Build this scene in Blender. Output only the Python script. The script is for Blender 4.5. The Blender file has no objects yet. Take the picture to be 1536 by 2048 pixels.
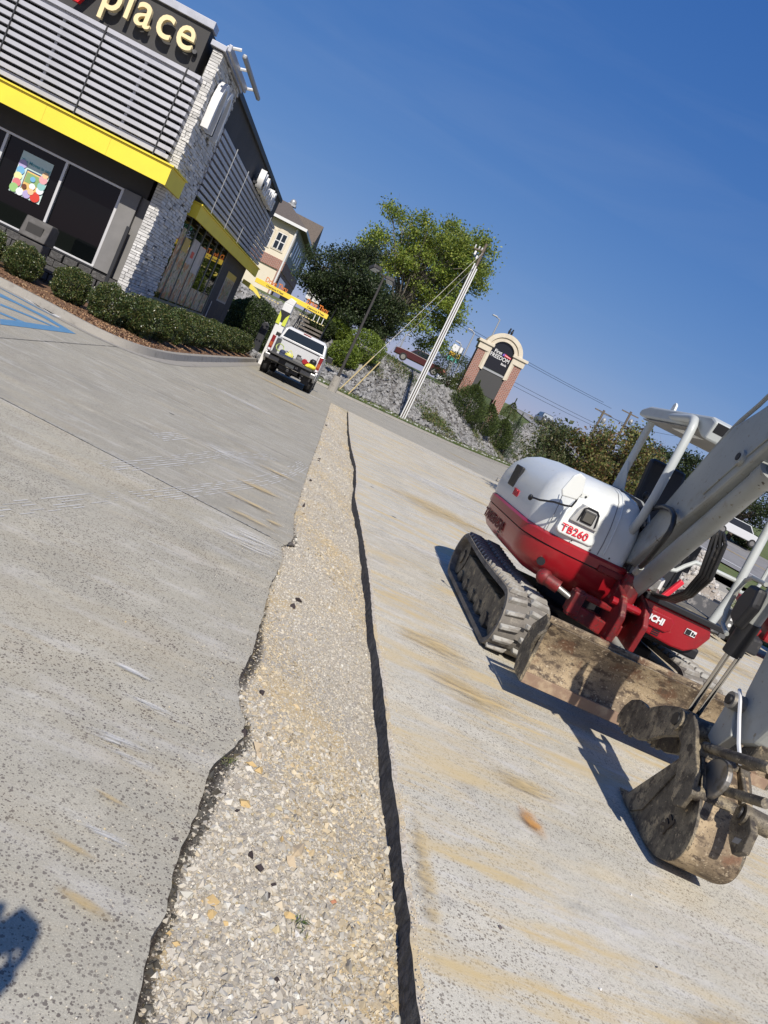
import bpy, bmesh, math, random
import numpy as np
from mathutils import Matrix, Vector
random.seed(7); rng = np.random.default_rng(7)
PI = math.pi
SC = bpy.context.scene
COL = SC.collection
# ------------------------------------------------------------------ camera
cam_d = bpy.data.cameras.new('camera'); cam = bpy.data.objects.new('camera', cam_d); COL.objects.link(cam)
RM = [[0.8988603, -0.4194095, -0.1270664], [-0.051263, 0.1873314, -0.9809582], [0.4352267, 0.8882582, 0.1468846]]
cam.matrix_world = Matrix([[RM[0][0], RM[0][1], RM[0][2], 0.0], [RM[1][0], RM[1][1], RM[1][2], 0.0],
                           [RM[2][0], RM[2][1], RM[2][2], 1.55], [0, 0, 0, 1]])
cam_d.sensor_fit = 'VERTICAL'; cam_d.sensor_height = 24.0; cam_d.lens = 24.0*1550/2048
cam_d.clip_start = 0.05; cam_d.clip_end = 3000
SC.camera = cam
# ------------------------------------------------------------------ light
SUN_EL = math.radians(42); SHADOW_AZ = math.radians(-0.4)      # shadows run along +Y
sh = Vector((math.sin(SHADOW_AZ)*math.cos(SUN_EL), math.cos(SHADOW_AZ)*math.cos(SUN_EL), -math.sin(SUN_EL)))
w = bpy.data.worlds.new('World'); SC.world = w; w.use_nodes = True
nt = w.node_tree; bg = nt.nodes['Background']
sky = nt.nodes.new('ShaderNodeTexSky'); sky.sky_type = 'NISHITA'; sky.sun_disc = False
sky.sun_elevation = SUN_EL
sky.sun_rotation = math.atan2(-sh.x, -sh.y)
sky.altitude = 300; sky.air_density = 1.0; sky.dust_density = 0.6; sky.ozone_density = 2.6
# colour response of the hazy summer sky: per channel gain and contrast
ST = 0.085
_sep = nt.nodes.new('ShaderNodeSeparateColor'); _cmb = nt.nodes.new('ShaderNodeCombineColor'); nt.links.new(sky.outputs[0], _sep.inputs[0])
for _i, (_p, _k) in enumerate(((1.17, 0.70), (0.727, 0.52), (0.405, 0.66))):
    _m = nt.nodes.new('ShaderNodeMath'); _m.operation = 'POWER'; nt.links.new(_sep.outputs[_i], _m.inputs[0]); _m.inputs[1].default_value = _p
    _n = nt.nodes.new('ShaderNodeMath'); _n.operation = 'MULTIPLY'; nt.links.new(_m.outputs[0], _n.inputs[0]); _n.inputs[1].default_value = _k*ST**_p/ST
    nt.links.new(_n.outputs[0], _cmb.inputs[_i])
# faint high cirrus
_tc = nt.nodes.new('ShaderNodeTexCoord'); _mp = nt.nodes.new('ShaderNodeMapping'); nt.links.new(_tc.outputs['Generated'], _mp.inputs[0]); _mp.inputs['Scale'].default_value = (1.0, 2.2, 7.0); _mp.inputs['Rotation'].default_value = (0.25, 0.1, 0.4)
_nz = nt.nodes.new('ShaderNodeTexNoise'); nt.links.new(_mp.outputs[0], _nz.inputs['Vector']); _nz.inputs['Scale'].default_value = 2.1; _nz.inputs['Detail'].default_value = 7; _nz.inputs['Roughness'].default_value = 0.55; _nz.inputs['Distortion'].default_value = 0.6
_mr = nt.nodes.new('ShaderNodeMapRange'); nt.links.new(_nz.outputs[0], _mr.inputs[0]); _mr.inputs[1].default_value = 0.48; _mr.inputs[2].default_value = 0.85; _mr.inputs[4].default_value = 0.08
_mx = nt.nodes.new('ShaderNodeMix'); _mx.data_type = 'RGBA'; nt.links.new(_mr.outputs[0], _mx.inputs[0]); nt.links.new(_cmb.outputs[0], _mx.inputs[6]); _mx.inputs[7].default_value = (5.2, 5.9, 7.2, 1)
nt.links.new(_mx.outputs[2], bg.inputs[0]); bg.inputs[1].default_value = ST
sun_d = bpy.data.lights.new('sun', 'SUN'); sun_d.energy = 4.9; sun_d.angle = math.radians(0.5); sun_d.color = (1.0, 0.935, 0.84)
sun = bpy.data.objects.new('sun', sun_d); COL.objects.link(sun)
sun.rotation_euler = sh.to_track_quat('-Z', 'Y').to_euler()
SC.view_settings.view_transform = 'Standard'; SC.view_settings.look = 'None'
SC.view_settings.exposure = 0.10; SC.view_settings.gamma = 1.0; SC.view_settings.use_curve_mapping = False

# ------------------------------------------------------------------ helpers
class MB:
    """collects verts / faces and links them as one mesh object"""
    def __init__(s): s.v = []; s.f = []; s.mi = []
    def add(s, vs, fs, m=0):
        o = len(s.v); s.v += [tuple(p) for p in vs]; s.f += [tuple(i+o for i in f) for f in fs]; s.mi += [m]*len(fs); return s
    def box(s, x0, x1, y0, y1, z0, z1, m=0, M=None):
        vs = [(x, y, z) for z in (z0, z1) for y in (y0, y1) for x in (x0, x1)]
        if M is not None: vs = [tuple(M @ Vector(p)) for p in vs]
        return s.add(vs, [(0,2,3,1),(4,5,7,6),(0,1,5,4),(2,6,7,3),(0,4,6,2),(1,3,7,5)], m)
    def bar(s, p0, p1, wd, ht, m=0, up=(0,0,1)):
        p0 = Vector(p0); p1 = Vector(p1); d = (p1-p0).normalized(); u = Vector(up)
        a = d.cross(u)
        if a.length < 1e-4: a = d.cross(Vector((1,0,0)))
        a.normalize(); b = a.cross(d)
        vs = []
        for p in (p0, p1):
            for sa, sb in ((-1,-1),(1,-1),(1,1),(-1,1)): vs.append(p + a*sa*wd/2 + b*sb*ht/2)
        return s.add(vs, [(0,3,2,1),(4,5,6,7),(0,1,5,4),(1,2,6,5),(2,3,7,6),(3,0,4,7)], m)
    def tube(s, pts, r, n=8, m=0, caps=True):
        pts = [Vector(p) for p in pts]; R = r if isinstance(r, (list, tuple)) else [r]*len(pts)
        base = len(s.v); prev = None
        for i, p in enumerate(pts):
            d = (pts[min(i+1, len(pts)-1)] - pts[max(i-1, 0)]).normalized()
            if prev is None:
                a = d.cross(Vector((0,0,1)))
                if a.length < 1e-3: a = d.cross(Vector((1,0,0)))
            else: a = prev - d*prev.dot(d)
            a.normalize(); prev = a; b = d.cross(a)
            for k in range(n):
                t = 2*PI*k/n; s.v.append(tuple(p + (a*math.cos(t) + b*math.sin(t))*R[i]))
        for i in range(len(pts)-1):
            for k in range(n):
                s.f.append((base+i*n+k, base+i*n+(k+1)%n, base+(i+1)*n+(k+1)%n, base+(i+1)*n+k)); s.mi.append(m)
        if caps:
            s.f.append(tuple(base+k for k in range(n))[::-1]); s.mi.append(m)
            s.f.append(tuple(base+(len(pts)-1)*n+k for k in range(n))); s.mi.append(m)
        return s
    def prism(s, poly, fn, d0, d1, m=0):
        """poly: 2-D outline; fn(a, b, d) -> 3-D point; from depth d0 to d1"""
        n = len(poly); vs = [fn(a, b, d0) for a, b in poly] + [fn(a, b, d1) for a, b in poly]
        return s.add(vs, [tuple(range(n))[::-1], tuple(range(n, 2*n))] + [(i, (i+1)%n, n+(i+1)%n, n+i) for i in range(n)], m)
    def loft(s, rings, m=0, caps=True):
        n = len(rings[0]); vs = [p for r in rings for p in r]
        fs = [(i*n+k, i*n+(k+1)%n, (i+1)*n+(k+1)%n, (i+1)*n+k) for i in range(len(rings)-1) for k in range(n)]
        if caps: fs += [tuple(range(n))[::-1], tuple((len(rings)-1)*n+k for k in range(n))]
        return s.add(vs, fs, m)
    def ball(s, c, r, n=10, k=7, m=0):
        rx, ry, rz = r if isinstance(r, (tuple, list)) else (r, r, r)
        rings = []
        for i in range(1, k):
            t = -PI/2 + PI*i/k
            rings.append([(c[0]+rx*math.cos(t)*math.cos(2*PI*j/n), c[1]+ry*math.cos(t)*math.sin(2*PI*j/n), c[2]+rz*math.sin(t)) for j in range(n)])
        return s.loft(rings, m)
    def mesh(s, name, mats, bevel=0, seg=2, smooth=False, fix=True):
        me = bpy.data.meshes.new(name); me.from_pydata(s.v, [], s.f)
        for mt in (mats if isinstance(mats, (list, tuple)) else [mats]): me.materials.append(mt)
        me.polygons.foreach_set('material_index', s.mi)
        if fix or bevel:
            bm = bmesh.new(); bm.from_mesh(me)
            bmesh.ops.recalc_face_normals(bm, faces=bm.faces)
            if bevel:
                eds = [e for e in bm.edges if len(e.link_faces) == 2 and e.calc_face_angle(0) > 0.5]
                bmesh.ops.bevel(bm, geom=eds, offset=bevel, segments=seg, profile=0.5, affect='EDGES', clamp_overlap=True)
            if smooth:
                for f in bm.faces: f.smooth = True
                for e in bm.edges:
                    if len(e.link_faces) == 2 and e.calc_face_angle(0) > math.radians(38): e.smooth = False
            bm.to_mesh(me); bm.free()
        return me
    def build(s, name, mats, parent=None, **kw):
        return link(s.mesh(name, mats, **kw), name, parent)

def wloc(o):
    p = Vector((0,0,0))
    while o is not None: p += o.location; o = o.parent
    return p
def link(me, name, parent=None):
    """verts are in world coordinates of the builder; the object keeps them there under its parent"""
    o = bpy.data.objects.new(name, me); COL.objects.link(o)
    if parent is not None: o.parent = parent; o.location = -wloc(parent)
    return o
def inst(me, name, parent, loc, scale=(1,1,1), rot=(0,0,0)):
    o = bpy.data.objects.new(name, me); COL.objects.link(o)
    if parent is not None: o.parent = parent; o.location = Vector(loc) - wloc(parent)
    else: o.location = loc
    o.scale = scale; o.rotation_euler = rot
    return o
def tag(o, label=None, cat=None, group=None, kind=None):
    if label: o['label'] = label
    if cat: o['category'] = cat
    if group: o['group'] = group
    if kind: o['kind'] = kind
    return o
def thing(name, label, cat, loc=(0,0,0), group=None):
    o = bpy.data.objects.new(name, None); COL.objects.link(o); o.location = loc; o.empty_display_size = 0.1
    return tag(o, label, cat, group)
def copy_tree(o, parent=None):
    c = o.copy(); COL.objects.link(c); c.parent = parent
    for ch in list(o.children): copy_tree(ch, c)
    return c
def struct(o): o['kind'] = 'structure'; return o

# ------------------------------------------------------------------ materials
def nn(t, kind, **kw):
    n = t.nodes.new(kind)
    for k, v in kw.items(): setattr(n, k, v)
    return n
def mixc(t, fac, a, b):
    n = nn(t, 'ShaderNodeMix', data_type='RGBA')
    for sock, val in ((n.inputs[0], fac), (n.inputs[6], a), (n.inputs[7], b)):
        if hasattr(val, 'links'): t.links.new(val, sock)
        elif isinstance(val, (int, float)): sock.default_value = val
        else: sock.default_value = (*val[:3], 1)
    return n.outputs[2]
def ramp(t, fac, lo, hi):
    n = nn(t, 'ShaderNodeMapRange'); t.links.new(fac, n.inputs[0])
    n.inputs[1].default_value = lo; n.inputs[2].default_value = hi; n.interpolation_type = 'SMOOTHSTEP'
    return n.outputs[0]
def math_(t, op, a, b=0.0):
    n = nn(t, 'ShaderNodeMath', operation=op)
    for sock, val in ((n.inputs[0], a), (n.inputs[1], b)):
        if hasattr(val, 'links'): t.links.new(val, sock)
        else: sock.default_value = val
    return n.outputs[0]
def coords(t, world=False, scale=(1,1,1), rot=(0,0,0)):
    src = nn(t, 'ShaderNodeNewGeometry').outputs['Position'] if world else nn(t, 'ShaderNodeTexCoord').outputs['Object']
    m = nn(t, 'ShaderNodeMapping'); t.links.new(src, m.inputs[0]); m.inputs['Scale'].default_value = scale; m.inputs['Rotation'].default_value = rot
    return m.outputs[0]
def noise(t, vec, sc, det=4, rough=0.55):
    n = nn(t, 'ShaderNodeTexNoise'); t.links.new(vec, n.inputs['Vector']); n.inputs['Scale'].default_value = sc
    n.inputs['Detail'].default_value = det; n.inputs['Roughness'].default_value = rough
    return n.outputs['Fac']
def newmat(name):
    m = bpy.data.materials.new(name); m.use_nodes = True; t = m.node_tree
    return m, t, t.nodes['Principled BSDF']
def setin(t, sock, val):
    if hasattr(val, 'links'): t.links.new(val, sock)
    elif isinstance(val, (int, float)): sock.default_value = val
    else: sock.default_value = (*val[:3], 1)
def bumpn(t, p, h, strength, dist=0.01):
    b = nn(t, 'ShaderNodeBump'); b.inputs['Strength'].default_value = strength; b.inputs['Distance'].default_value = dist
    t.links.new(h, b.inputs['Height']); t.links.new(b.outputs[0], p.inputs['Normal'])
def mat(name, col, rough=0.6, metal=0.0, layers=(), bump=None, world=False, spec=None, coat=0):
    """layers: (scale, colour2, lo, hi[, (sx,sy,sz)]) noise patches of real colour difference (dirt, wear)"""
    m, t, p = newmat(name); c = col
    for L in layers:
        v = coords(t, world, L[4] if len(L) > 4 else (1,1,1))
        c = mixc(t, ramp(t, noise(t, v, L[0], 5, 0.62), L[2], L[3]), c, L[1])
    setin(t, p.inputs['Base Color'], c)
    p.inputs['Roughness'].default_value = rough; p.inputs['Metallic'].default_value = metal
    if spec is not None: p.inputs['Specular IOR Level'].default_value = spec
    if coat: p.inputs['Coat Weight'].default_value = coat; p.inputs['Coat Roughness'].default_value = 0.12
    if bump: bumpn(t, p, noise(t, coords(t, world), bump[0], 4, 0.6), bump[1], bump[2] if len(bump) > 2 else 0.01)
    return m
def attrmat(name, rough=0.8, bump=None, transl=0.0, spec=0.3, world=True):
    """base colour from the per-element colour attribute (each stone or leaf has its own colour)"""
    m, t, p = newmat(name); a = nn(t, 'ShaderNodeAttribute', attribute_name='Col')
    t.links.new(a.outputs['Color'], p.inputs['Base Color']); p.inputs['Roughness'].default_value = rough
    p.inputs['Specular IOR Level'].default_value = spec
    if bump: bumpn(t, p, noise(t, coords(t, world), bump[0], 4, 0.6), bump[1], bump[2])
    if transl:
        tr = nn(t, 'ShaderNodeBsdfTranslucent'); hs = nn(t, 'ShaderNodeHueSaturation')
        t.links.new(a.outputs['Color'], hs.inputs['Color']); hs.inputs['Value'].default_value = 1.5; hs.inputs['Hue'].default_value = 0.485
        t.links.new(hs.outputs[0], tr.inputs[0])
        mx = nn(t, 'ShaderNodeMixShader'); mx.inputs[0].default_value = transl
        t.links.new(p.outputs[0], mx.inputs[1]); t.links.new(tr.outputs[0], mx.inputs[2])
        t.links.new(mx.outputs[0], t.nodes['Material Output'].inputs[0])
    return m

def concrete_mat(name, base, chip, chip_amt, yellow=0.0, white=0.0, seed=0.0, dust_dir=(0.75, 2.6, 1), band=0.0):
    m, t, p = newmat(name)
    v = coords(t, True); c = base
    c = mixc(t, ramp(t, noise(t, v, 0.7, 5, 0.6), 0.35, 0.7), c, [k*0.80 for k in base])
    c = mixc(t, ramp(t, noise(t, v, 3.1, 5, 0.65), 0.45, 0.75), c, [k*1.13 for k in base])
    c = mixc(t, ramp(t, noise(t, v, 34, 4, 0.7), 0.46, 0.72), c, [k*0.82 for k in base])
    c = mixc(t, ramp(t, noise(t, v, 150, 3, 0.75), 0.50, 0.66), c, [k*0.70 for k in base])
    c = mixc(t, ramp(t, noise(t, v, 210, 2, 0.7), 0.56, 0.70), c, [min(k*1.30, .7) for k in base])
    c = mixc(t, math_(t, 'MULTIPLY', ramp(t, noise(t, v, 1.9, 5, 0.7), 0.52, 0.72), 0.30), c, (base[0]*.92, base[1]*.86, base[2]*.84))
    # exposed aggregate chips, three sizes
    tot = None
    for sc, thr, keep in ((76, 0.25, 0.46), (128, 0.28, 0.5), (44, 0.17, 0.20)):
        vo = nn(t, 'ShaderNodeTexVoronoi'); vo.inputs['Scale'].default_value = sc; vo.inputs['Randomness'].default_value = 1.0
        wv = nn(t, 'ShaderNodeVectorMath', operation='ADD'); t.links.new(v, wv.inputs[0])
        nz = nn(t, 'ShaderNodeTexNoise'); nz.inputs['Scale'].default_value = sc*1.3; t.links.new(v, nz.inputs['Vector'])
        sm = nn(t, 'ShaderNodeVectorMath', operation='SCALE'); t.links.new(nz.outputs['Color'], sm.inputs[0]); sm.inputs['Scale'].default_value = 0.55/sc
        t.links.new(sm.outputs[0], wv.inputs[1]); t.links.new(wv.outputs[0], vo.inputs['Vector'])
        sep = nn(t, 'ShaderNodeSeparateColor'); t.links.new(vo.outputs['Color'], sep.inputs[0])
        k = math_(t, 'MULTIPLY', math_(t, 'LESS_THAN', sep.outputs[0], keep), math_(t, 'LESS_THAN', vo.outputs['Distance'], math_(t, 'MULTIPLY', sep.outputs[1], thr*2.0)))
        tot = k if tot is None else math_(t, 'MAXIMUM', tot, k)
    patch = ramp(t, noise(t, v, 1.3, 3, 0.5), 0.30, 0.62)
    tot_m = math_(t, 'MULTIPLY', tot, math_(t, 'ADD', math_(t, 'MULTIPLY', patch, 0.55), 0.45))
    c = mixc(t, math_(t, 'MULTIPLY', tot_m, chip_amt), c, chip)
    # dust smeared across the slabs
    sv = coords(t, True, dust_dir, (0, 0, math.radians(4)))
    if white:
        f = ramp(t, noise(t, sv, 1.9 + seed, 6, 0.68), 0.50, 0.72)
        c = mixc(t, math_(t, 'MULTIPLY', f, white), c, (0.60, 0.58, 0.54))
        f = ramp(t, noise(t, coords(t, True, (1.6, 9, 1), (0, 0, 0.3)), 0.9 + seed, 6, 0.75), 0.64, 0.74)
        c = mixc(t, math_(t, 'MULTIPLY', f, white*0.8), c, (0.64, 0.62, 0.57))
    if yellow:
        f = ramp(t, noise(t, coords(t, True, (0.42, 2.0, 1), (0, 0, math.radians(-5))), 1.15 + seed, 6, 0.68), 0.45, 0.66)
        g = ramp(t, noise(t, v, 0.45, 3, 0.5), 0.30, 0.55)
        c = mixc(t, math_(t, 'MULTIPLY', math_(t, 'MULTIPLY', f, g), yellow), c, (0.56, 0.44, 0.24))
        f = ramp(t, noise(t, coords(t, True, (0.9, 9, 1), (0, 0, 0.05)), 1.1, 5, 0.6), 0.60, 0.74)
        c = mixc(t, math_(t, 'MULTIPLY', f, yellow*0.75), c, (0.56, 0.42, 0.21))
    # grey tyre and oil grime
    f = ramp(t, noise(t, coords(t, True, (0.7, 1.6, 1), (0, 0, 0.25)), 0.8 + seed, 6, 0.7), 0.55, 0.80)
    c = mixc(t, math_(t, 'MULTIPLY', f, 0.55), c, (0.19, 0.185, 0.18))
    vo = nn(t, 'ShaderNodeTexVoronoi'); vo.inputs['Scale'].default_value = 0.9; t.links.new(v, vo.inputs['Vector'])
    spot = math_(t, 'MULTIPLY', ramp(t, vo.outputs['Distance'], 0.045, 0.025), 0.8)
    c = mixc(t, spot, c, (0.06, 0.06, 0.065))
    setin(t, p.inputs['Base Color'], c)
    p.inputs['Roughness'].default_value = 0.9; p.inputs['Specular IOR Level'].default_value = 0.25
    h = math_(t, 'ADD', noise(t, v, 120, 3, 0.7), math_(t, 'MULTIPLY', tot, 0.5))
    bumpn(t, p, h, 0.35, 0.0035)
    return m

M = {}
M['slab_near'] = concrete_mat('weathered aggregate concrete', (0.43, 0.402, 0.325), (0.080, 0.063, 0.060), 0.86, yellow=0.16, white=0.42)
M['slab_far'] = concrete_mat('smoother lot concrete', (0.375, 0.352, 0.290), (0.13, 0.115, 0.105), 0.55, yellow=0.12, white=0.36, seed=0.4)
M['slab_right'] = concrete_mat('dusty lot concrete', (0.565, 0.53, 0.44), (0.16, 0.135, 0.11), 0.80, yellow=1.0, white=0.75, seed=0.9)
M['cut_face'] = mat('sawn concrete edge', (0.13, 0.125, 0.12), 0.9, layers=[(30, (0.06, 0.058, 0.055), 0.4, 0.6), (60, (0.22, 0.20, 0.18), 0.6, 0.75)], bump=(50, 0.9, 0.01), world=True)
M['kerb'] = mat('kerb concrete', (0.30, 0.28, 0.245), 0.9, layers=[(5, (0.18, 0.165, 0.145), 0.5, 0.75), (40, (0.38, 0.36, 0.32), 0.5, 0.8)], bump=(60, 0.5, 0.006), world=True)
M['blue'] = mat('blue marking paint', (0.085, 0.22, 0.38), 0.75, layers=[(7, (0.12, 0.28, 0.45), 0.5, 0.75), (40, (0.28, 0.30, 0.32), 0.60, 0.72)], world=True)
M['white_mark'] = mat('white marking paint', (0.62, 0.63, 0.63), 0.75, layers=[(30, (0.35, 0.36, 0.36), 0.5, 0.7)], world=True)
M['mulch'] = mat('brown mulch', (0.16, 0.085, 0.045), 0.95, layers=[(14, (0.30, 0.18, 0.10), 0.5, 0.7), (30, (0.06, 0.035, 0.02), 0.5, 0.68)], bump=(28, 1.0, 0.03), world=True)
M['gravel'] = attrmat('crushed stone', 0.9, bump=(90, 0.4, 0.004))
M['rock'] = attrmat('grey riprap', 0.9, bump=(12, 0.6, 0.02))
M['leaf'] = attrmat('leaf', 0.5, transl=0.34, spec=0.45)
M['leaf_gloss'] = attrmat('boxwood leaf', 0.32, transl=0.12, spec=0.55)
M['needle'] = attrmat('evergreen leaf', 0.6, transl=0.15, spec=0.3)
M['grassblade'] = attrmat('grass blade', 0.6, transl=0.25, spec=0.3)
M['bark'] = mat('bark', (0.15, 0.12, 0.09), 0.9, layers=[(9, (0.07, 0.055, 0.045), 0.45, 0.65, (1,1,0.25))], bump=(20, 0.8, 0.03))
M['char'] = mat('charcoal stucco', (0.050, 0.049, 0.049), 0.85, layers=[(1.1, (0.060, 0.059, 0.059), 0.4, 0.7)], bump=(150, 0.35, 0.004))
M['grey_wall'] = mat('grey stucco', (0.205, 0.20, 0.195), 0.85, layers=[(1.5, (0.175, 0.172, 0.168), 0.4, 0.7)], bump=(150, 0.35, 0.004))
M['silver'] = mat('silver painted aluminium', (0.46, 0.47, 0.51), 0.42, 0.35, layers=[(3, (0.38, 0.39, 0.42), 0.45, 0.7)])
M['slat'] = mat('silver slat', (0.50, 0.50, 0.53), 0.42, 0.3, layers=[(2.5, (0.43, 0.43, 0.46), 0.4, 0.7)])
M['dark_metal'] = mat('dark metal', (0.035, 0.036, 0.04), 0.5, 0.4)
M['frame'] = mat('window frame aluminium', (0.62, 0.62, 0.62), 0.4, 0.3)
M['yellow'] = mat('yellow fascia paint', (0.80, 0.64, 0.05), 0.5, layers=[(1.4, (0.76, 0.60, 0.05), 0.4, 0.7)])
M['cream_letter'] = mat('cream sign acrylic', (0.80, 0.66, 0.38), 0.35)
M['red_letter'] = mat('red sign acrylic', (0.60, 0.015, 0.02), 0.35)
M['black'] = mat('black plastic', (0.012, 0.012, 0.014), 0.5)
M['white'] = mat('white paint', (0.66, 0.66, 0.65), 0.45)
M['ledge'] = attrmat('white ledgestone', 0.75, bump=(35, 0.8, 0.012), world=True)
M['darkstone'] = mat('dark split stone', (0.07, 0.068, 0.066), 0.85, layers=[(14, (0.13, 0.125, 0.12), 0.5, 0.72)], bump=(22, 1.0, 0.03), world=True)
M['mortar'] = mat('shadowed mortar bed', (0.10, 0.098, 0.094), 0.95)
def glassmat(name, tint, rough=0.02):
    m, t, p = newmat(name)
    p.inputs['Base Color'].default_value = (*tint, 1); p.inputs['Roughness'].default_value = rough
    p.inputs['IOR'].default_value = 1.5; p.inputs['Specular IOR Level'].default_value = 0.6
    return m
M['glass'] = glassmat('dark window glass', (0.003, 0.004, 0.0045))
M['glass'].node_tree.nodes['Principled BSDF'].inputs['Specular IOR Level'].default_value = 0.28
M['carglass'] = glassmat('dark car glass', (0.012, 0.018, 0.024), 0.04)
def poster_mat(name, base, spots, scale):
    m, t, p = newmat(name); v = coords(t, False, scale)
    c = base
    for i, (sc, col, lo, hi) in enumerate(spots):
        c = mixc(t, ramp(t, noise(t, v, sc, 3, 0.55), lo, hi), c, col)
    setin(t, p.inputs['Base Color'], c); p.inputs['Roughness'].default_value = 0.35
    return m
M['poster_food'] = poster_mat('printed food poster', (0.30, 0.28, 0.25), [(3.2, (0.36, 0.12, 0.05), 0.50, 0.56), (4.1, (0.10, 0.20, 0.05), 0.56, 0.61), (6, (0.55, 0.46, 0.33), 0.57, 0.62), (9, (0.04, 0.035, 0.035), 0.58, 0.63), (5, (0.5, 0.4, 0.06), 0.64, 0.67)], (1,1,1))
M['poster_gold'] = mat('gold poster band', (0.42, 0.30, 0.06), 0.4)
M['poster_grey'] = mat('pale poster', (0.40, 0.39, 0.42), 0.4, layers=[(3, (0.30, 0.29, 0.32), 0.45, 0.6)])
M['poster_mint'] = mat('mint poster paper', (0.55, 0.70, 0.66), 0.45)
M['teal'] = mat('teal print', (0.10, 0.40, 0.45), 0.5)
# machine
M['mwhite'] = mat('machine white paint', (0.66, 0.68, 0.66), 0.34, layers=[(1.7, (0.56, 0.57, 0.54), 0.48, 0.75), (38, (0.36, 0.33, 0.28), 0.66, 0.76), (9, (0.42, 0.38, 0.31), 0.66, 0.82)], coat=0.3)
M['mgrey'] = mat('canopy grey paint', (0.46, 0.485, 0.475), 0.4, layers=[(3, (0.38, 0.40, 0.385), 0.5, 0.75), (40, (0.26, 0.24, 0.20), 0.66, 0.75)])
M['boomgrey'] = mat('boom grey paint', (0.33, 0.345, 0.325), 0.42, layers=[(2.2, (0.27, 0.275, 0.25), 0.45, 0.75), (9, (0.06, 0.05, 0.04), 0.68, 0.72), (30, (0.20, 0.17, 0.12), 0.60, 0.72), (3.2, (0.24, 0.22, 0.17), 0.56, 0.72)], bump=(18, 0.12, 0.01))
M['mred'] = mat('machine red paint', (0.30, 0.008, 0.014), 0.36, layers=[(3.2, (0.22, 0.010, 0.014), 0.5, 0.75), (11, (0.30, 0.13, 0.09), 0.62, 0.80), (50, (0.45, 0.20, 0.14), 0.68, 0.78)], coat=0.25)
M['mudsteel'] = mat('muddy worn steel', (0.10, 0.085, 0.062), 0.60, layers=[(4.5, (0.23, 0.19, 0.125), 0.45, 0.58), (16, (0.045, 0.036, 0.028), 0.48, 0.62), (9, (0.36, 0.29, 0.18), 0.57, 0.66), (55, (0.38, 0.31, 0.21), 0.61, 0.70), (120, (0.05, 0.04, 0.03), 0.55, 0.65)], bump=(40, 0.6, 0.008))
M['bladesteel'] = mat('muddy blade steel', (0.20, 0.15, 0.095), 0.75, layers=[(2.8, (0.36, 0.275, 0.17), 0.44, 0.58), (10, (0.085, 0.06, 0.04), 0.48, 0.62, (1, 1, 2.2)), (5, (0.15, 0.08, 0.045), 0.55, 0.68), (45, (0.44, 0.36, 0.25), 0.57, 0.68), (110, (0.07, 0.05, 0.035), 0.56, 0.66)], bump=(45, 0.7, 0.008))
M['rubber'] = mat('dusty track rubber', (0.17, 0.155, 0.135), 0.9, layers=[(6, (0.10, 0.09, 0.08), 0.45, 0.62), (20, (0.26, 0.235, 0.20), 0.52, 0.68)], bump=(40, 0.6, 0.006))
M['lug'] = mat('worn track lug', (0.36, 0.35, 0.32), 0.85, layers=[(10, (0.24, 0.22, 0.19), 0.45, 0.62)], bump=(50, 0.5, 0.005))
M['rubber_dark'] = mat('dark rubber', (0.022, 0.022, 0.024), 0.75, layers=[(12, (0.06, 0.055, 0.05), 0.5, 0.7)])
M['hose'] = mat('black hydraulic hose', (0.014, 0.014, 0.015), 0.42, layers=[(20, (0.05, 0.045, 0.04), 0.55, 0.7)])
M['chrome'] = mat('chromed rod', (0.55, 0.54, 0.52), 0.15, 1.0)
M['steel'] = mat('worn steel', (0.30, 0.29, 0.27), 0.45, 0.7, layers=[(10, (0.18, 0.15, 0.11), 0.5, 0.7)])
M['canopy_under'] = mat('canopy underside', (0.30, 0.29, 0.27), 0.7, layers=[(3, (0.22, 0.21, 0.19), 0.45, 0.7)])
M['white_sticker'] = mat('white decal', (0.72, 0.72, 0.72), 0.5)
M['red_decal'] = mat('red decal', (0.62, 0.02, 0.04), 0.45)
M['tan'] = mat('pale limestone trim', (0.62, 0.56, 0.45), 0.8, layers=[(2, (0.54, 0.48, 0.38), 0.4, 0.7)])
M['cream_wall'] = mat('cream stucco', (0.66, 0.60, 0.48), 0.85, layers=[(0.4, (0.60, 0.545, 0.43), 0.4, 0.7)])
M['siding'] = mat('grey siding', (0.34, 0.335, 0.32), 0.8)
M['shingle'] = mat('brown shingle', (0.13, 0.105, 0.085), 0.9, layers=[(8, (0.09, 0.075, 0.06), 0.45, 0.65)], bump=(12, 0.6, 0.02))
def brickmat(name, sc, c1, c2, mort, rot=(PI/2, 0, 0)):
    m, t, p = newmat(name); b = nn(t, 'ShaderNodeTexBrick'); tc = nn(t, 'ShaderNodeTexCoord')
    sep = nn(t, 'ShaderNodeSeparateXYZ'); t.links.new(tc.outputs['Object'], sep.inputs[0])
    cmb = nn(t, 'ShaderNodeCombineXYZ'); t.links.new(math_(t, 'ADD', sep.outputs[0], sep.outputs[1]), cmb.inputs[0]); t.links.new(sep.outputs[2], cmb.inputs[1])
    t.links.new(cmb.outputs[0], b.inputs['Vector'])
    b.inputs['Scale'].default_value = sc; b.inputs['Color1'].default_value = (*c1, 1); b.inputs['Color2'].default_value = (*c2, 1); b.inputs['Mortar'].default_value = (*mort, 1)
    b.inputs['Mortar Size'].default_value = 0.03; b.inputs['Brick Width'].default_value = 0.5; b.inputs['Row Height'].default_value = 0.2
    t.links.new(b.outputs['Color'], p.inputs['Base Color']); p.inputs['Roughness'].default_value = 0.9
    bumpn(t, p, b.outputs['Fac'], -0.4, 0.01)
    return m
M['brick'] = brickmat('red brick', 1.9, (0.30, 0.10, 0.065), (0.22, 0.07, 0.05), (0.36, 0.32, 0.28))
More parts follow.
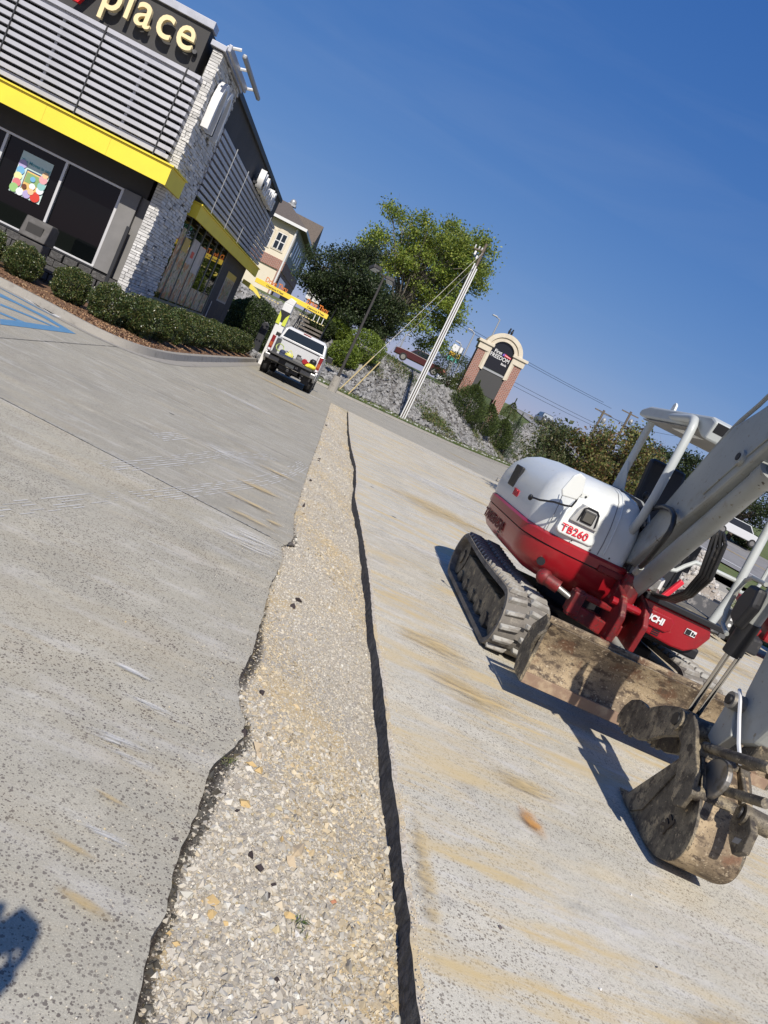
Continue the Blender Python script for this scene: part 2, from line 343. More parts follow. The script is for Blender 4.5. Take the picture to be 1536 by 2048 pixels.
M['wood'] = mat('weathered pole wood', (0.15, 0.12, 0.09), 0.9, layers=[(5, (0.09, 0.07, 0.055), 0.45, 0.65, (4,4,0.3))])
M['bronze'] = mat('bronze pole paint', (0.055, 0.050, 0.045), 0.5, 0.2)
M['pvc'] = mat('white conduit', (0.72, 0.72, 0.71), 0.5)
M['lens'] = mat('lamp lens', (0.62, 0.64, 0.66), 0.25)
M['galv'] = mat('galvanised lamp post', (0.33, 0.34, 0.35), 0.5, 0.4)
M['asphalt'] = mat('road asphalt', (0.22, 0.215, 0.21), 0.9, layers=[(0.6, (0.17, 0.165, 0.165), 0.4, 0.7), (20, (0.26, 0.25, 0.245), 0.5, 0.7)], world=True)
M['yline'] = mat('yellow line', (0.55, 0.36, 0.08), 0.8, layers=[(8, (0.30, 0.25, 0.15), 0.5, 0.7)], world=True)
M['maroon'] = mat('maroon car paint', (0.055, 0.006, 0.008), 0.4, coat=0.1)
M['silver_car'] = mat('dark grey car paint', (0.05, 0.055, 0.06), 0.25, coat=0.6)
M['truck_white'] = mat('white truck paint', (0.56, 0.57, 0.58), 0.3, layers=[(4, (0.56, 0.56, 0.55), 0.5, 0.8)], coat=0.5)
M['tail_red'] = mat('red tail lamp', (0.20, 0.008, 0.010), 0.2, coat=0.5)
M['tail_amber'] = mat('amber lamp', (0.36, 0.08, 0.02), 0.2, coat=0.5)
M['tyre'] = mat('tyre', (0.018, 0.018, 0.019), 0.85, layers=[(25, (0.05, 0.048, 0.045), 0.5, 0.7)])
M['bin_grey'] = mat('grey bin plastic', (0.065, 0.06, 0.055), 0.6, layers=[(6, (0.09, 0.085, 0.08), 0.45, 0.65)])
M['rubble'] = mat('dusty crushed concrete', (0.42, 0.38, 0.33), 0.95, layers=[(2.2, (0.30, 0.26, 0.22), 0.45, 0.6), (5, (0.56, 0.53, 0.48), 0.55, 0.68), (40, (0.22, 0.19, 0.17), 0.55, 0.7)], bump=(26, 1.0, 0.04), world=True)

# ------------------------------------------------------------------ numpy mesh builders
def np_mesh(name, V, F, Cv, material, k):
    me = bpy.data.meshes.new(name); n = len(V); nf = len(F)
    me.vertices.add(n); me.vertices.foreach_set('co', V.astype(np.float32).ravel())
    me.loops.add(nf*k); me.loops.foreach_set('vertex_index', F.astype(np.int32).ravel())
    me.polygons.add(nf); me.polygons.foreach_set('loop_start', np.arange(0, nf*k, k, dtype=np.int32))
    me.polygons.foreach_set('loop_total', np.full(nf, k, dtype=np.int32))
    at = me.color_attributes.new('Col', 'FLOAT_COLOR', 'POINT')
    c4 = np.ones((n, 4), np.float32); c4[:, :3] = Cv; at.data.foreach_set('color', c4.ravel())
    me.polygons.foreach_set('use_smooth', np.zeros(nf, bool))
    me.materials.append(material); me.update(calc_edges=True); me.validate()
    return me
t_ = (1+5**.5)/2
ICO_V = np.array([(-1,t_,0),(1,t_,0),(-1,-t_,0),(1,-t_,0),(0,-1,t_),(0,1,t_),(0,-1,-t_),(0,1,-t_),(t_,0,-1),(t_,0,1),(-t_,0,-1),(-t_,0,1)])/math.hypot(1,t_)
ICO_F = np.array([(0,11,5),(0,5,1),(0,1,7),(0,7,10),(0,10,11),(1,5,9),(5,11,4),(11,10,2),(10,7,6),(7,1,8),(3,9,4),(3,4,2),(3,2,6),(3,6,8),(3,8,9),(4,9,5),(2,4,11),(6,2,10),(8,6,7),(9,8,1)])
def rand_rot(n):
    q = rng.normal(size=(n, 4)); q /= np.linalg.norm(q, axis=1)[:, None]; a, b, c, d = q.T
    return np.stack([1-2*(c*c+d*d), 2*(b*c-a*d), 2*(b*d+a*c), 2*(b*c+a*d), 1-2*(b*b+d*d), 2*(c*d-a*b), 2*(b*d-a*c), 2*(c*d+a*b), 1-2*(b*b+c*c)], 1).reshape(n, 3, 3)
OCT_V = np.array([(1,0,0),(-1,0,0),(0,1,0),(0,-1,0),(0,0,1),(0,0,-1),(.62,.62,.55),(-.6,.55,-.6)]); OCT_F = np.array([(6,0,2),(6,2,4),(6,4,0),(0,4,3),(3,4,1),(4,2,1),(2,0,5),(0,3,5),(3,1,5),(7,1,2),(7,5,1),(7,2,5)])
def chips(P, S, colors, flat=(0.45, 0.95), jit=0.34):
    n = len(P); V = OCT_V[None]*(1+rng.uniform(-jit, jit, (n, 8, 1))) + rng.normal(0, .10, (n, 8, 3))
    V = V*np.stack([rng.uniform(.8, 1.35, n), rng.uniform(.6, 1.0, n), rng.uniform(flat[0], flat[1], n)], 1)[:, None, :]
    A = rand_rot(n); B = np.zeros((n, 3, 3)); an = rng.uniform(0, 6.28, n); B[:, 0, 0] = B[:, 1, 1] = np.cos(an); B[:, 0, 1] = -np.sin(an); B[:, 1, 0] = np.sin(an); B[:, 2, 2] = 1
    Rm = np.where((rng.random(n) < .4)[:, None, None], B, A)
    V = np.einsum('nij,nkj->nki', Rm, V)*S[:, None, None] + P[:, None, :]
    return V.reshape(-1, 3), (OCT_F[None]+(np.arange(n)*8)[:, None, None]).reshape(-1, 3), np.repeat(colors, 8, axis=0)
def stones(P, S, colors, flat=(0.45, 1.0), jit=0.22):
    n = len(P)
    V = ICO_V[None] * (1 + rng.uniform(-jit, jit, (n, 12, 1)))
    sc = np.stack([rng.uniform(0.7, 1.15, n), rng.uniform(0.6, 1.0, n), rng.uniform(flat[0], flat[1], n)], 1)
    V = V * sc[:, None, :]
    V = np.einsum('nij,nkj->nki', rand_rot(n), V) * S[:, None, None] + P[:, None, :]
    F = (ICO_F[None] + (np.arange(n)*12)[:, None, None]).reshape(-1, 3)
    return V.reshape(-1, 3), F, np.repeat(colors, 12, axis=0)
def leaves(P, size, col, cvar=0.25, aspect=0.55, D=None, dspread=1.0, tilt_up=0.3):
    """two-triangle folded leaves at P, optional main direction D"""
    n = len(P)
    d = rng.normal(size=(n, 3))
    if D is not None: d = D + d*dspread
    d[:, 2] += tilt_up*0.2
    d /= np.linalg.norm(d, axis=1)[:, None]
    u = rng.normal(size=(n, 3)); u[:, 2] += tilt_up*2
    a = np.cross(d, u); a /= np.linalg.norm(a, axis=1)[:, None]
    nrm = np.cross(a, d)
    L = size*rng.uniform(0.65, 1.3, n)[:, None]; W = L*aspect
    v0 = P - d*L*0.5; v1 = P + a*W*0.5 + nrm*W*0.12; v2 = P + d*L*0.5; v3 = P - a*W*0.5 + nrm*W*0.12
    V = np.stack([v0, v1, v2, v3], 1).reshape(-1, 3)
    F = np.arange(n*4).reshape(n, 4)
    c = np.array(col)[rng.integers(0, len(col), n)] * (1 + rng.uniform(-cvar, cvar, (n, 1)))
    return V, F, np.repeat(c, 4, axis=0)
def merge(parts):
    Vs, Fs, Cs = [], [], []; o = 0
    for V, F, C in parts: Vs.append(V); Fs.append(F+o); Cs.append(C); o += len(V)
    return np.concatenate(Vs), np.concatenate(Fs), np.concatenate(Cs)

# ------------------------------------------------------------------ text
def text_mesh(s, size, extrude, material, offset=0.0, align='LEFT', spacing=1.0, shear=0.0):
    cu = bpy.data.curves.new('text', 'FONT'); cu.body = s; cu.size = size; cu.extrude = extrude; cu.offset = offset
    cu.align_x = align; cu.space_character = spacing; cu.resolution_u = 4; cu.shear = shear
    o = bpy.data.objects.new('text', cu); COL.objects.link(o)
    dg = bpy.context.evaluated_depsgraph_get(); dg.update()
    me = bpy.data.meshes.new_from_object(o.evaluated_get(dg))
    bpy.data.objects.remove(o); me.materials.clear(); me.materials.append(material)
    return me
def put_text(me, name, parent, origin, xdir, ydir, sx=1.0, sy=1.0):
    x = Vector(xdir).normalized(); y = Vector(ydir).normalized(); z = x.cross(y)
    Mx = Matrix(((x.x*sx, y.x*sy, z.x, origin[0]), (x.y*sx, y.y*sy, z.y, origin[1]), (x.z*sx, y.z*sy, z.z, origin[2]), (0,0,0,1)))
    me.transform(Mx)
    return link(me, name, parent)

# =================================================================== GROUND
def sstep(x, a, b):
    t = np.clip((x-a)/(b-a), 0, 1); return t*t*(3-2*t)
BX = [-60, -20, -6, -.5, 1.2, 4.6, 8.5, 11.5, 14.5, 17.7, 20.0, 21.5]
BY = [44, 44.5, 45, 45.6, 45.3, 47.8, 51, 55.5, 60.5, 64.5, 70, 80]
def terrain_h(x, y):
    d = y - np.interp(x, BX, BY)
    bank = sstep(d, -0.8, 9.0)*np.interp(x, [-5, 6, 14], [3.35, 3.25, 3.55]) + np.clip(d-9, 0, 24)*0.048
    bank = bank*(1-sstep(x, 20.0, 23.5))
    road = np.clip(y-36, 0, 75)*0.092*sstep(x, 17.5, 22.5)*sstep(y, 36, 42)
    return np.maximum(bank, road)
def grid_mesh(name, xs, ys, hf, material):
    X, Yv = np.meshgrid(xs, ys); Z = hf(X, Yv)
    V = np.stack([X, Yv, Z], -1).reshape(-1, 3); nx = len(xs); ny = len(ys)
    i = (np.arange(ny-1)[:, None]*nx + np.arange(nx-1)[None]).ravel()
    F = np.stack([i, i+1, i+nx+1, i+nx], 1)
    me = np_mesh(name, V, F, np.ones((len(V), 3))*0.3, material, 4)
    me.polygons.foreach_set('use_smooth', np.ones(len(F), bool)); return me
# ground material: gravel soil on the bank, grass elsewhere (chosen by where the rock lies)
m, t, p = newmat('ground cover'); v = coords(t, True)
g = mixc(t, ramp(t, noise(t, v, 1.3, 5, 0.6), 0.35, 0.7), (0.075, 0.115, 0.025), (0.12, 0.135, 0.045))
g = mixc(t, ramp(t, noise(t, v, 9, 4, 0.6), 0.5, 0.75), g, (0.17, 0.15, 0.075))
r_ = mixc(t, ramp(t, noise(t, v, 2.2, 5, 0.7), 0.4, 0.65), (0.17, 0.16, 0.15), (0.08, 0.075, 0.07))
a = nn(t, 'ShaderNodeAttribute', attribute_name='Col'); sp = nn(t, 'ShaderNodeSeparateColor'); t.links.new(a.outputs['Color'], sp.inputs[0])
setin(t, p.inputs['Base Color'], mixc(t, sp.outputs[0], g, r_)); p.inputs['Roughness'].default_value = 0.95
bumpn(t, p, noise(t, v, 14, 4, 0.7), 0.9, 0.05)
M['groundcover'] = m
def rockmask(x, y):
    d = y - np.interp(x, BX, BY)
    return sstep(d, 0.8, 1.2)*(1-sstep(d, 7.4, 8.2))*(1-sstep(x, 20.5, 22.5))
xs = np.concatenate([np.arange(-60, -12, 3), np.arange(-12, 36, 0.7), np.arange(36, 130, 4)])
ys = np.concatenate([np.arange(40, 90, 0.6), np.arange(90, 240, 6)])
me = grid_mesh('terrain', xs, ys, lambda x, y: terrain_h(x, y)-0.03, M['groundcover'])
X, Yv = np.meshgrid(xs, ys); rm = rockmask(X, Yv).ravel()
c4 = np.ones((len(rm), 4), np.float32); c4[:, 0] = rm; me.color_attributes['Col'].data.foreach_set('color', c4.ravel())
struct(link(me, 'terrain'))
me = grid_mesh('ground', np.array([-900, -60, 130, 900.]), np.array([-300, 40, 240, 1500.]), lambda x, y: x*0-0.26, M['groundcover'])
c4 = np.zeros((16, 4), np.float32); me.color_attributes['Col'].data.foreach_set('color', c4.ravel())
struct(link(me, 'ground'))

# trench outline (metres): the left edge is broken, the right edge was sawn
LE = [(0.20, 0.2), (0.20, 1.55), (0.19, 1.69), (0.18, 1.81), (0.195, 1.91), (0.175, 2.11), (0.19, 2.37), (0.185, 2.62), (0.195, 2.72), (0.235, 2.86), (0.275, 3.0), (0.262, 3.15),
      (0.215, 3.28), (0.185, 3.51), (0.205, 3.89), (0.20, 4.36), (0.185, 5.11), (0.215, 5.86), (0.17, 6.24), (0.235, 6.46), (0.245, 6.75), (0.19, 7.59), (0.19, 8.69), (0.18, 11.4), (0.20, 15.4), (0.18, 30.5)]
RE = [(0.97, 0.2), (0.97, 1.86), (0.972, 2.08), (0.98, 2.3), (0.975, 2.56), (0.985, 2.88), (0.975, 3.36), (0.985, 4.01), (0.98, 4.57), (0.965, 5.18), (0.98, 6.33), (0.97, 7.68),
      (0.95, 8.79), (0.905, 10.6), (0.95, 11.78), (0.985, 14.0), (0.92, 17.0), (0.895, 21.0), (0.93, 30.5)]
Y_END = 30.5
def edge_pts(E, y0, y1, step, jit, seed):
    r = np.random.default_rng(seed); ys = np.arange(y0, y1, step); ys = np.append(ys, y1)
    xs = np.interp(ys, [e[1] for e in E], [e[0] for e in E])
    n = r.normal(size=len(ys)); n = np.convolve(n, [0.25, 0.5, 0.25], 'same')
    return xs + n*jit, ys
lex, ley = edge_pts(LE, 0.2, Y_END, 0.026, 0.005, 1); rex, rey = edge_pts(RE, 0.2, Y_END, 0.03, 0.0034, 2)
K = -0.22   # the cross joints of the left slabs run slightly askew
def left_slab(name, v0, v1, material, xfar=-45.0):
    """slab between joints y = v + K*x, bounded on the right by the trench"""
    lv = ley - K*lex; vs = np.unique(np.concatenate([[v0, v1], lv[(lv > v0) & (lv < v1)]])); vs = vs[(vs >= v0) & (vs <= v1)]
    ex = np.interp(vs, lv, lex); ey = np.interp(vs, lv, ley)
    b = MB(); n = len(vs); top = []; mid = []
    xl = [xfar]*n; P = []
    for i in range(n):
        x1 = float(ex[i]); y1 = float(ey[i])
        cols = [xfar, x1-0.02, x1, x1+0.001]
        P += [(xfar, y1 + K*(xfar-x1), 0.0), (x1-0.02, y1 - K*0.02, 0.0), (x1, y1, -0.004), (x1+0.002, y1, -0.16), (xfar, y1 + K*(xfar-x1), -0.16)]
    F = []
    for i in range(n-1):
        for k in range(4): F.append((i*5+k, i*5+k+1, (i+1)*5+k+1, (i+1)*5+k))
    F.append((0, 1, 2, 3, 4)); F.append(tuple((n-1)*5+k for k in (4, 3, 2, 1, 0)))
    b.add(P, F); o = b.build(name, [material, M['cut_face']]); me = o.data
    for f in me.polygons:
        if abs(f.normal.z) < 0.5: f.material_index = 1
    return struct(o)
G_ = 0.006
left_slab('concrete_slab', 0.0, 6.36-G_, M['slab_near'])
left_slab('concrete_slab', 6.36+G_, 11.2-G_, M['slab_far'])
left_slab('concrete_slab', 11.2+G_, 14.0-G_, M['slab_far'])
left_slab('concrete_slab', 14.0+G_, 22.0-G_, M['slab_far'])
left_slab('concrete_slab', 22.0+G_, 30.4, M['slab_far'])
# far lot beyond the trench, up to the kerb under the bank
def poly_sheet(name, pts, z, material, thick=0.0):
    b = MB()
    if thick: b.prism(pts, lambda x, y, d: (x, y, d), z-thick, z)
    else: b.add([(x, y, z) for x, y in pts], [tuple(range(len(pts)))])
    return struct(b.build(name, material))
bkerb = [(-60, 42.0), (-0.5, 42.6), (1.2, 42.3), (4.6, 44.6), (8.5, 47.8), (11.5, 52.4), (14.5, 57.6), (17.7, 61.7), (19.6, 66.0)]
pts = [(-60, 30.42+K*(-60.2)-0.0), (0.93, 30.4)] + [(0.93, 42.3)] + [p_ for p_ in bkerb[1::-1]]
poly_sheet('lot_pavement', [(-60, 43.6), (0.20, 30.42), (0.93, 30.51), (0.93, 42.35), (-0.5, 42.6)], 0.0, M['slab_far'], 0.16)
# right slab
def right_sheet():
    b = MB(); n = len(rex)
    RB = [(0.2, 12.0), (17.5, 12.0), (19.0, 12.2), (24.3, 16.4), (30.5, 19.2)]
    P = []
    for i in range(n):
        x, y = float(rex[i]), float(rey[i]); xr = float(np.interp(y, [q[0] for q in RB], [q[1] for q in RB]))
        P += [(x-0.002, y, -0.16), (x, y, -0.005), (x+0.016+0.012*abs(math.sin(y*37+math.sin(y*11)*2)), y, 0.0), (xr, y, 0.0), (xr, y, -0.16)]
    F = [(i*5+k, i*5+k+1, (i+1)*5+k+1, (i+1)*5+k) for i in range(n-1) for k in range(4)]
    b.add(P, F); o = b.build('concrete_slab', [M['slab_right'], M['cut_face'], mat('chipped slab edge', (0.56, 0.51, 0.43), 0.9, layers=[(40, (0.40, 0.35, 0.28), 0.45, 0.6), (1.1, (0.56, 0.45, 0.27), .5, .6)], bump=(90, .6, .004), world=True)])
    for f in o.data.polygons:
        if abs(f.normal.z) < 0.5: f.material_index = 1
        elif max(o.data.vertices[i].co.x for i in f.vertices) < 1.3: f.material_index = 2
    return struct(o)
right_sheet()
poly_sheet('lot_pavement', [(0.932, 30.51), (19.2, 30.51), (22.5, 35.2), (20.8, 45), (20.2, 66), (19.4, 66.0)] + [(x, y-0.02) for x, y in bkerb[-2:1:-1]] + [(0.932, 42.3)], 0.0, M['slab_far'], 0.16)
poly_sheet('lot_pavement', [(-45, -25), (28, -25), (28, 0.19), (0.98, 0.19), (0.2, 0.19), (-45, 0.19)], 0.0, M['slab_near'], 0.16)
poly_sheet('lot_pavement', [(12.01, 0.2), (28, 0.2), (28, 10), (12.01, 17.4)], 0.0, M['slab_right'], 0.16)
# worn joint lips and a long crack (thin real mortar ridges)
def ridge(name, pts, wd, z, material, seed):
    r = random.Random(seed); b = MB(); n = len(pts)
    for i in range(n-1):
        (x0, y0), (x1, y1) = pts[i], pts[i+1]; a = math.atan2(y1-y0, x1-x0); s_, c_ = -math.sin(a), math.cos(a)
        w0 = wd*r.uniform(.3, 1); w1 = wd*r.uniform(.3, 1)
        b.add([(x0+s_*w0, y0+c_*w0, z), (x1+s_*w1, y1+c_*w1, z), (x1-s_*w1, y1-c_*w1, z), (x0-s_*w0, y0-c_*w0, z)], [(0, 3, 2, 1)])
    return struct(b.build(name, material, fix=False))
# paint and dust marks on the left slabs
M['dust_white'] = None
def smear_mat(name, col, sc, lo, hi, stretch, rot, strength=1.0):
    m, t, p = newmat(name); v = coords(t, True, stretch, (0, 0, rot))
    f = ramp(t, noise(t, v, sc, 6, 0.72), lo, hi)
    uv = nn(t, 'ShaderNodeTexCoord').outputs['Generated']; s = nn(t, 'ShaderNodeSeparateXYZ'); t.links.new(uv, s.inputs[0])
    def sq(o): return math_(t, 'POWER', math_(t, 'ABSOLUTE', math_(t, 'SUBTRACT', o, 0.5)), 2.0)
    dd = math_(t, 'SQRT', math_(t, 'ADD', sq(s.outputs[0]), sq(s.outputs[1])))
    dd = math_(t, 'ADD', dd, math_(t, 'MULTIPLY', math_(t, 'SUBTRACT', noise(t, v, sc*0.8, 4, 0.6), 0.5), 0.5))
    e = ramp(t, dd, 0.44, 0.05)
    setin(t, p.inputs['Base Color'], col); p.inputs['Roughness'].default_value = 0.95
    t.links.new(math_(t, 'MULTIPLY', math_(t, 'MULTIPLY', f, e), strength), p.inputs['Alpha'])
    return m
SM_W = smear_mat('chalky white dust', (0.68, 0.67, 0.64), 3.0, 0.42, 0.62, (1.0, 9, 1), 0.15, 0.8)
SM_Y = smear_mat('yellow clay smear', (0.58, 0.44, 0.22), 3.0, 0.30, 0.62, (1.0, 5, 1), 0.10, 0.8)
SM_O = smear_mat('orange clay stain', (0.55, 0.27, 0.07), 7.0, 0.25, 0.6, (1, 1, 1), 0, 0.9)
SM_G = smear_mat('grey clay film', (0.42, 0.37, 0.28), 2.0, 0.35, 0.60, (0.8, 4, 1), 0.1, 0.7)
def smear(name, x0, x1, y0, y1, rot, material, z=0.004):
    cx, cy = (x0+x1)/2, (y0+y1)/2; b = MB(); hx, hy = (x1-x0)/2, (y1-y0)/2
    b.add([(-hx, -hy, 0), (hx, -hy, 0), (hx, hy, 0), (-hx, hy, 0)], [(0, 1, 2, 3)])
    o = b.build(name, material, fix=False); o.location = (cx, cy, z); o.rotation_euler = (0, 0, rot); return struct(o)
k_ = 0
_rs = random.Random(5); RANDOM_SM = []
for _ in range(46):
    _y = 5.5+32*_rs.random()**1.3; _x = 1.1+_rs.random()*_y*.35; _l = (.5+.10*_y)*_rs.uniform(.6, 1.6); RANDOM_SM.append((_x, _x+_l, _y, _y+(.05+.030*_y)*_rs.uniform(.5, 1.4), _rs.uniform(-.25, .1), _rs.choice([SM_W, SM_W, SM_Y, SM_Y])))
for (x0, x1, y0, y1, rt, mt) in RANDOM_SM + [(-.36, .10, 2.48, 2.66, -.28, SM_W), (-.30, .14, 2.86, 2.96, -.2, SM_W), (-.19, .01, 2.255, 2.295, -.22, SM_Y), (-.26, .02, 1.985, 2.03, -.24, SM_Y), (-.14, .12, 1.79, 1.85, -.28, SM_Y), (-.22, .12, 2.06, 2.14, -.25, SM_W), (-.40, -.1, 3.1, 3.16, -.2, SM_W),
        (-.10, .18, 6.75, 6.95, -.12, SM_Y), (-.6, .16, 7.9, 8.2, -.10, SM_Y), (-.5, .17, 9.3, 9.6, -.1, SM_Y), (-.45, .30, 5.45, 6.30, -.2, SM_W), (-.2, .25, 5.6, 6.15, -.1, SM_W), (-.5, .22, 6.5, 6.7, -.2, SM_Y), (-.7, .20, 7.1, 7.3, -.15, SM_Y), (-1.4, -.1, 8.7, 9.6, .1, SM_W), (-2.6, -.4, 15.2, 16.2, 0, SM_W),
        (-1.9, .1, 20.5, 21.5, 0, SM_Y), (-3.1, .2, 24.6, 26.2, 0, SM_Y), (-1.2, .2, 27.6, 29.6, 0, SM_W), (1.63, 1.79, 3.12, 3.44, .25, SM_O), (1.5, 2.1, 3.5, 3.8, -.1, SM_Y), (1.1, 2.2, 4.4, 5.0, -.1, SM_Y), (1.0, 1.9, 5.0, 5.7, -.1, SM_Y),
        (1.0, 2.6, 8.3, 9.2, -.05, SM_W), (1.1, 4.0, 12, 14.2, 0, SM_Y), (1.2, 5.0, 16, 18, 0, SM_W), (4.3, 6.2, 8.0, 9.8, -.15, SM_Y), (3.9, 5.6, 6.1, 7.4, -.1, SM_Y), (5.5, 8.5, 10.2, 12.5, -.1, SM_Y), (4, 9, 19, 23, 0, SM_W), (2.6, 3.6, 2.3, 3.0, 0, SM_Y), (2.0, 2.6, 2.05, 2.5, 0, SM_Y), (1.0, 1.12, 2.0, 3.1, 0, SM_Y)]:
    smear('dust_smear', x0, x1, y0, y1, rt, mt, 0.003 + 0.00025*k_); k_ += 1
# tyre scrub arcs: sets of fine chalky lines
def scuff(cx, cy, r0, a0, a1, n, gap, wd, jitter, seed):
    r = random.Random(seed); b = MB()
    for k in range(n):
        rr = r0 + k*gap; s0 = a0 + r.uniform(0, .08); s1 = a1 - r.uniform(0, .08); st = 26
        for i in range(st):
            if r.random() < 0.30: continue
            t0 = s0 + (s1-s0)*i/st; t1 = s0 + (s1-s0)*(i+1)/st; ww = wd*r.uniform(.25, 1)
            q = [(cx+(rr+o)*math.cos(t_), cy+(rr+o)*math.sin(t_), 0.0035) for t_, o in ((t0, -ww), (t0, ww), (t1, ww), (t1, -ww))]
            b.add(q, [(0, 1, 2, 3)])
    return struct(b.build('tyre_scuff', SM_W2, fix=False))
SM_W2 = mat('faint tyre chalk', (0.50, 0.49, 0.46), 0.95, world=True)
def scuff_path(P, n, gap, wd, seed, keep=.75):
    r = random.Random(seed); b = MB(); P = smooth_pts(P)
    for k in range(n):
        o_ = (k-(n-1)/2)*gap; Q = []
        for i, q in enumerate(P):
            a_ = P[max(i-1, 0)]; c_ = P[min(i+1, len(P)-1)]; tx, ty = c_[0]-a_[0], c_[1]-a_[1]; l = math.hypot(tx, ty); Q.append((q[0]-ty/l*o_, q[1]+tx/l*o_, -ty/l, tx/l))
        for i in range(len(Q)-1):
            if r.random() > keep*math.sin(PI*(i+1)/(len(Q)+1))**.4: continue
            w_ = wd*r.uniform(.3, 1); (x0, y0, nx, ny), (x1, y1, mx, my) = Q[i], Q[i+1]
            b.add([(x0+nx*w_, y0+ny*w_, .0028), (x1+mx*w_, y1+my*w_, .0028), (x1-mx*w_, y1-my*w_, .0028), (x0-nx*w_, y0-ny*w_, .0028)], [(0, 1, 2, 3)])
    return struct(b.build('tyre_scuff', SM_W2, fix=False))
def smooth_pts(P, it=3):
    for _ in range(it):
        Q = [P[0]]
        for a_, c_ in zip(P[:-1], P[1:]): Q += [(a_[0]*.75+c_[0]*.25, a_[1]*.75+c_[1]*.25), (a_[0]*.25+c_[0]*.75, a_[1]*.25+c_[1]*.75)]
        P = Q+[P[-1]]
    return P
scuff_path([(-.98, 5.7), (-.74, 6.6), (-.52, 7.5), (-.26, 8.6), (-.06, 9.8), (.10, 11.4)], 6, .035, .008, 1)
scuff_path([(-1.36, 6.2), (-1.18, 7.1), (-1.0, 8.0), (-.84, 9.0)], 6, .038, .008, 2); scuff_path([(-1.45, 8.3), (-1.34, 9.1)], 5, .04, .010, 3, .95); scuff_path([(-.85, 8.9), (-.6, 9.8), (-.3, 10.6)], 6, .04, .010, 4); scuff_path([(-1.6, 3.6), (-1.3, 4.6), (-1.05, 5.6)], 6, .03, .006, 6, .5)
# mortar lips along the first joint
ridge('joint_lip', [(x, 6.36 + K*x + 0.012) for x in np.arange(-9, 0.12, 0.06)], 0.012, 0.0045, mat('broken joint edge', (0.42, 0.41, 0.38), 0.95, layers=[(30, (0.15, 0.14, 0.13), 0.5, 0.6)], world=True), 3)

# trench bed: crushed stone base
def bed_h(x, y):
    xl = np.interp(y, [e[1] for e in LE], [e[0] for e in LE]); xr = np.interp(y, [e[1] for e in RE], [e[0] for e in RE])
    u = (x-xl)/(xr-xl)
    rise = 0.02*np.exp(-((u-0.12)/0.1)**2)
    rise = rise + 0.018*np.sin(y*9+np.sin(x*23)*1.5)*np.sin(x*13+y*2)*sstep(y, 2.2, 4.0)
    h = -0.018 - 0.094*sstep(u, 0.25, 1.0) - 0.006*sstep(-u, -0.06, 0.02) + 0.012*np.sin(y*2.1+x*3) + 0.008*np.sin(y*5.3+1) + rise*0.4
    return h
m, t, p = newmat('crushed limestone bed'); v = coords(t, True)
a = nn(t, 'ShaderNodeAttribute', attribute_name='Col')
c = mixc(t, ramp(t, noise(t, v, 70, 5, 0.75), 0.38, 0.62), (0.35, 0.31, 0.245), (0.53, 0.485, 0.40))
c = mixc(t, ramp(t, noise(t, v, 140, 3, 0.7), 0.54, 0.70), c, (0.33, 0.285, 0.235))
c = mixc(t, ramp(t, noise(t, v, 1.6, 5, 0.65), 0.50, 0.68), c, (0.56, 0.43, 0.23))
c = mixc(t, math_(t, 'MULTIPLY', ramp(t, noise(t, v, 6.5, 5, 0.75), 0.55, 0.70), 0.30), c, (0.32, 0.27, 0.21))
c = mixc(t, ramp(t, noise(t, v, 20, 4, 0.7), 0.60, 0.72), c, (0.60, 0.55, 0.47))
sp = nn(t, 'ShaderNodeSeparateColor'); t.links.new(a.outputs['Color'], sp.inputs[0])
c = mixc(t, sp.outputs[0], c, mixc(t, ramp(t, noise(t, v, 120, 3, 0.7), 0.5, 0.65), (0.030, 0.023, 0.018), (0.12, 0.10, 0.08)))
setin(t, p.inputs['Base Color'], c); p.inputs['Roughness'].default_value = 0.95
bumpn(t, p, math_(t, 'ADD', noise(t, v, 60, 5, 0.8), noise(t, v, 160, 3, 0.8)), 0.55, 0.010)
M['bed'] = m
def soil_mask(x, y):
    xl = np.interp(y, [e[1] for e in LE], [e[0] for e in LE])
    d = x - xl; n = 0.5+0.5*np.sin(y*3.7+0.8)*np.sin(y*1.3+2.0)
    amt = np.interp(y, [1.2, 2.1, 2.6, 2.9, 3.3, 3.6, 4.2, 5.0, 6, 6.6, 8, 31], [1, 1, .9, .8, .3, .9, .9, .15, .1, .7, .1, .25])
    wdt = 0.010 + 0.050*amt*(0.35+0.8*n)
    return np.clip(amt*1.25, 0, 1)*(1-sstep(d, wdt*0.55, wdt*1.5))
ysb = np.concatenate([np.arange(0.15, 8, 0.02), np.arange(8, 30.6, 0.08)]); ub = np.linspace(0, 1, 44)
Yb, Ub = np.meshgrid(ysb, ub, indexing='ij')
xl = np.interp(Yb, [e[1] for e in LE], [e[0] for e in LE])-0.03; xr = np.interp(Yb, [e[1] for e in RE], [e[0] for e in RE])+0.03
Xb = xl+(xr-xl)*Ub; Zb = bed_h(Xb, Yb) + rng.normal(size=Xb.shape)*np.where(Yb < 8, 0.0020, 0.004)
Vb = np.stack([Xb, Yb, Zb], -1).reshape(-1, 3); i = (np.arange(len(ysb)-1)[:, None]*44 + np.arange(43)[None]).ravel()
me = np_mesh('trench_bed', Vb, np.stack([i, i+1, i+45, i+44], 1), np.repeat(soil_mask(Vb[:, 0], Vb[:, 1])[:, None], 3, 1), M['bed'], 4)
me.polygons.foreach_set('use_smooth', np.ones(len(me.polygons), bool)); struct(link(me, 'trench_bed'))
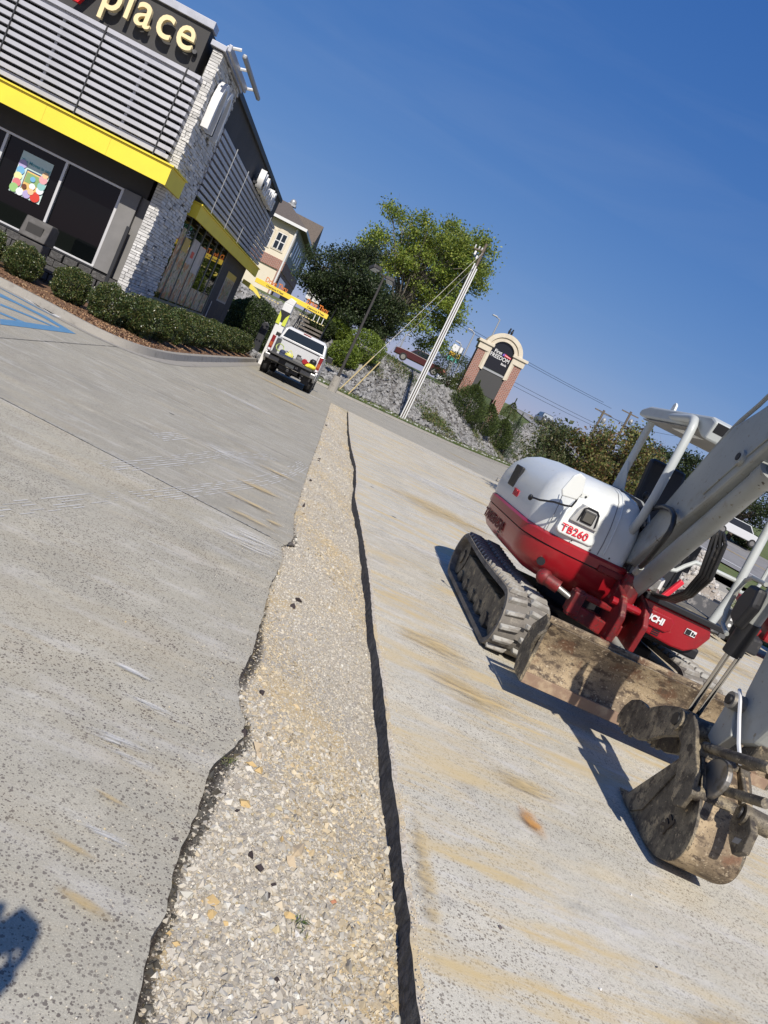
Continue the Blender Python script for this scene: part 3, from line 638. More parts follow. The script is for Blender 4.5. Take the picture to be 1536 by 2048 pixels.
# loose stones on the bed
PAL = np.array([(0.52,0.46,0.38),(0.55,0.50,0.425),(0.49,0.43,0.35),(0.44,0.385,0.315),(0.53,0.44,0.32),(0.53,0.475,0.395),(0.38,0.33,0.275),(0.50,0.40,0.24),(0.60,0.56,0.49)])
PAL = PAL*np.array([0.965, 1.0, 1.01]); PW = np.array([.22,.17,.17,.10,.10,.13,.05,.02,.04])
def scatter_bed(n, y0, y1, s0, s1, power=1.0):
    y = y0 + (y1-y0)*rng.random(n)**power; xlv = np.interp(y, [e[1] for e in LE], [e[0] for e in LE]); xrv = np.interp(y, [e[1] for e in RE], [e[0] for e in RE])
    x = xlv + 0.008 + (xrv-xlv-0.016)*rng.random(n)
    s = s0*(s1/s0)**(rng.random(n)**2.2)
    P = np.stack([x, y, bed_h(x, y)+s*0.05], 1)
    c = PAL[rng.choice(len(PAL), n, p=PW)]*(1+rng.uniform(-.32, .12, (n, 1)))
    yel = (rng.random(n) < 0.6*np.clip(np.sin(x*4.1+y*1.7)+0.1, 0, 1)); c[yel] *= np.array([1.02, 0.93, 0.76])
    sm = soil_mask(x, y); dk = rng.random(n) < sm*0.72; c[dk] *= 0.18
    return chips(P, s, c)
parts = [scatter_bed(30000, 1.2, 3.2, 0.0025, 0.0075), scatter_bed(4200, 1.2, 2.6, 0.007, 0.015), scatter_bed(1500, 1.2, 3.4, 0.011, 0.022), scatter_bed(34000, 2.9, 6.0, 0.0028, 0.008), scatter_bed(1300, 2.9, 7.0, 0.008, 0.017),
         scatter_bed(34000, 6.0, 14, 0.004, 0.010), scatter_bed(900, 6.0, 14, 0.010, 0.020), scatter_bed(12000, 14, 30, 0.007, 0.016)]
# a few larger clay lumps and dark asphalt bits
def lumps(lst):
    P = np.array([(x, y, bed_h(np.array(x), np.array(y))+s*0.3) for x, y, s, c in lst]); S = np.array([q[2] for q in lst]); C = np.array([q[3] for q in lst]); return chips(P, S*.95, C, jit=0.22)
OC = (0.50, 0.36, 0.17); DK = (0.045, 0.035, 0.035); TN = (0.46, 0.37, 0.25); WT = (0.62, 0.60, 0.56)
parts.append(lumps([(0.345, 2.97, .035, TN), (0.36, 2.90, .03, TN), (0.37, 2.80, .026, OC), (0.33, 2.82, .02, OC), (0.345, 2.55, .022, OC), (0.50, 2.58, .02, TN), (0.56, 2.42, .03, TN), (0.545, 2.36, .028, TN), (0.50, 2.45, .016, OC),
     (0.26, 2.55, .016, DK), (0.32, 2.49, .012, DK), (0.40, 2.30, .018, DK), (0.44, 2.26, .017, DK), (0.50, 2.22, .016, DK), (0.485, 2.17, .012, DK), (0.31, 2.04, .026, OC), (0.325, 2.0, .02, OC), (0.56, 2.13, .02, OC), (0.6, 2.08, .014, WT),
     (0.37, 1.99, .014, OC), (0.36, 1.95, .012, TN), (0.64, 1.83, .02, TN), (0.70, 1.80, .022, OC), (0.25, 1.85, .018, OC), (0.22, 1.88, .012, OC), (0.72, 2.3, .013, (0.40, 0.18, 0.10)), (0.55, 1.88, .012, DK), (0.77, 1.78, .016, TN),
     (0.24, 6.35, .06, (0.10, 0.09, 0.08)), (0.26, 6.42, .04, (0.35, 0.30, 0.24)), (0.40, 5.1, .035, DK), (0.37, 4.9, .025, DK), (0.52, 4.6, .02, TN), (0.30, 3.45, .02, DK), (0.27, 3.05, .03, DK), (0.24, 2.98, .02, DK)] +
    [(0.25+random.random()*.1, yy, .02+random.random()*.02, DK if random.random() < .6 else TN) for yy in (8.0, 8.3, 10.2, 12.3, 12.6, 16.2, 16.8, 19.5, 22, 24)]))
V, F, C = merge(parts)
tag(link(np_mesh('loose_gravel', V, F, C, M['gravel'], 3), 'loose_gravel'), 'crushed pale limestone filling the open trench', 'gravel', kind='stuff')
# crumbs spilled along the sawn edge and on the slabs
n = 3200; y = 1.2+8*rng.random(n)**1.4; side = rng.random(n) < 0.72
x = np.where(side, np.interp(y, [e[1] for e in RE], [e[0] for e in RE]) + np.abs(rng.normal(0, 0.04, n))+0.004, np.interp(y, [e[1] for e in LE], [e[0] for e in LE]) - np.abs(rng.normal(0, 0.15, n))-0.004)
s = rng.uniform(0.0012, 0.0045, n); V, F, C = stones(np.stack([x, y, s*0.4], 1), s, PAL[rng.choice(len(PAL), n, p=PW)])
P2 = [(1.72, 2.30, .008, WT), (2.07, 2.56, .009, (0.10, 0.09, 0.09)), (2.15, 3.02, .006, WT), (1.5, 1.95, .005, WT), (2.5, 2.35, .014, WT), (-.55, 3.45, .004, WT), (1.35, 2.42, .009, (0.12, 0.10, 0.10)), (-.42, 3.6, .006, (0.55,0.42,0.22)), (3.0, 4.6, .01, WT)]
V2, F2, C2 = stones(np.array([(a_, b_, c_*0.4) for a_, b_, c_, d_ in P2]), np.array([q[2] for q in P2]), np.array([q[3] for q in P2]))
V, F, C = merge([(V, F, C), (V2, F2, C2)])
tag(link(np_mesh('stone_crumbs', V, F, C, M['gravel'], 3), 'stone_crumbs'), 'tiny stone crumbs scattered on the concrete beside the trench', 'crumbs', kind='stuff')
# two weeds at the edge of the trench
for (wx, wy, lab) in ((0.235, 2.78, 'small green weed in the notch of the left concrete edge'), (0.60, 2.12, 'tiny grass sprout in the middle of the gravel bed')):
    n = 26; P = np.array([wx, wy, float(bed_h(np.array(wx), np.array(wy)))+0.015]) + rng.normal(0, .018, (n, 3))*[1, 1, .5]
    V, F, C = leaves(P, 0.03, [(0.10, 0.14, 0.04), (0.16, 0.16, 0.07)], aspect=0.14, D=np.array([0, 0, 1.0]), dspread=0.7)
    tag(link(np_mesh('weed', V, F, C, M['grassblade'], 4), 'weed'), lab, 'weed')

# blue accessible-parking paint, left edge
def mark(name, pts, material, z=0.005): b = MB(); b.add([(x, y, z) for x, y in pts], [tuple(range(len(pts)))]); return struct(b.build(name, material, fix=False))
mark('blue_parking_paint', [(-6.66, 16.03), (-6.43, 17.01), (-5.43, 16.51), (-4.57, 16.12), (-4.77, 15.45), (-5.14, 14.98), (-5.66, 15.14), (-6.41, 15.48)], M['blue'])
mark('blue_parking_paint', [(-6.04, 14.65), (-5.62, 14.52), (-5.09, 14.46), (-4.36, 13.95), (-4.38, 13.0), (-4.4, 11.8), (-4.4, 11.03), (-4.63, 11.53), (-4.65, 12.15), (-4.86, 12.04), (-4.95, 12.24), (-4.63, 12.42), (-4.61, 13.46), (-5.01, 13.26), (-5.29, 13.0), (-5.4, 13.24), (-4.99, 13.53), (-4.57, 13.64), (-4.61, 13.85), (-5.14, 14.16), (-5.57, 14.24), (-5.81, 14.13)], M['blue'])
mark('white_parking_symbol', [(-6.38, 15.97), (-6.41, 16.11), (-6.05, 15.9), (-5.81, 15.66), (-5.38, 15.21), (-5.15, 15.16), (-5.16, 15.65), (-5.16, 15.82), (-5.25, 15.67), (-5.32, 15.25), (-5.62, 15.5), (-5.74, 15.46), (-5.95, 15.63)], M['white_mark'], 0.009)
mark('white_parking_symbol', [(-5.86, 15.73), (-5.74, 15.97), (-5.58, 16.13), (-5.27, 16.07), (-5.09, 16.17), (-5.08, 15.96), (-5.27, 15.8), (-5.48, 15.78), (-5.66, 15.76), (-5.73, 15.58)], M['white_mark'], 0.0095)
ridge('slab_joint', [(-3.92+0.004*math.sin(y*3), y) for y in np.arange(6.9, 15.2, 0.15)], 0.014, 0.003, M['cut_face'], 5)

# kerb island around the planting bed
kc = [(-14, 16.9), (-9, 16.3), (-7, 15.95), (-5.9, 15.7), (-5.0, 15.25), (-4.4, 15.05), (-3.9, 15.2), (-3.55, 15.75), (-3.38, 16.8), (-3.3, 18.5), (-3.3, 26), (-3.35, 34.6)]
def smooth_poly(P, it=2):
    for _ in range(it):
        Q = [P[0]]
        for a_, b_ in zip(P[:-1], P[1:]): Q += [(a_[0]*.75+b_[0]*.25, a_[1]*.75+b_[1]*.25), (a_[0]*.25+b_[0]*.75, a_[1]*.25+b_[1]*.75)]
        P = Q+[P[-1]]
    return P
def offset_poly(P, d):
    out = []
    for i, q in enumerate(P):
        a_ = P[max(i-1, 0)]; b_ = P[min(i+1, len(P)-1)]; tx, ty = b_[0]-a_[0], b_[1]-a_[1]; l = math.hypot(tx, ty)
        out.append((q[0]-ty/l*d, q[1]+tx/l*d))
    return out
def kerb_strip(name, P, wd, h, material):
    In = offset_poly(P, wd); G = offset_poly(P, -0.28); b = MB(); n = len(P); V = []
    for i in range(n):
        o_ = P[i]; i_ = In[i]; t1 = (o_[0]*.8+i_[0]*.2, o_[1]*.8+i_[1]*.2)
        V += [(*G[i], 0.006), (*o_, 0.008), (*t1, h), (*i_, h), (*i_, 0.0)]
    b.add(V, [(i*5+k, (i+1)*5+k, (i+1)*5+k+1, i*5+k+1) for i in range(n-1) for k in range(4)])
    return struct(b.build(name, material, smooth=True))
kc = smooth_poly(kc); kerb_strip('kerb', kc, 0.16, 0.15, M['kerb'])
inner = offset_poly(kc, 0.15)
bedp = inner + [(-3.5, 34.6), (-14, 34.6)]
b = MB(); b.add([(x, y, 0.13) for x, y in inner] + [(x-0.9, y+(0.9 if y < 16.5 else 0), 0.22) for x, y in inner], [(i, i+1, len(inner)+i+1, len(inner)+i) for i in range(len(inner)-1)])
b.add([(x-0.9, y+(0.9 if y < 16.5 else 0), 0.22) for x, y in inner] + [(-14, 34.6, 0.22)], [tuple(range(len(inner)+1))])
struct(b.build('planting_bed', M['mulch']))
# wood chips and fallen leaves in the bed
n = 9000; k = rng.integers(0, len(inner)-1, n); f = rng.random(n); q = np.array(inner)
base = q[k]*(1-f[:, None]) + q[k+1]*f[:, None]; d = rng.random(n)*1.5
P = np.stack([base[:, 0]-d*0.8, base[:, 1]+d*np.where(base[:, 1] < 16.5, .9, 0.05), 0.14+0.075*np.clip(d, 0, 1)], 1)
V, F, C = leaves(P, 0.055, [(0.26, 0.15, 0.08), (0.12, 0.06, 0.035), (0.40, 0.27, 0.15), (0.07, 0.04, 0.03), (0.33, 0.20, 0.12)], aspect=0.45, tilt_up=0.9)
tag(link(np_mesh('bark_chips', V, F, C, attrmat('bark chip', 0.9), 4), 'bark_chips'), 'brown bark chips and dry leaves in the planting bed', 'mulch', kind='stuff')
# kerb line and grass under the rock bank
kerb_strip('kerb', [(x, y) for x, y in bkerb], 0.16, 0.13, M['kerb'])
b = MB(); gi = offset_poly(bkerb, 0.15); go = [(x, y + 3.6) for x, y in gi]; n = len(gi)
b.add([(x, y, 0.12) for x, y in gi] + [(x, y-0.6, 0.13) for x, y in go], [(i, i+1, n+i+1, n+i) for i in range(n-1)])
struct(b.build('grass_verge', mat('verge grass', (0.07, 0.11, 0.025), 0.95, layers=[(1.5, (0.13, 0.13, 0.05), 0.45, 0.65), (14, (0.035, 0.055, 0.015), 0.5, 0.7)], bump=(22, 1.0, 0.06), world=True)))
b = MB(); b.box(8.6, 9.8, 31.2, 32.2, 0, 0.14); b.prism([(7.7, 31.4), (8.6, 31.2), (8.6, 32.2), (7.9, 32.3)], lambda x, y, d: (x, y, d), 0, 0.14)
struct(b.build('kerb_stub', M['kerb'], bevel=0.03))

# right side: grass island, street going up the hill
poly_sheet('grass_island', [(10.6, 17.3), (11.4, 18.6), (13.0, 20.6), (15.6, 24.2), (18.0, 28.6), (20.8, 34.6), (23.3, 36.6), (30, 44.6), (60, 30), (60, 10), (20, 10), (12.5, 15.2)], 0.05, bpy.data.materials['verge grass'], 0.2)
def rz(x, y): return float(terrain_h(np.array(float(x)), np.array(float(y))))
def drape(name, A, B_, n, dz, material):
    """strip between polylines A and B, following the hill"""
    b = MB(); t_s = np.linspace(0, 1, n)
    def at(P, t):
        k = t*(len(P)-1); i = min(int(k), len(P)-2); f = k-i; return (P[i][0]*(1-f)+P[i+1][0]*f, P[i][1]*(1-f)+P[i+1][1]*f)
    m_ = 8; V = []
    for t in t_s:
        a_, c_ = at(A, t), at(B_, t)
        for j in range(m_+1):
            x = a_[0]+(c_[0]-a_[0])*j/m_; y = a_[1]+(c_[1]-a_[1])*j/m_; V.append((x, y, rz(x, y)+dz))
    b.add(V, [(i*(m_+1)+j, i*(m_+1)+j+1, (i+1)*(m_+1)+j+1, (i+1)*(m_+1)+j) for i in range(n-1) for j in range(m_)])
    o = b.build(name, material); 
    for f in o.data.polygons: f.use_smooth = True
    return struct(o)
RA = [(60, 33), (30, 42.5), (24.5, 45.5), (22.8, 56), (22.4, 75), (22.5, 105)]; RB_ = [(75, 56), (44, 58), (36, 64), (31.5, 76), (29.5, 90), (28.5, 105)]
drape('street', RA, RB_, 60, 0.06, M['asphalt'])
mid = [((a_[0]+b_[0])/2, (a_[1]+b_[1])/2) for a_, b_ in zip(RA, RB_)]
drape('street_line', [(x-.1, y-.16) for x, y in mid], [(x+.1, y) for x, y in mid], 60, 0.075, M['yline'])
drape('street_line', [(a_[0]*.9+b_[0]*.1, a_[1]*.9+b_[1]*.1) for a_, b_ in zip(RA, RB_)], [(a_[0]*.885+b_[0]*.115, a_[1]*.885+b_[1]*.115) for a_, b_ in zip(RA, RB_)], 60, 0.075, M['white_mark'])

# riprap bank
n = 15000; x = rng.uniform(-16, 22.3, n); d = rng.uniform(0.9, 8.2, n)**1.0; y = np.interp(x, BX, BY)+d
keep = rng.random(n) < (0.35+0.65*sstep(np.sin(x*1.7)*np.cos(y*1.1)+np.sin(x*.5+y*.8), -1.2, -.3)); x, y, d = x[keep], y[keep], d[keep]; n = len(x)
s = rng.uniform(0.09, 0.19, n)*(1+0.25*(rng.random(n) < .08)); g = rng.uniform(0.15, 0.31, n); lo = d < 0.8; g[lo] *= 1.3
C = np.stack([g, g*0.985, g*0.96], 1); P = np.stack([x, y, terrain_h(x, y)+s*0.15], 1)
V, F, C = chips(P, s, C, flat=(0.6, 1.0), jit=0.25)
tag(link(np_mesh('riprap', V, F, C, M['rock'], 3), 'riprap'), 'grey broken riprap rocks covering the sloping bank', 'rocks', kind='stuff')
n = 420; x = rng.uniform(-2, 19, n); y = np.interp(x, BX, BY)-rng.uniform(0.2, 1.6, n); s = rng.uniform(.05, .11, n); g = rng.uniform(.4, .6, n)
V, F, C = stones(np.stack([x, y, 0.13+s*.2], 1), s, np.stack([g, g*.98, g*.94], 1))
tag(link(np_mesh('strayed_rocks', V, F, C, M['rock'], 3), 'strayed_rocks'), 'pale stray rocks strewn over the grass verge below the bank', 'rocks', kind='stuff')
# weeds in the rocks and tufts on the verges
parts = []
for (cx, cy, r_, n_) in ((7.5, 52.2, 1.1, 1500), (6.6, 51.4, .8, 700), (10.8, 57.5, .9, 800), (-1.4, 48.5, .9, 700), (18.2, 68, 1.2, 1000), (16.4, 64.8, .8, 500), (1.3, 50.8, 1.0, 800), (3.5, 53.8, 1.6, 1600), (13.6, 60.9, .8, 500)):
    P = np.array([cx, cy, 0])+rng.normal(0, r_*.5, (n_, 3))*[1.4, .8, 0]; P[:, 2] = terrain_h(P[:, 0], P[:, 1])+rng.random(n_)*.35
    parts.append(leaves(P, 0.16, [(0.06, 0.10, 0.025), (0.11, 0.14, 0.04), (0.17, 0.15, 0.07)], aspect=.35, D=np.array([0, 0, 1.]), dspread=.8))
V, F, C = merge(parts); tag(link(np_mesh('bank_weeds', V, F, C, M['grassblade'], 4), 'bank_weeds'), 'low green and straw weeds growing between the riprap rocks', 'weeds', kind='stuff')
n = 16000; x = rng.uniform(11, 24, n); y = 17.3 + (x-10.6)*1.62 + rng.uniform(-7, 0.2, n); P = np.stack([x, y, np.full(n, .09)], 1)
V, F, C = leaves(P, 0.10, [(0.07, 0.12, 0.025), (0.10, 0.15, 0.03), (0.15, 0.15, 0.06)], aspect=.12, D=np.array([0, 0, 1.]), dspread=.45)
n = 9000; k = rng.integers(1, len(gi)-1, n); f = rng.random(n)[:, None]; q = np.array(gi); Pb = q[k]*(1-f)+q[np.minimum(k+1, len(gi)-1)]*f
P = np.stack([Pb[:, 0], Pb[:, 1]+rng.uniform(0, 2.9, n), np.full(n, .17)], 1)
V2, F2, C2 = leaves(P, 0.14, [(0.06, 0.11, 0.02), (0.10, 0.15, 0.035), (0.16, 0.16, 0.06)], aspect=.14, D=np.array([0, 0, 1.]), dspread=.5)
V, F, C = merge([(V, F, C), (V2, F2, C2)])
tag(link(np_mesh('grass_tufts', V, F, C, M['grassblade'], 4), 'grass_tufts'), 'short rough grass on the verges beside the lot', 'grass', kind='stuff')

# =================================================================== RESTAURANT
rest = thing('restaurant', 'charcoal restaurant with silver slatted screens, yellow canopies and a white stone corner pier', 'restaurant', (-5.2, 18.6, 0))
XS = -5.2          # plane of the side wall (faces +X)
b = MB()
b.box(-14, -5.62, 19.02, 34, 2.93, 6.2)                      # front wall above the glazing
b.box(-14, -5.62, 19.30, 19.6, 0, 2.93)
b.box(-5.75, -5.50, 21.1, 34.2, 3.36, 6.2)                   # side wall above glazing
b.box(-5.75, -5.35, 29.1, 34.2, 0, 3.36)
b.box(-5.75, -5.35, 21.1, 29.1, 0, 0.86)
b.build('wall', M['char'], rest)
b = MB(); b.box(-6.12, -5.72, 18.9, 19.25, 0.98, 2.93); b.box(-5.72, -5.46, 19.02, 19.3, 0.98, 2.93)
b.build('wall_panel', M['grey_wall'], rest, bevel=0.008)
b = MB(); b.box(-14, -5.72, 18.86, 19.3, 0.0, 0.30); b.build('plinth', M['darkstone'], rest)
me = MB().box(-.165, .165, -.05, .05, -.085, .085).mesh('stone', M['darkstone'], bevel=0.014)
for r in range(4):
    for k in range(20):
        o = inst(me, 'stone', rest, (-12.2 + k*0.34 + (r % 2)*0.17, 18.86 + random.uniform(-.012, .012), 0.36 + r*0.175), (random.uniform(.85, 1.03), 1, random.uniform(.9, 1.02)))
b = MB(); b.box(-14, -5.72, 18.90, 19.3, 0.98, 1.02); b.build('sill', M['dark_metal'], rest)
# recess and dark downpipe between panel and pier
b = MB(); b.box(-5.45, -5.36, 18.95, 19.4, 0, 3.2); b.box(-5.74, -5.66, 18.78, 18.86, 0, 2.2); b.build('door_frame', M['dark_metal'], rest, bevel=0.006)
# front windows
b = MB(); b.box(-14, -6.24, 19.14, 19.16, 1.05, 2.90); b.build('window_glass', M['glass'], rest)
mm = MB().box(-.03, .03, 19.06, 19.16, 1.02, 2.92).mesh('mullion', M['frame'], bevel=0.004)
for x in (-6.2, -7.53, -8.93, -10.3, -11.7): inst(mm, 'mullion', rest, (x, 0, 0))
b = MB(); b.box(-14, -6.17, 19.05, 19.13, 2.88, 2.935); b.box(-14, -6.17, 19.04, 19.13, 1.0, 1.055); b.build('window_rail', M['frame'], rest, bevel=0.004)
# low grey shelf seen through the glass
# yellow canopy (front)
b = MB(); b.box(-14, -5.12, 18.1, 18.16, 3.31, 3.72); b.box(-5.18, -5.12, 18.16, 19.55, 3.31, 3.72); b.build('yellow_fascia', M['yellow'], rest)
b = MB(); b.box(-14, -5.08, 18.05, 18.40, 3.725, 3.76); b.box(-5.30, -5.08, 18.40, 19.58, 3.725, 3.76); b.build('fascia_cap', M['yellow'], rest)
b = MB(); b.box(-14, -5.45, 18.17, 18.9, 3.66, 3.70); b.build('canopy_soffit', M['char'], rest)
b = MB()
for x in (-6.5, -7.95, -9.4): b.box(x-.002, x+.002, 18.098, 18.104, 3.32, 3.71)
b.build('fascia_joint', mat('fascia joint', (0.30, 0.22, 0.02), 0.6), rest)
# slatted screen (front): slats, posts
FX = [(-14.0, -11.2), (-11.17, -9.34), (-9.31, -7.51), (-7.48, -5.69), (-5.66, -5.36)]
NS = 12; Z0, Z1 = 3.90, 5.68
me = MB().box(0, 1, 0, .12, -.044, .044).mesh('slat', M['slat'], bevel=0.0)
sm = MB().box(-.10, .0, 0, 1, -.044, .044).mesh('slat', M['slat'])
for k in range(NS):
    z = Z0 + (Z1-Z0)*k/(NS-1)
    for (x0, x1) in FX: inst(me, 'slat', rest, (x0, 18.35, z), (x1-x0, 1, 1))
    inst(sm, 'slat', rest, (-5.36, 18.475, z), (1, .42, 1))
pm = MB().box(-.014, .014, -.02, .03, Z0-.09, Z1+.08).mesh('screen_post', M['dark_metal'])
for x in (-11.185, -9.325, -7.495, -5.675): inst(pm, 'screen_post', rest, (x, 18.345, 0))
b = MB()
b.box(-14, -5.48, 18.48, 18.51, Z0+.02, Z0+.10); b.box(-14, -5.48, 18.48, 18.51, Z1-.10, Z1-.02)
for x in (-10.1, -8.4, -6.55): b.box(x-.03, x+.03, 18.475, 18.52, Z0+.1, Z1-.1)
b.build('screen_bracket', M['silver'], rest)
# parapet with the sign
b = MB(); b.box(-14, -5.60, 18.62, 34.0, 5.5, 6.74); b.box(-5.60, -5.27, 21.1, 34.6, 5.4, 6.42); b.box(-14, -5.6, 18.85, 19.1, 3.7, 5.5); b.build('parapet', M['char'], rest)
b = MB(); b.box(-14, -5.55, 18.55, 18.95, 6.74, 6.90); b.build('parapet_cap', M['silver'], rest, bevel=0.008)
b = MB(); b.box(-5.45, -5.18, 21.0, 34.6, 6.40, 6.56); b.build('parapet_cap', M['dark_metal'], rest, bevel=0.008)
def letters(word, x0, z0, height, y, material, side=False, spacing=None, offset=0.012, ext=0.05, name='sign_letter', parent=rest, wscale=1.0, adv=None):
    """one object per character"""
    pos = 0.0
    for ch in word:
        if ch == ' ': pos += height*0.35; continue
        me = text_mesh(ch, height, ext, material, offset); xs_ = [v.co.x for v in me.vertices]; lo, hi = min(xs_), max(xs_)
        for v in me.vertices: v.co.x = (v.co.x-lo)*wscale
        if side: put_text(me, name, parent, (y, x0+pos, z0), (0, 1, 0), (0, 0, 1))
        else: put_text(me, name, parent, (x0+pos, y, z0), (1, 0, 0), (0, 0, 1))
        pos += (hi-lo)*wscale + (spacing if spacing is not None else height*0.12)
    return pos
letters('y', -8.42, 6.14, 0.95, 18.44, M['red_letter'], offset=0.030, ext=0.06)
letters('place', -7.80, 6.06, 1.02, 18.44, M['cream_letter'], offset=0.006, ext=0.06, spacing=0.115, wscale=.90)
b = MB()
for x in (-7.6, -6.8, -6.3, -5.95): b.box(x-.01, x+.01, 18.5, 18.62, 6.2, 6.22)
b.build('letter_stand_off', M['dark_metal'], rest)
b = MB(); b.tube([(-5.72, 18.60, 6.12), (-5.72, 18.48, 6.14)], .05, 10); b.build('sign_conduit', M['dark_metal'], rest)
# the white ledgestone pier
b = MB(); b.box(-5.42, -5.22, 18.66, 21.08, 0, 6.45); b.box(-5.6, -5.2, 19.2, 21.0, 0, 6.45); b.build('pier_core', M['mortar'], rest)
allst = []   # (corner list) front face stones and side face stones
r2 = np.random.default_rng(11)
z = 0.02
while z < 6.42:
    h = r2.uniform(0.055, 0.085); h = min(h, 6.44-z)
    if r2.random() < .5: xs_ = [-5.42, -5.42+r2.uniform(.08, .16), -5.20]
    else: xs_ = [-5.42, -5.20]
    for a_, c_ in zip(xs_[:-1], xs_[1:]): allst.append((0, a_, c_, z, z+h, r2.uniform(.0, .016)))
    y = 18.63
    while y < 21.08:
        l = min(r2.uniform(.14, .42), 21.10-y)
        if l > 0.03: allst.append((1, y, y+l, z, z+h, r2.uniform(-.012, .035)))
        y += l
    z += h
def stone_col(n): 
    g = r2.uniform(.44, .64, n); return np.stack([g, g*.985, g*.955], 1)
def stone_mesh_np(lst):
    V = []; F = []; Cc = []
    for (face, a_, c_, z0, z1, pr) in lst:
        g = r2.uniform(.44, .66); col = (g, g*.985, g*.95); o = len(V); q = 0.005; j = lambda: r2.uniform(-.008, .008)
        if face == 0:
            fr_ = [(a_+q, 18.63-pr+j(), z0+q), (c_-q, 18.63-pr+j(), z0+q), (c_-q, 18.63-pr+j(), z1-q), (a_+q, 18.63-pr+j(), z1-q)]; bk = [(a_+q, 18.70, z0+q), (c_-q, 18.70, z0+q), (c_-q, 18.70, z1-q), (a_+q, 18.70, z1-q)]
        else:
            fr_ = [(-5.19+pr+j(), a_+q, z0+q), (-5.19+pr+j(), c_-q, z0+q), (-5.19+pr+j(), c_-q, z1-q), (-5.19+pr+j(), a_+q, z1-q)]; bk = [(-5.26, a_+q, z0+q), (-5.26, c_-q, z0+q), (-5.26, c_-q, z1-q), (-5.26, a_+q, z1-q)]
        V += fr_+bk; F += [(o, o+1, o+2, o+3), (o, o+4, o+5, o+1), (o+1, o+5, o+6, o+2), (o+2, o+6, o+7, o+3), (o+3, o+7, o+4, o)]; Cc += [col]*8
    return np.array(V), np.array(F), np.array(Cc)
front = [s_ for s_ in allst if s_[0] == 0]; side = [s_ for s_ in allst if s_[0] == 1]
side.sort(key=lambda s_: -(s_[2]-s_[1])*(s_[4]-s_[3])/((s_[1]-17.0)**1.0)); singles = front + side; singles, rest_st = singles[:300], singles[300:]
for s_ in singles:
    V, F, C = stone_mesh_np([s_]); link(np_mesh('ledge_stone', V, F, C, M['ledge'], 4), 'ledge_stone', rest)
V, F, C = stone_mesh_np(rest_st); tag(link(np_mesh('ledge_stones', V, F, C, M['ledge'], 4), 'ledge_stones', rest), kind='stuff')
b = MB(); b.box(-5.50, -5.14, 18.55, 21.2, 6.45, 6.57); b.build('pier_cap', M['silver'], rest, bevel=0.01)
# lamp rails on the roof edge
b = MB(); b.bar((-5.02, 18.3, 6.50), (-5.02, 20.9, 6.50), 0.08, 0.15); b.build('roof_light_rail', M['silver'], rest, bevel=0.015)
b = MB(); b.bar((-4.78, 18.7, 6.60), (-4.78, 21.5, 6.60), 0.10, 0.10); b.build('roof_light_tube', M['galv'], rest, bevel=0.03)
b = MB()
for y in (18.4, 19.6, 20.9): b.tube([(-5.1, y, 6.52), (-4.8, y, 6.60)], .035, 6)
b.build('rail_bracket', M['white'], rest)
# arched letter sculpture on the side of the pier: two joined arches, seen almost edge-on
def arch_band(y0, y1, z0, z1, wd, n=14):
    yc, hw = (y0+y1)/2, (y1-y0)/2; out = []; inn = []
    for k in range(n+1):
        t = PI*k/n; out.append((yc-hw*math.cos(t), z0+(z1-z0)*math.sin(t)**0.62 if 0 < k < n else z0))
        inn.append((yc-(hw-wd)*math.cos(t), z0+(z1-z0-wd*1.1)*math.sin(t)**0.62 if 0 < k < n else z0))
    return out, inn
for (y0, y1) in ((18.95, 19.62), (19.52, 20.2)):
    o_, i_ = arch_band(y0, y1, 4.92, 6.05, 0.12); b = MB(); n = len(o_); V = []
    for x in (-5.16, -4.98): V += [(x, y, z) for y, z in o_] + [(x, y, z) for y, z in i_]
    F = []
    for k in range(n-1):
        F += [(k, k+1, n+k+1, n+k), (2*n+k, 3*n+k, 3*n+k+1, 2*n+k+1), (k, 2*n+k, 2*n+k+1, k+1), (n+k, n+k+1, 3*n+k+1, 3*n+k)]
    F += [(0, n, 3*n, 2*n), (n-1, 3*n-1, 4*n-1, 2*n-1)]
    b.add(V, F); b.build('arch_sign', M['white'], rest)
# side screen
me = MB().box(-.10, 0, 0, 1, -.05, .05).mesh('slat', M['slat'])
SY = [21.12, 23.28, 25.8, 28.65, 31.3, 33.5, 35.5]; SZ0, SZ1 = 3.80, 5.46
for k in range(11):
    z = SZ0+(SZ1-SZ0)*k/10
    for y0, y1 in zip(SY[:-1], SY[1:]): inst(me, 'slat', rest, (-5.15, y0+.015, z), (1, y1-y0-.03, 1))
pm2 = MB().box(-5.160, -5.135, -.012, .012, SZ0-.2, SZ1+.12).mesh('screen_post', M['galv'])
for y in SY[1:-1]: inst(pm2, 'screen_post', rest, (0, y, 0))
cm = MB().box(-.045, .045, -.01, .01, -.035, .035).mesh('screen_clip', M['silver'])
for y in SY[1:]:
    for k in range(11): inst(cm, 'screen_clip', rest, (-5.30, y-.30, SZ0+(SZ1-SZ0)*(k+.5)/10))
# side canopy
b = MB(); b.box(-5.5, -5.0, 21.3, 21.36, 3.22, 3.58); b.box(-5.06, -5.0, 21.36, 35.1, 3.22, 3.58); b.build('yellow_fascia', M['yellow'], rest)
b = MB(); b.box(-5.5, -4.96, 21.27, 35.15, 3.585, 3.62); b.build('fascia_cap', M['yellow'], rest)
b = MB(); b.box(-5.5, -5.07, 21.4, 35.1, 3.36, 3.40); b.build('canopy_soffit', M['char'], rest)
sl = MB().box(-5.28, -5.12, 0, .5, 3.30, 3.355).mesh('soffit_light', M['white'])
for y in np.arange(22.5, 35, 1.6): inst(sl, 'soffit_light', rest, (0, float(y), 0))
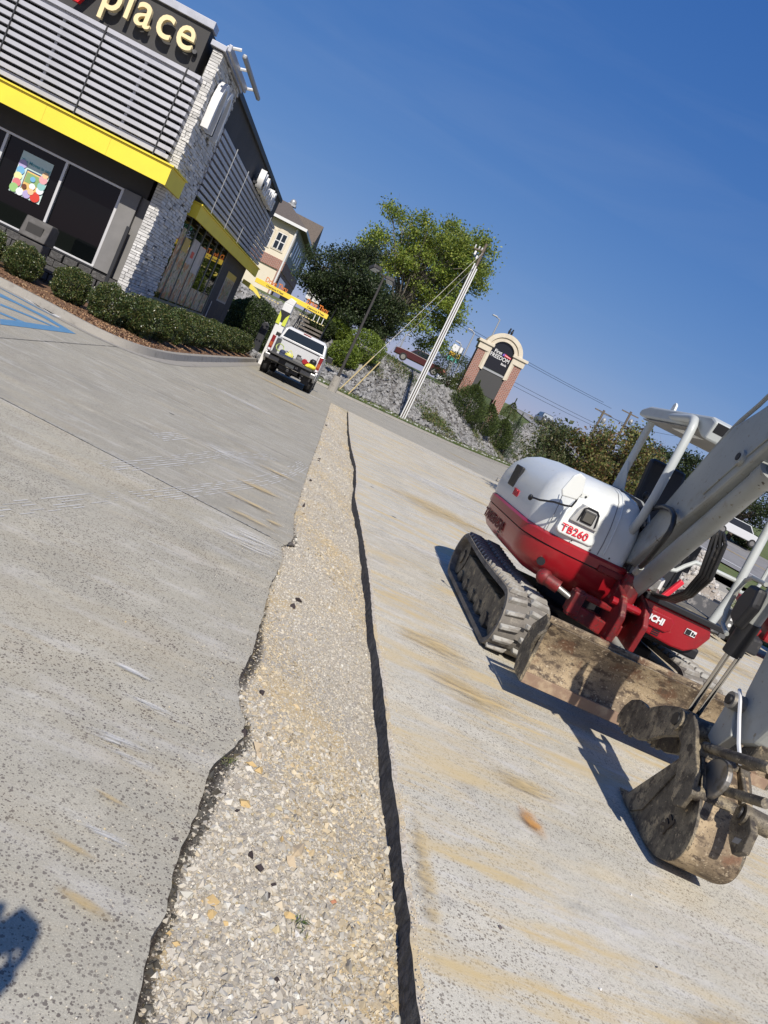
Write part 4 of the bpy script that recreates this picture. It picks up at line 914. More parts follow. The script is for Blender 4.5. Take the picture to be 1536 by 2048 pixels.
# side glazing: panes
me = MB().box(-.01, 0, 0, 1, .92, 3.34).mesh('pane', M['glass'])
PY = [21.15, 22.5, 23.6, 24.65, 25.75, 26.85, 27.95, 29.1]
for y0, y1 in zip(PY[:-1], PY[1:]): inst(me, 'pane', rest, (-5.37, y0, 0), (1, y1-y0-.01, 1))
FM = mat('green-grey frame', (0.24, 0.27, 0.26), 0.35, 0.4); mm = MB().box(-5.37, -5.345, -.012, .012, .93, 3.36).mesh('mullion', FM)
for y in PY[1:]: inst(mm, 'mullion', rest, (0, y, 0))
b = MB(); b.box(-5.37, -5.31, 21.1, 29.1, .865, .93); b.build('window_sill', FM, rest)
ws = MB().box(-5.352, -5.345, -.012, .012, 0, 1.5).mesh('wall_seam', M['dark_metal'])
for y in (30.3, 31.6, 33.0): inst(ws, 'wall_seam', rest, (0, y, 0))
b = MB(); b.tube([(-5.32, 29.7, .3), (-5.32, 29.7, 1.5)], .02, 6); b.build('gas_pipe', M['silver'], rest)
# far letters on the side screen, seen edge-on
letters("McDonald's", 27.2, 5.50, 0.80, -4.98, M['white'], side=True, offset=0.02, ext=0.10, name='side_letter', spacing=0.06, )
b = MB(); b.box(-5.2, -5.05, 27.2, 32.6, 5.56, 5.64); b.build('letter_rail', M['dark_metal'], rest)
# posters hanging in the windows (each its own thing)
def poster(label, plane, c0, c1, z0, z1, material, extras=()):
    """plane ('y', Y) or ('x', X): flat printed sheet in the window"""
    t_ = thing('poster', label, 'poster', (c0, plane[1], z0) if plane[0] == 'y' else (plane[1], c0, z0), 'posters in the restaurant windows')
    def sheet(name, a0, a1, b0, b1, mt, lift):
        b = MB()
        if plane[0] == 'y': b.box(a0, a1, plane[1]-lift-.003, plane[1]-lift, b0, b1)
        else: b.box(plane[1]+lift, plane[1]+lift+.003, a0, a1, b0, b1)
        return b.build(name, mt, t_)
    sheet('sheet', c0, c1, z0, z1, material, 0.0)
    for (nm, a0, a1, b0, b1, mt, lf) in extras: sheet(nm, c0+(c1-c0)*a0, c0+(c1-c0)*a1, z0+(z1-z0)*b0, z0+(z1-z0)*b1, mt, lf)
    return t_
def flat(name, c): return mat(name, c, 0.5)
pm_ = {k: flat('print '+k, c) for k, c in dict(lilac=(.42,.36,.60), sky=(.16,.40,.62), lemon=(.72,.72,.35), coral=(.62,.18,.20), leafy=(.28,.50,.18), snow=(.72,.74,.76), peach=(.75,.50,.28), rosy=(.66,.34,.36), aqua=(.25,.48,.46), navy=(.03,.05,.12), crimson=(.60,.05,.03), cocoa=(.15,.05,.02), gold=(.72,.48,.16), green2=(.22,.36,.14)).items()}
tp = poster('mint poster of stacked round toys around a phone, in the front window', ('y', 19.13), -8.52, -7.80, 1.75, 2.70, M['poster_mint'])
b = MB(); b.box(-8.30, -7.93, 19.118, 19.124, 1.83, 2.36); b.build('phone_print', pm_['navy'], tp)
b = MB(); b.box(-8.28, -7.95, 19.113, 19.117, 1.86, 2.33); b.build('screen_print', pm_['gold'], tp)
b = MB(); b.box(-8.27, -7.96, 19.109, 19.112, 2.08, 2.30); b.build('meadow_print', pm_['green2'], tp)
def disc(x, z, r, mt, lift, nm='toy_print', sz=1.0):
    b = MB(); n = 18; b.add([(x+r*math.cos(2*PI*k/n), 19.118-lift, z+r*sz*math.sin(2*PI*k/n)) for k in range(n)] , [tuple(range(n))]); b.build(nm, mt, tp, fix=False)
for i, (x, z, r, c) in enumerate([(-8.42, 2.42, .095, 'lilac'), (-8.42, 2.27, .09, 'sky'), (-8.43, 2.13, .09, 'lemon'), (-8.41, 1.99, .095, 'coral'), (-8.43, 1.86, .10, 'leafy'), (-8.28, 1.83, .085, 'snow'), (-8.12, 1.84, .09, 'lilac'), (-7.93, 1.86, .11, 'crimson'), (-7.88, 2.04, .085, 'snow'), (-7.88, 2.14, .09, 'aqua'), (-7.89, 2.29, .095, 'rosy'), (-7.88, 2.40, .07, 'peach'), (-8.10, 2.20, .06, 'sky'), (-8.06, 2.05, .07, 'snow'), (-8.22, 1.98, .055, 'cocoa'), (-8.05, 1.93, .07, 'peach')]): disc(x, z, r, pm_[c], 0.012+0.0012*i)
put_text(text_mesh('The Moves is on!', 0.098, 0.001, M['teal'], 0.002), 'poster_text', tp, (-8.49, 19.115, 2.47), (1, 0, 0), (0, 0, 1))
poster('tall food poster nearest the stone pier, in the side window', ('x', -5.368), 22.0, 22.5, 1.1, 2.95, M['poster_food'])
poster('food poster under a gold heading, second pane of the side window', ('x', -5.368), 22.65, 23.55, .98, 2.5, M['poster_food'], [('gold_heading', 0, .8, .93, 1.18, M['poster_gold'], .005)])
poster('pale grey poster with food print, middle of the side window', ('x', -5.368), 23.7, 24.6, .98, 2.9, M['poster_grey'], [('food_print', 0, 1, 0, .62, M['poster_food'], .005), ('logo_print', .3, .7, .72, .82, pm_['crimson'], .005)])
poster('grey lilac poster between two food posters in the side window', ('x', -5.368), 24.75, 25.7, .98, 2.85, M['poster_grey'], [('food_print', 0, 1, 0, .55, M['poster_food'], .005)])
poster('lowest food poster at the far end of the side window', ('x', -5.368), 25.85, 28.9, .98, 1.6, M['poster_food'])
poster('tall white framed menu poster on the grey wall past the side window', ('x', -5.348), 30.6, 32.8, 1.60, 2.78, M['poster_grey'], [('food_print', .08, .92, .06, .78, M['poster_food'], .005), ('gold_heading', .0, 1, .80, 1.0, M['poster_gold'], .005), ('bolt', .48, .52, .66, .70, M['black'], .009), ('bolt', .48, .52, .22, .26, M['black'], .009)])
# drive-thru litter bin in front of the window
tb = thing('litter_bin', 'dark grey litter bin with hooded top standing in front of the restaurant window', 'litter bin', (-6.95, 17.5, 0))
b = MB(); b.box(-7.22, -6.70, 17.35, 17.8, 0.1, 1.02); b.build('bin_body', M['bin_grey'], tb, bevel=0.03)
b = MB(); b.prism([(17.30, 1.03), (17.86, 1.03), (17.86, 1.40), (17.72, 1.46), (17.42, 1.46)], lambda y, z, x: (x, y, z), -7.25, -6.68); b.build('bin_hood', M['bin_grey'], tb, bevel=0.025)
b = MB(); b.box(-7.14, -6.80, 17.33, 17.37, 1.12, 1.34); b.build('bin_flap', mat('bin flap', (0.035, 0.033, 0.03), 0.5), tb, bevel=0.01)
# slip lane kit --------------------------------------------------
bar = thing('clearance_bar', 'yellow drive-thru clearance bar with orange raised lettering', 'height bar', (-3.0, 34.0, 0))
b = MB(); b.bar((-4.80, 34, 3.10), (-1.44, 34, 3.02), 0.10, 0.20); b.build('beam', mat('clearance yellow', (0.75, 0.55, 0.05), 0.5), bar, bevel=0.01)
om = mat('orange letter', (0.62, 0.17, 0.015), 0.5)
for x0 in (-4.42, -2.52):
    z0 = 3.21-(x0+4.8)*0.024
    me = text_mesh('Drive Thru', 0.30, 0.02, om, 0.004); put_text(me, 'raised_lettering', bar, (x0, 33.97, z0), (1, 0, -0.024), (0.024, 0, 1), 0.74, 1)
    me = text_mesh('Clearance 9 Feet', 0.115, 0.002, M['black'], 0.002); put_text(me, 'bar_lettering', bar, (x0+.12, 33.945, z0-.16), (1, 0, -0.024), (0.024, 0, 1), 1.0, 1)
b = MB()
for x in np.arange(-4.9, -1.4, 0.13):
    if -3.5 < x < -2.6: continue
    zz = 2.62 + 0.10*((x+3.15)/1.7)**2*0.0 + (0.0 if x < -3 else 0.0); b.box(x, x+.07, 33.98, 34.02, zz-.02, zz+.02)
b.build('warning_chain', mat('pale yellow chain', (0.62, 0.52, 0.22), 0.6), bar)
for x in (-1.95, -1.75, -1.56):
    b = MB(); b.tube([(x, 34, 2.98), (x, 34, 2.62)], .018, 6); b.build('hanging_tube', M['white'], bar)
b = MB(); b.box(-3.28, -2.88, 33.55, 33.95, 0, 2.78); b.prism([(-3.28, 2.78), (-2.88, 2.78), (-2.84, 3.0), (-3.1, 3.05)], lambda x, z, y: (x, y, z), 33.55, 33.95); b.build('column', M['white'], bar, bevel=0.02)
b = MB(); b.box(-3.29, -2.87, 33.53, 33.545, 1.98, 2.46); b.build('column_badge', M['black'], bar)
for s_ in (-1, 1):
    b = MB(); c_ = -3.08; pts_ = [(c_+s_*.21, 1.86), (c_+s_*.05, 1.86), (c_+s_*.06, 2.05), (c_+s_*.10, 2.22), (c_+s_*.21, 2.40)]
    b.prism(pts_, lambda x, z, y: (x, y, z), 33.505, 33.527); b.build('badge_flash', mat('lime flash', (0.55, 0.60, 0.06), 0.5), bar)
b = MB(); b.prism([(-5.25, 2.90), (-4.9, 2.86), (-4.55, 2.72), (-4.3, 2.50), (-4.34, 2.46), (-4.7, 2.62), (-5.25, 2.72)], lambda x, z, y: (x, y, z), 33.9, 34.1)
o = b.build('canopy_trim', mat('lemon trim', (0.72, 0.60, 0.10), 0.5)); tag(o, 'curved yellow canopy end sticking out behind the restaurant corner', 'canopy')
o = MB().prism([(-4.05, 0.1), (-3.72, 0.1), (-3.72, 1.62), (-3.82, 1.72), (-3.98, 1.7), (-4.05, 1.58)], lambda x, z, y: (x, y, z), 36.0, 36.25).build('order_post', M['dark_metal'], bevel=0.03)
tag(o, 'slim dark drive-thru order post standing against the hedge', 'post')

# =================================================================== PLANTS
def bush_mesh(name, rx, ry, rz_, n, size, cols, gloss=True, seed=0, lobes=7, aspect=0.6):
    global rng
    r_old = rng; rng = np.random.default_rng(seed)
    u = rng.normal(size=(n, 3)); u /= np.linalg.norm(u, axis=1)[:, None]
    ph = rng.uniform(0, 6.28, 6)
    bump_ = 1 + 0.07*np.sin(u[:, 0]*lobes+ph[0])*np.sin(u[:, 1]*lobes+ph[1]) + 0.06*np.sin(u[:, 2]*lobes*1.3+ph[2]+u[:, 0]*4) + 0.03*np.sin(u[:, 1]*17+ph[3])
    rad = bump_*(1 - 0.42*rng.random(n)**2.0) + (rng.random(n) < 0.04)*rng.uniform(0, .10, n)
    P = u*rad[:, None]*np.array([rx, ry, rz_]); P[:, 2] = np.maximum(P[:, 2]+rz_*0.98, 0.03)
    V, F, C = leaves(P, size, cols, aspect=aspect, D=u*0.9, dspread=0.8, tilt_up=0.7)
    rng = r_old
    return np_mesh(name, V, F, C, M['leaf_gloss'] if gloss else M['leaf'], 4)
BOX = [(0.038, 0.064, 0.018), (0.058, 0.090, 0.025), (0.028, 0.046, 0.015), (0.10, 0.125, 0.035), (0.15, 0.14, 0.05)]
bm_ = [bush_mesh('foliage', .47, .47, .43, 15000, 0.040, BOX, seed=s_) for s_ in (3, 4, 5)]
stem = MB(); 
for k in range(6):
    a_ = k*1.05; stem.tube([(0, 0, 0), (.10*math.cos(a_), .10*math.sin(a_), .25), (.28*math.cos(a_), .28*math.sin(a_), .55)], [.022, .016, .008], 5)
stem_m = stem.mesh('stem', M['bark'])
def bush(x, y, z, sx, sy, sz, label, rot, k):
    t_ = thing('boxwood_shrub', label, 'shrub', (x, y, z), 'clipped shrubs in the bed around the restaurant')
    o = inst(bm_[k % 3], 'foliage', t_, (x, y, z), (sx, sy, sz)); o.rotation_euler = (0, 0, rot); inst(stem_m, 'stem', t_, (x, y, z))
for i, (x, y, sx, sz, lab) in enumerate([
    (-7.75, 17.25, .9, .92, 'round boxwood shrub at the left picture edge, left of the litter bin'),
    (-6.80, 17.0, .84, .90, 'round boxwood shrub standing right below the grey litter bin'),
    (-5.66, 16.75, .84, .92, 'round boxwood shrub under the right front window, apart from its neighbours'),
    (-4.76, 16.5, .90, .94, 'boxwood shrub in front of the grey panel and stone pier'),
    (-4.28, 17.0, .98, .98, 'boxwood shrub at the turn of the bed, first of the joined row'),
    (-4.14, 18.1, 1.05, 1.0, 'second shrub of the joined row, below the stone pier'),
    (-4.08, 19.6, 1.05, 1.0, 'third shrub of the joined row, below the pier edge'),
    (-4.06, 21.1, 1.05, 1.02, 'fourth shrub of the joined row, where the side windows start'),
    (-4.06, 22.6, 1.1, 1.02, 'fifth shrub of the joined row, below the first side window posters'),
    (-4.06, 24.3, 1.1, 1.0, 'sixth shrub of the joined row, below the middle side window'),
    (-4.06, 26.0, 1.15, 1.0, 'seventh shrub of the joined row, below the far side window'),
    (-4.06, 27.9, 1.15, .98, 'eighth shrub of the joined row, under the blank grey wall'),
    (-4.06, 29.8, 1.2, .96, 'second last shrub of the joined row, below the framed poster'),
    (-4.06, 31.8, 1.2, .95, 'last shrub of the joined row, nearest the white pickup')]):
    bush(x, y, 0.16, sx, sx, sz, lab, i*1.3, i)
# a low scatter of stones at the far end of the kerb
V, F, C = stones(np.stack([rng.uniform(-3.9, -3.3, 60), rng.uniform(33.2, 35.6, 60), rng.uniform(.1, .3, 60)], 1), rng.uniform(.08, .16, 60), np.repeat(rng.uniform(.1, .3, (60, 1)), 3, 1))
tag(link(np_mesh('stone_pile', V, F, C, M['rock'], 3), 'stone_pile'), 'small pile of dark stones at the far kerb end beside the pickup', 'stones', kind='stuff')
# big hedge behind
def hedge(x, y, rx, ry, rz_, n, size, label, cols, seed):
    me = bush_mesh('foliage', rx, ry, rz_, n, size, cols, gloss=False, seed=seed, lobes=5)
    t_ = thing('hedge', label, 'hedge', (x, y, 0)); inst(me, 'foliage', t_, (x, y, rz(x, y)))
    s_ = MB()
    for k in range(7): a_ = k*.9; s_.tube([(x, y, rz(x, y)), (x+rx*.5*math.cos(a_), y+ry*.5*math.sin(a_), rz(x, y)+rz_)], [.06, .02], 5)
    s_.build('stem', M['bark'], t_)
HG = [(0.040, 0.062, 0.018), (0.055, 0.085, 0.025), (0.028, 0.045, 0.014), (0.085, 0.11, 0.035)]
hedge(-4.75, 38.5, 1.35, 1.6, 1.30, 16000, .11, 'big dark hedge behind the order post, left of the clearance column', HG, 21)
hedge(-6.6, 40.5, 1.9, 1.5, 1.05, 9000, .12, 'lower dark hedge behind the far corner of the restaurant', HG, 22)

def tree(name, label, base, trunk_h, trunk_r, crown, nclump, leaf_n, leaf_s, cols, clump_r, seed, mat_='leaf', group=None, lean=(0, 0), bark=None, hole=0.0, shell=0.45):
    """trunk, limbs reaching every clump of the crown ellipsoid (cx, cy, cz, rx, ry, rz)"""
    global rng
    r_old = rng; rng = np.random.default_rng(seed)
    t_ = thing(name, label, 'tree', base, group)
    cx, cy, cz, rx, ry, rz_ = crown
    tips = []
    while len(tips) < nclump:
        u = rng.normal(size=3); u /= np.linalg.norm(u); r = (shell+(1-shell)*rng.random()**.6)
        q = np.array([cx, cy, cz]) + u*r*np.array([rx, ry, rz_])*(1+0.16*math.sin(u[0]*5+seed)+.12*math.sin(u[2]*6+seed*2))
        if all(np.linalg.norm((q-p_)/np.array([1, 1, .8])) > clump_r*0.72 for p_ in tips) or rng.random() < .03: tips.append(q)
    b = MB(); bx, by, bz = base; tx, ty = bx+lean[0], by+lean[1]
    top = np.array([tx*.5+cx*.5, ty*.5+cy*.5, cz+rz_*0.35]); fork = np.array([tx, ty, bz+trunk_h])
    tr = [np.array(base), np.array([bx+lean[0]*.4, by+lean[1]*.4, bz+trunk_h*.5]), fork, fork*.5+top*.5, top]
    b.tube(tr, [trunk_r*1.25, trunk_r, trunk_r*.8, trunk_r*.45, trunk_r*.12], 9)
    b.build('trunk', M['bark'], t_)
    b = MB(); parts = []
    for q in tips:
        f = rng.uniform(0.0, .75); s0 = fork*(1-f)+top*f
        if q[2] < s0[2]: s0 = fork*(1-f*.3)+top*f*.3
        mid_ = s0*.5+q*.5; mid_[2] += 0.10*np.linalg.norm(q-s0); r0 = trunk_r*0.30*(1-f*.5)
        b.tube([s0, mid_, q], [r0, r0*.5, r0*.12], 5, caps=False)
        for k in range(4):
            e = q + rng.normal(size=3)*clump_r*.55; b.tube([mid_*.3+q*.7, e], [r0*.16, r0*.05], 3, caps=False)
        nl = int(leaf_n*rng.uniform(.55, 1.35)*(0.0 if rng.random() < hole else 1.0))
        if nl < 4: continue
        P = q + rng.normal(size=(nl, 3))*clump_r*np.array([.52, .52, .34])
        bright = rng.uniform(.75, 1.25)
        parts.append(leaves(P, leaf_s, [tuple(np.array(c_)*bright) for c_ in cols], aspect=.6, tilt_up=.6))
    b.build('limbs', bark or M['bark'], t_, fix=False)
    V, F, C = merge(parts); link(np_mesh('crown', V, F, C, M[mat_], 4), 'crown', t_); rng = r_old
    return t_
LT = [(0.15, 0.21, 0.030), (0.20, 0.26, 0.040), (0.10, 0.15, 0.026), (0.27, 0.30, 0.055)]
DT = [(0.028, 0.045, 0.016), (0.040, 0.062, 0.020), (0.020, 0.032, 0.012), (0.060, 0.085, 0.028)]
tree('large_oak_tree', 'tall airy light green tree with bare twigs showing, behind the lamp post', (1.9, 61.5, 3.35), 2.2, .32, (2.75, 61.5, 10.4, 4.9, 4.4, 4.9), 155, 320, .20, LT, .86, 31, hole=.10, shell=.30, bark=mat('pale twig bark', (0.19, 0.17, 0.14), 0.9))
tree('dark_maple_tree', 'dense dark green round tree behind the clearance bar', (-1.6, 53.5, 3.0), 1.3, .24, (-1.9, 53, 6.15, 2.75, 2.6, 2.65), 95, 330, .17, DT, .75, 32, shell=.4)
tree('small_maple_tree', 'low dark tree squeezed between the big light green tree and the red pickup', (1.2, 57, 3.2), .9, .16, (1.05, 56, 5.5, 1.9, 1.7, 1.8), 40, 260, .16, DT, .65, 33)
tree('crape_myrtle', 'loose yellow-green tree right behind the excavator canopy', (9.3, 24.3, .05), .9, .10, (9.15, 24.3, 2.55, 1.75, 1.6, 1.35), 80, 240, .105, [(0.10, 0.12, 0.032), (0.15, 0.16, 0.045), (0.06, 0.085, 0.022), (0.23, 0.20, 0.075), (0.16, 0.09, 0.04)], .42, 34, hole=.10, shell=.2, lean=(0, 0))
tree('crape_myrtle', 'darker loose tree left of the yellow-green one, behind the white engine cover', (7.3, 25.2, .05), .7, .09, (7.35, 25.2, 1.95, 1.05, 1.1, 1.15), 42, 190, .095, [(0.06, 0.09, 0.03), (0.09, 0.11, 0.035), (0.04, 0.06, 0.02), (0.14, 0.13, 0.06)], .4, 35, hole=.12, shell=.2)
tree('street_tree', 'dark green tree across the street, at the right picture edge', (36, 63.5, 2.3), 1.6, .2, (35.6, 63.5, 6.6, 3.4, 2.6, 2.4), 60, 200, .2, DT, .9, 36)
tree('street_tree', 'distant small tree across the street behind the boom', (31.5, 68, 2.9), 1.0, .2, (31.5, 68, 6.2, 2.6, 2, 2.0), 40, 160, .24, DT, .9, 37)
# evergreens round the bank sign
def evergreen(label, x, y, h, r, n, seed, cols, col_shape=1.0, size=.16, name='cedar_bush', z0=None, spiky=.14):
    global rng
    r_old = rng; rng = np.random.default_rng(seed); z = rz(x, y) if z0 is None else z0
    t_ = thing(name, label, 'bush', (x, y, z)); MB().tube([(x, y, z), (x+.03, y, z+h*.8)], [.09, .02], 6).build('trunk', M['bark'], t_)
    hh = rng.random(n)**1.15; a_ = rng.uniform(0, 2*PI, n); prof = np.sin(np.clip(hh*1.0+.12, 0, 1.0)*PI)**.6*(1-hh)**.35*col_shape
    k = rng.integers(0, 40, n); sp_ = rng.normal(0, spiky, 40)[k]
    rr = r*(prof*1.25*(1-.45*rng.random(n)**1.7)+sp_*(1-hh)); P = np.stack([x+rr*np.cos(a_), y+rr*np.sin(a_), z+hh*h+sp_*.4], 1)
    D = np.stack([np.cos(a_)*.8, np.sin(a_)*.8, np.full(n, .9)], 1)
    V, F, C = leaves(P, size, cols, aspect=.30, D=D, dspread=.35); link(np_mesh('foliage', V, F, C, M['needle'], 4), 'foliage', t_); rng = r_old
CD = [(0.050, 0.075, 0.022), (0.070, 0.105, 0.026), (0.035, 0.052, 0.018), (0.10, 0.125, 0.038)]; GD = [(0.075, 0.095, 0.022), (0.055, 0.075, 0.020), (0.095, 0.115, 0.028)]
evergreen('widest dark cedar bush in front of the sign, at its left brick pillar', 9.5, 57.0, 2.8, 1.3, 10000, 41, CD)
evergreen('dark cedar bush in front of the right brick pillar of the sign', 11.6, 59.2, 2.6, 1.05, 7500, 42, CD)
evergreen('dark cedar bush right of the sign, lower on the bank', 13.6, 61.6, 2.6, 1.05, 7500, 43, CD)
evergreen('spiky upright cedar with bare-tipped branches, rightmost on the bank', 14.7, 62.2, 3.7, .8, 2800, 44, [(0.055, 0.08, 0.045), (0.08, 0.11, 0.06)], spiky=.45)
evergreen('clipped cone shaped yellow-green arborvitae right behind the right pillar', 14.2, 64.5, 3.3, .9, 4500, 45, GD, spiky=.01, size=.12, name='arborvitae')
evergreen('clipped egg shaped yellow-green arborvitae left of the sign', 9.3, 62.6, 2.5, .95, 4500, 46, GD, spiky=.01, size=.12, name='arborvitae')
for i, (x, y, s_, lab) in enumerate([(8.9, 68, 2.0, 'round dark shrub beside the far road sign'), (-.2, 48.9, 1.05, 'yellow-green shrub on the bank just right of the lamp post'), (.75, 50.3, 1.35, 'large bright shrub on the bank left of the white conduit pole'), (-2.3, 50.8, 1.0, 'shrub at the top of the rocks, behind the pickup cab'), (-1.2, 51.8, .9, 'low shrub right of the timber steps')]):
    hedge(x, y, s_, s_, s_*.78, 5000, .13, lab, [HG, LT[:3], LT[:3], HG, LT[:3]][i], 50+i)
hx = [(28.6, 46.6, .9), (30.6, 47.6, 1.0), (32.8, 48.6, 1.0), (29.4, 62, 1.3), (33.5, 60, 1.3), (37, 57, 1.4)]
for i, (x, y, s_) in enumerate([(40.5, 60.5, 1.3), (44, 61.5, 1.4), (37.2, 62.8, 1.2), (48, 63, 1.5)]):
    hedge(x, y, s_, s_, s_*.6, 2500, .16, ['dark round shrub across the street, in line with the handrail', 'broad shrub across the street at the picture edge', 'small round shrub across the street near the white car', 'farthest right shrub across the street'][i], HG, 60+i)
# distant woods on the skyline
parts = []
for k in range(70):
    a_ = rng.uniform(.10, 1.0); R_ = rng.uniform(170, 240); x, y = R_*math.sin(a_), R_*math.cos(a_)
    P = np.array([x, y, 4.0+R_*.008]) + rng.normal(size=(240, 3))*[4.5, 4.5, 2.0]; parts.append(leaves(P, 1.2, DT, aspect=.8))
V, F, C = merge(parts); tag(link(np_mesh('far_woods', V, F, C, M['leaf'], 4), 'far_woods'), 'distant dark green woods along the horizon', 'woods', kind='stuff')

# =================================================================== BACKGROUND BUILDING, SIGNS, POLES
off_ = thing('office_building', 'cream two storey building with red brick band and brown hipped roof', 'building', (-8.8, 75, 3.8))
WX0, WX1, WY0, WY1 = -26, -8.8, 75, 93
b = MB(); b.box(WX0, WX1-.02, WY0, WY0+.3, 7.56, 10.75); b.box(WX0, -9.15, WY0+.1, WY0+.3, 3.6, 6.64); b.build('wall', M['cream_wall'], off_)
b = MB(); b.box(WX1-.3, WX1, WY0+.02, WY1, 7.56, 10.75); b.build('wall', M['siding'], off_)
b = MB(); b.box(WX0, WX1+.06, WY0-.06, WY0+.35, 6.64, 7.56); b.box(WX1-.3, WX1+.06, WY0+.35, WY1, 6.64, 7.56); b.box(-9.15, WX1, WY0, WY0+.3, 3.6, 6.64); b.box(WX1-.3, WX1, WY0+.3, WY1, 3.6, 6.64); b.build('brick_band', M['brick'], off_)
me = MB().box(WX1, WX1+.02, WY0+.3, WY1, -.06, .055).mesh('board', M['siding'])
for k in range(24): o = inst(me, 'board', off_, (0, 0, 7.66+k*.13)); o.rotation_euler = (0, 0, 0)
b = MB(); n_ = .7; b.loft([[(WX0, WY0-n_, 10.75), (WX1+n_, WY0-n_, 10.75), (WX1+n_, WY1+n_, 10.75), (WX0, WY1+n_, 10.75)], [(WX0, WY0-n_, 10.95), (WX1+n_, WY0-n_, 10.95), (WX1+n_, WY1+n_, 10.95), (WX0, WY1+n_, 10.95)], [(WX0, 83.2, 13.6), (-11.6, 83.2, 13.6), (-11.6, 84.8, 13.6), (WX0, 84.8, 13.6)]])
b.build('roof', M['shingle'], off_)
b = MB(); b.box(WX0, WX1+n_+.04, WY0-n_-.06, WY0-n_, 10.72, 10.98); b.box(WX1+n_, WX1+n_+.06, WY0-n_, WY1+n_, 10.72, 10.98); b.build('gutter', M['white'], off_)
b = MB(); b.tube([(WX1-.12, WY0-.14, 10.7), (WX1-.12, WY0-.14, 3.6)], .09, 8); b.build('downpipe', M['white'], off_)
b = MB(); b.prism([(84, 10.9), (90, 10.9), (87, 13.6)], lambda y, z, x: (x, y, z), WX1-3, WX1+.8); b.build('cross_gable', M['shingle'], off_)
b = MB(); b.ball((-11.5, 84, 13.9), (.35, .35, .4)); b.box(-11.9, -11.1, 83.6, 84.4, 13.55, 13.75); b.build('roof_vent', M['galv'], off_)
for (x, z, w_, h_) in ((-9.95, 9.0, .95, 1.5), (-11.25, 8.9, .9, 1.5), (-13.6, 8.9, .9, 1.5)):
    b = MB(); b.box(x-w_/2-.14, x+w_/2+.14, 74.93, 75.0, z-h_/2-.12, z+h_/2+.1); b.prism([(x+(w_/2+.14)*math.cos(PI*k/10), z+h_/2+.09+.28*math.sin(PI*k/10)) for k in range(11)], lambda a_, c_, d: (a_, d, c_), 74.93, 75.0)
    fr = b.build('window_trim', M['tan'], off_)
    b = MB(); b.box(x-w_/2, x+w_/2, 74.90, 74.93, z-h_/2, z+h_/2); b.build('window', M['white'], off_)
    pn = MB().box(-w_/4+.05, w_/4-.05, -.02, 0, -h_/4+.05, h_/4-.05).mesh('pane', M['carglass'])
    for sx in (-1, 1):
        for sz in (-1, 1): inst(pn, 'pane', off_, (x+sx*w_/4, 74.90, z+sz*h_/4))
for y in (77, 79.2, 81.4, 83.6, 86):
    b = MB(); b.box(WX1-.02, WX1+.05, y-.5, y+.5, 8.3, 9.9); b.build('window', M['white'], off_); b = MB(); b.box(WX1+.05, WX1+.07, y-.38, y+.38, 8.42, 9.78); b.build('pane', M['carglass'], off_)
for x in (-8.5, -7.2, -5.9):   # ground floor glazing of the side wing
    pass
b = MB(); b.box(-8.78, -8.70, 75.6, 82, 4.0, 6.2); b.build('shop_window', M['carglass'], off_)
# small white porch at the top of the steps
pr = thing('porch', 'little white porch with posts above the timber steps', 'porch', (-3.4, 58, 3.8))
b = MB(); b.box(-4.5, -3.3, 58, 60, 4.6, 5.9); b.build('side_panel', M['white'], pr); b = MB(); b.box(-4.6, -1.0, 57.7, 60.4, 6.0, 6.15); b.prism([(-4.7, 6.15), (-.9, 6.15), (-2.8, 6.85)], lambda x, z, y: (x, y, z), 57.7, 60.4); b.build('roof', M['shingle'], pr)
for x in (-3.0, -1.9, -1.1): MB().box(x-.1, x+.1, 58, 58.2, 3.7, 6.0).build('post', M['white'], pr)
b = MB(); b.box(-2.9, -2.0, 58.6, 58.8, 3.7, 5.2); b.build('wall', M['brick'], pr)
# fence at the top and timber steps up the bank
st = thing('timber_steps', 'weathered timber steps with black handrails climbing the rock bank', 'steps', (-2.8, 45.5, 0))
sw = mat('weathered step timber', (0.16, 0.14, 0.12), 0.9, layers=[(8, (0.10, 0.085, 0.07), 0.45, 0.65)])
sm_ = MB().box(-.75, .75, 0, .44, -.13, 0).mesh('step', sw)
for k in range(14): inst(sm_, 'step', st, (-2.75, 46.0+k*.42, .50+k*.25))
for sx in (-.85, .85):
    b = MB(); b.tube([(-2.75+sx, 46.0, 1.35), (-2.75+sx, 52.0, 4.85)], .035, 6)
    for k in range(5): b.tube([(-2.75+sx, 46.3+k*1.4, .1+k*.84), (-2.75+sx, 46.3+k*1.4, 1.5+k*.82)], .025, 6)
    b.build('handrail', M['black'], st)

# lamp post with two shoebox heads
lp = thing('lamp_post', 'dark bronze lamp post with two box heads behind the pickup', 'lamp post', (.03, 41.6, 0))
b = MB(); b.tube([(.03, 41.6, 0), (.03, 41.6, .85)], [.26, .24], 14); b.build('concrete_base', M['kerb'], lp)
b = MB(); b.tube([(.03, 41.6, .85), (.0, 41.6, 6.55)], [.085, .055], 10); b.build('pole', M['bronze'], lp)
b = MB(); b.tube([(-.55, 41.5, 6.55), (.32, 41.7, 6.45)], .035, 6); b.build('arm', M['bronze'], lp)
for (x, y, rz_, zz) in ((-.58, 41.45, .5, 6.62), (.38, 41.7, -.3, 6.42)):
    Mx = Matrix.Translation((x, y, zz)) @ Matrix.Rotation(rz_, 4, 'Z') @ Matrix.Rotation(-.35, 4, 'X')
    h_ = MB().box(-.24, .24, -.26, .26, -.08, .10, M=Mx).build('lamp_head', M['bronze'], lp, bevel=.02)
    MB().box(-.19, .19, -.21, .21, -.095, -.082, M=Mx).build('lens', M['lens'], h_)
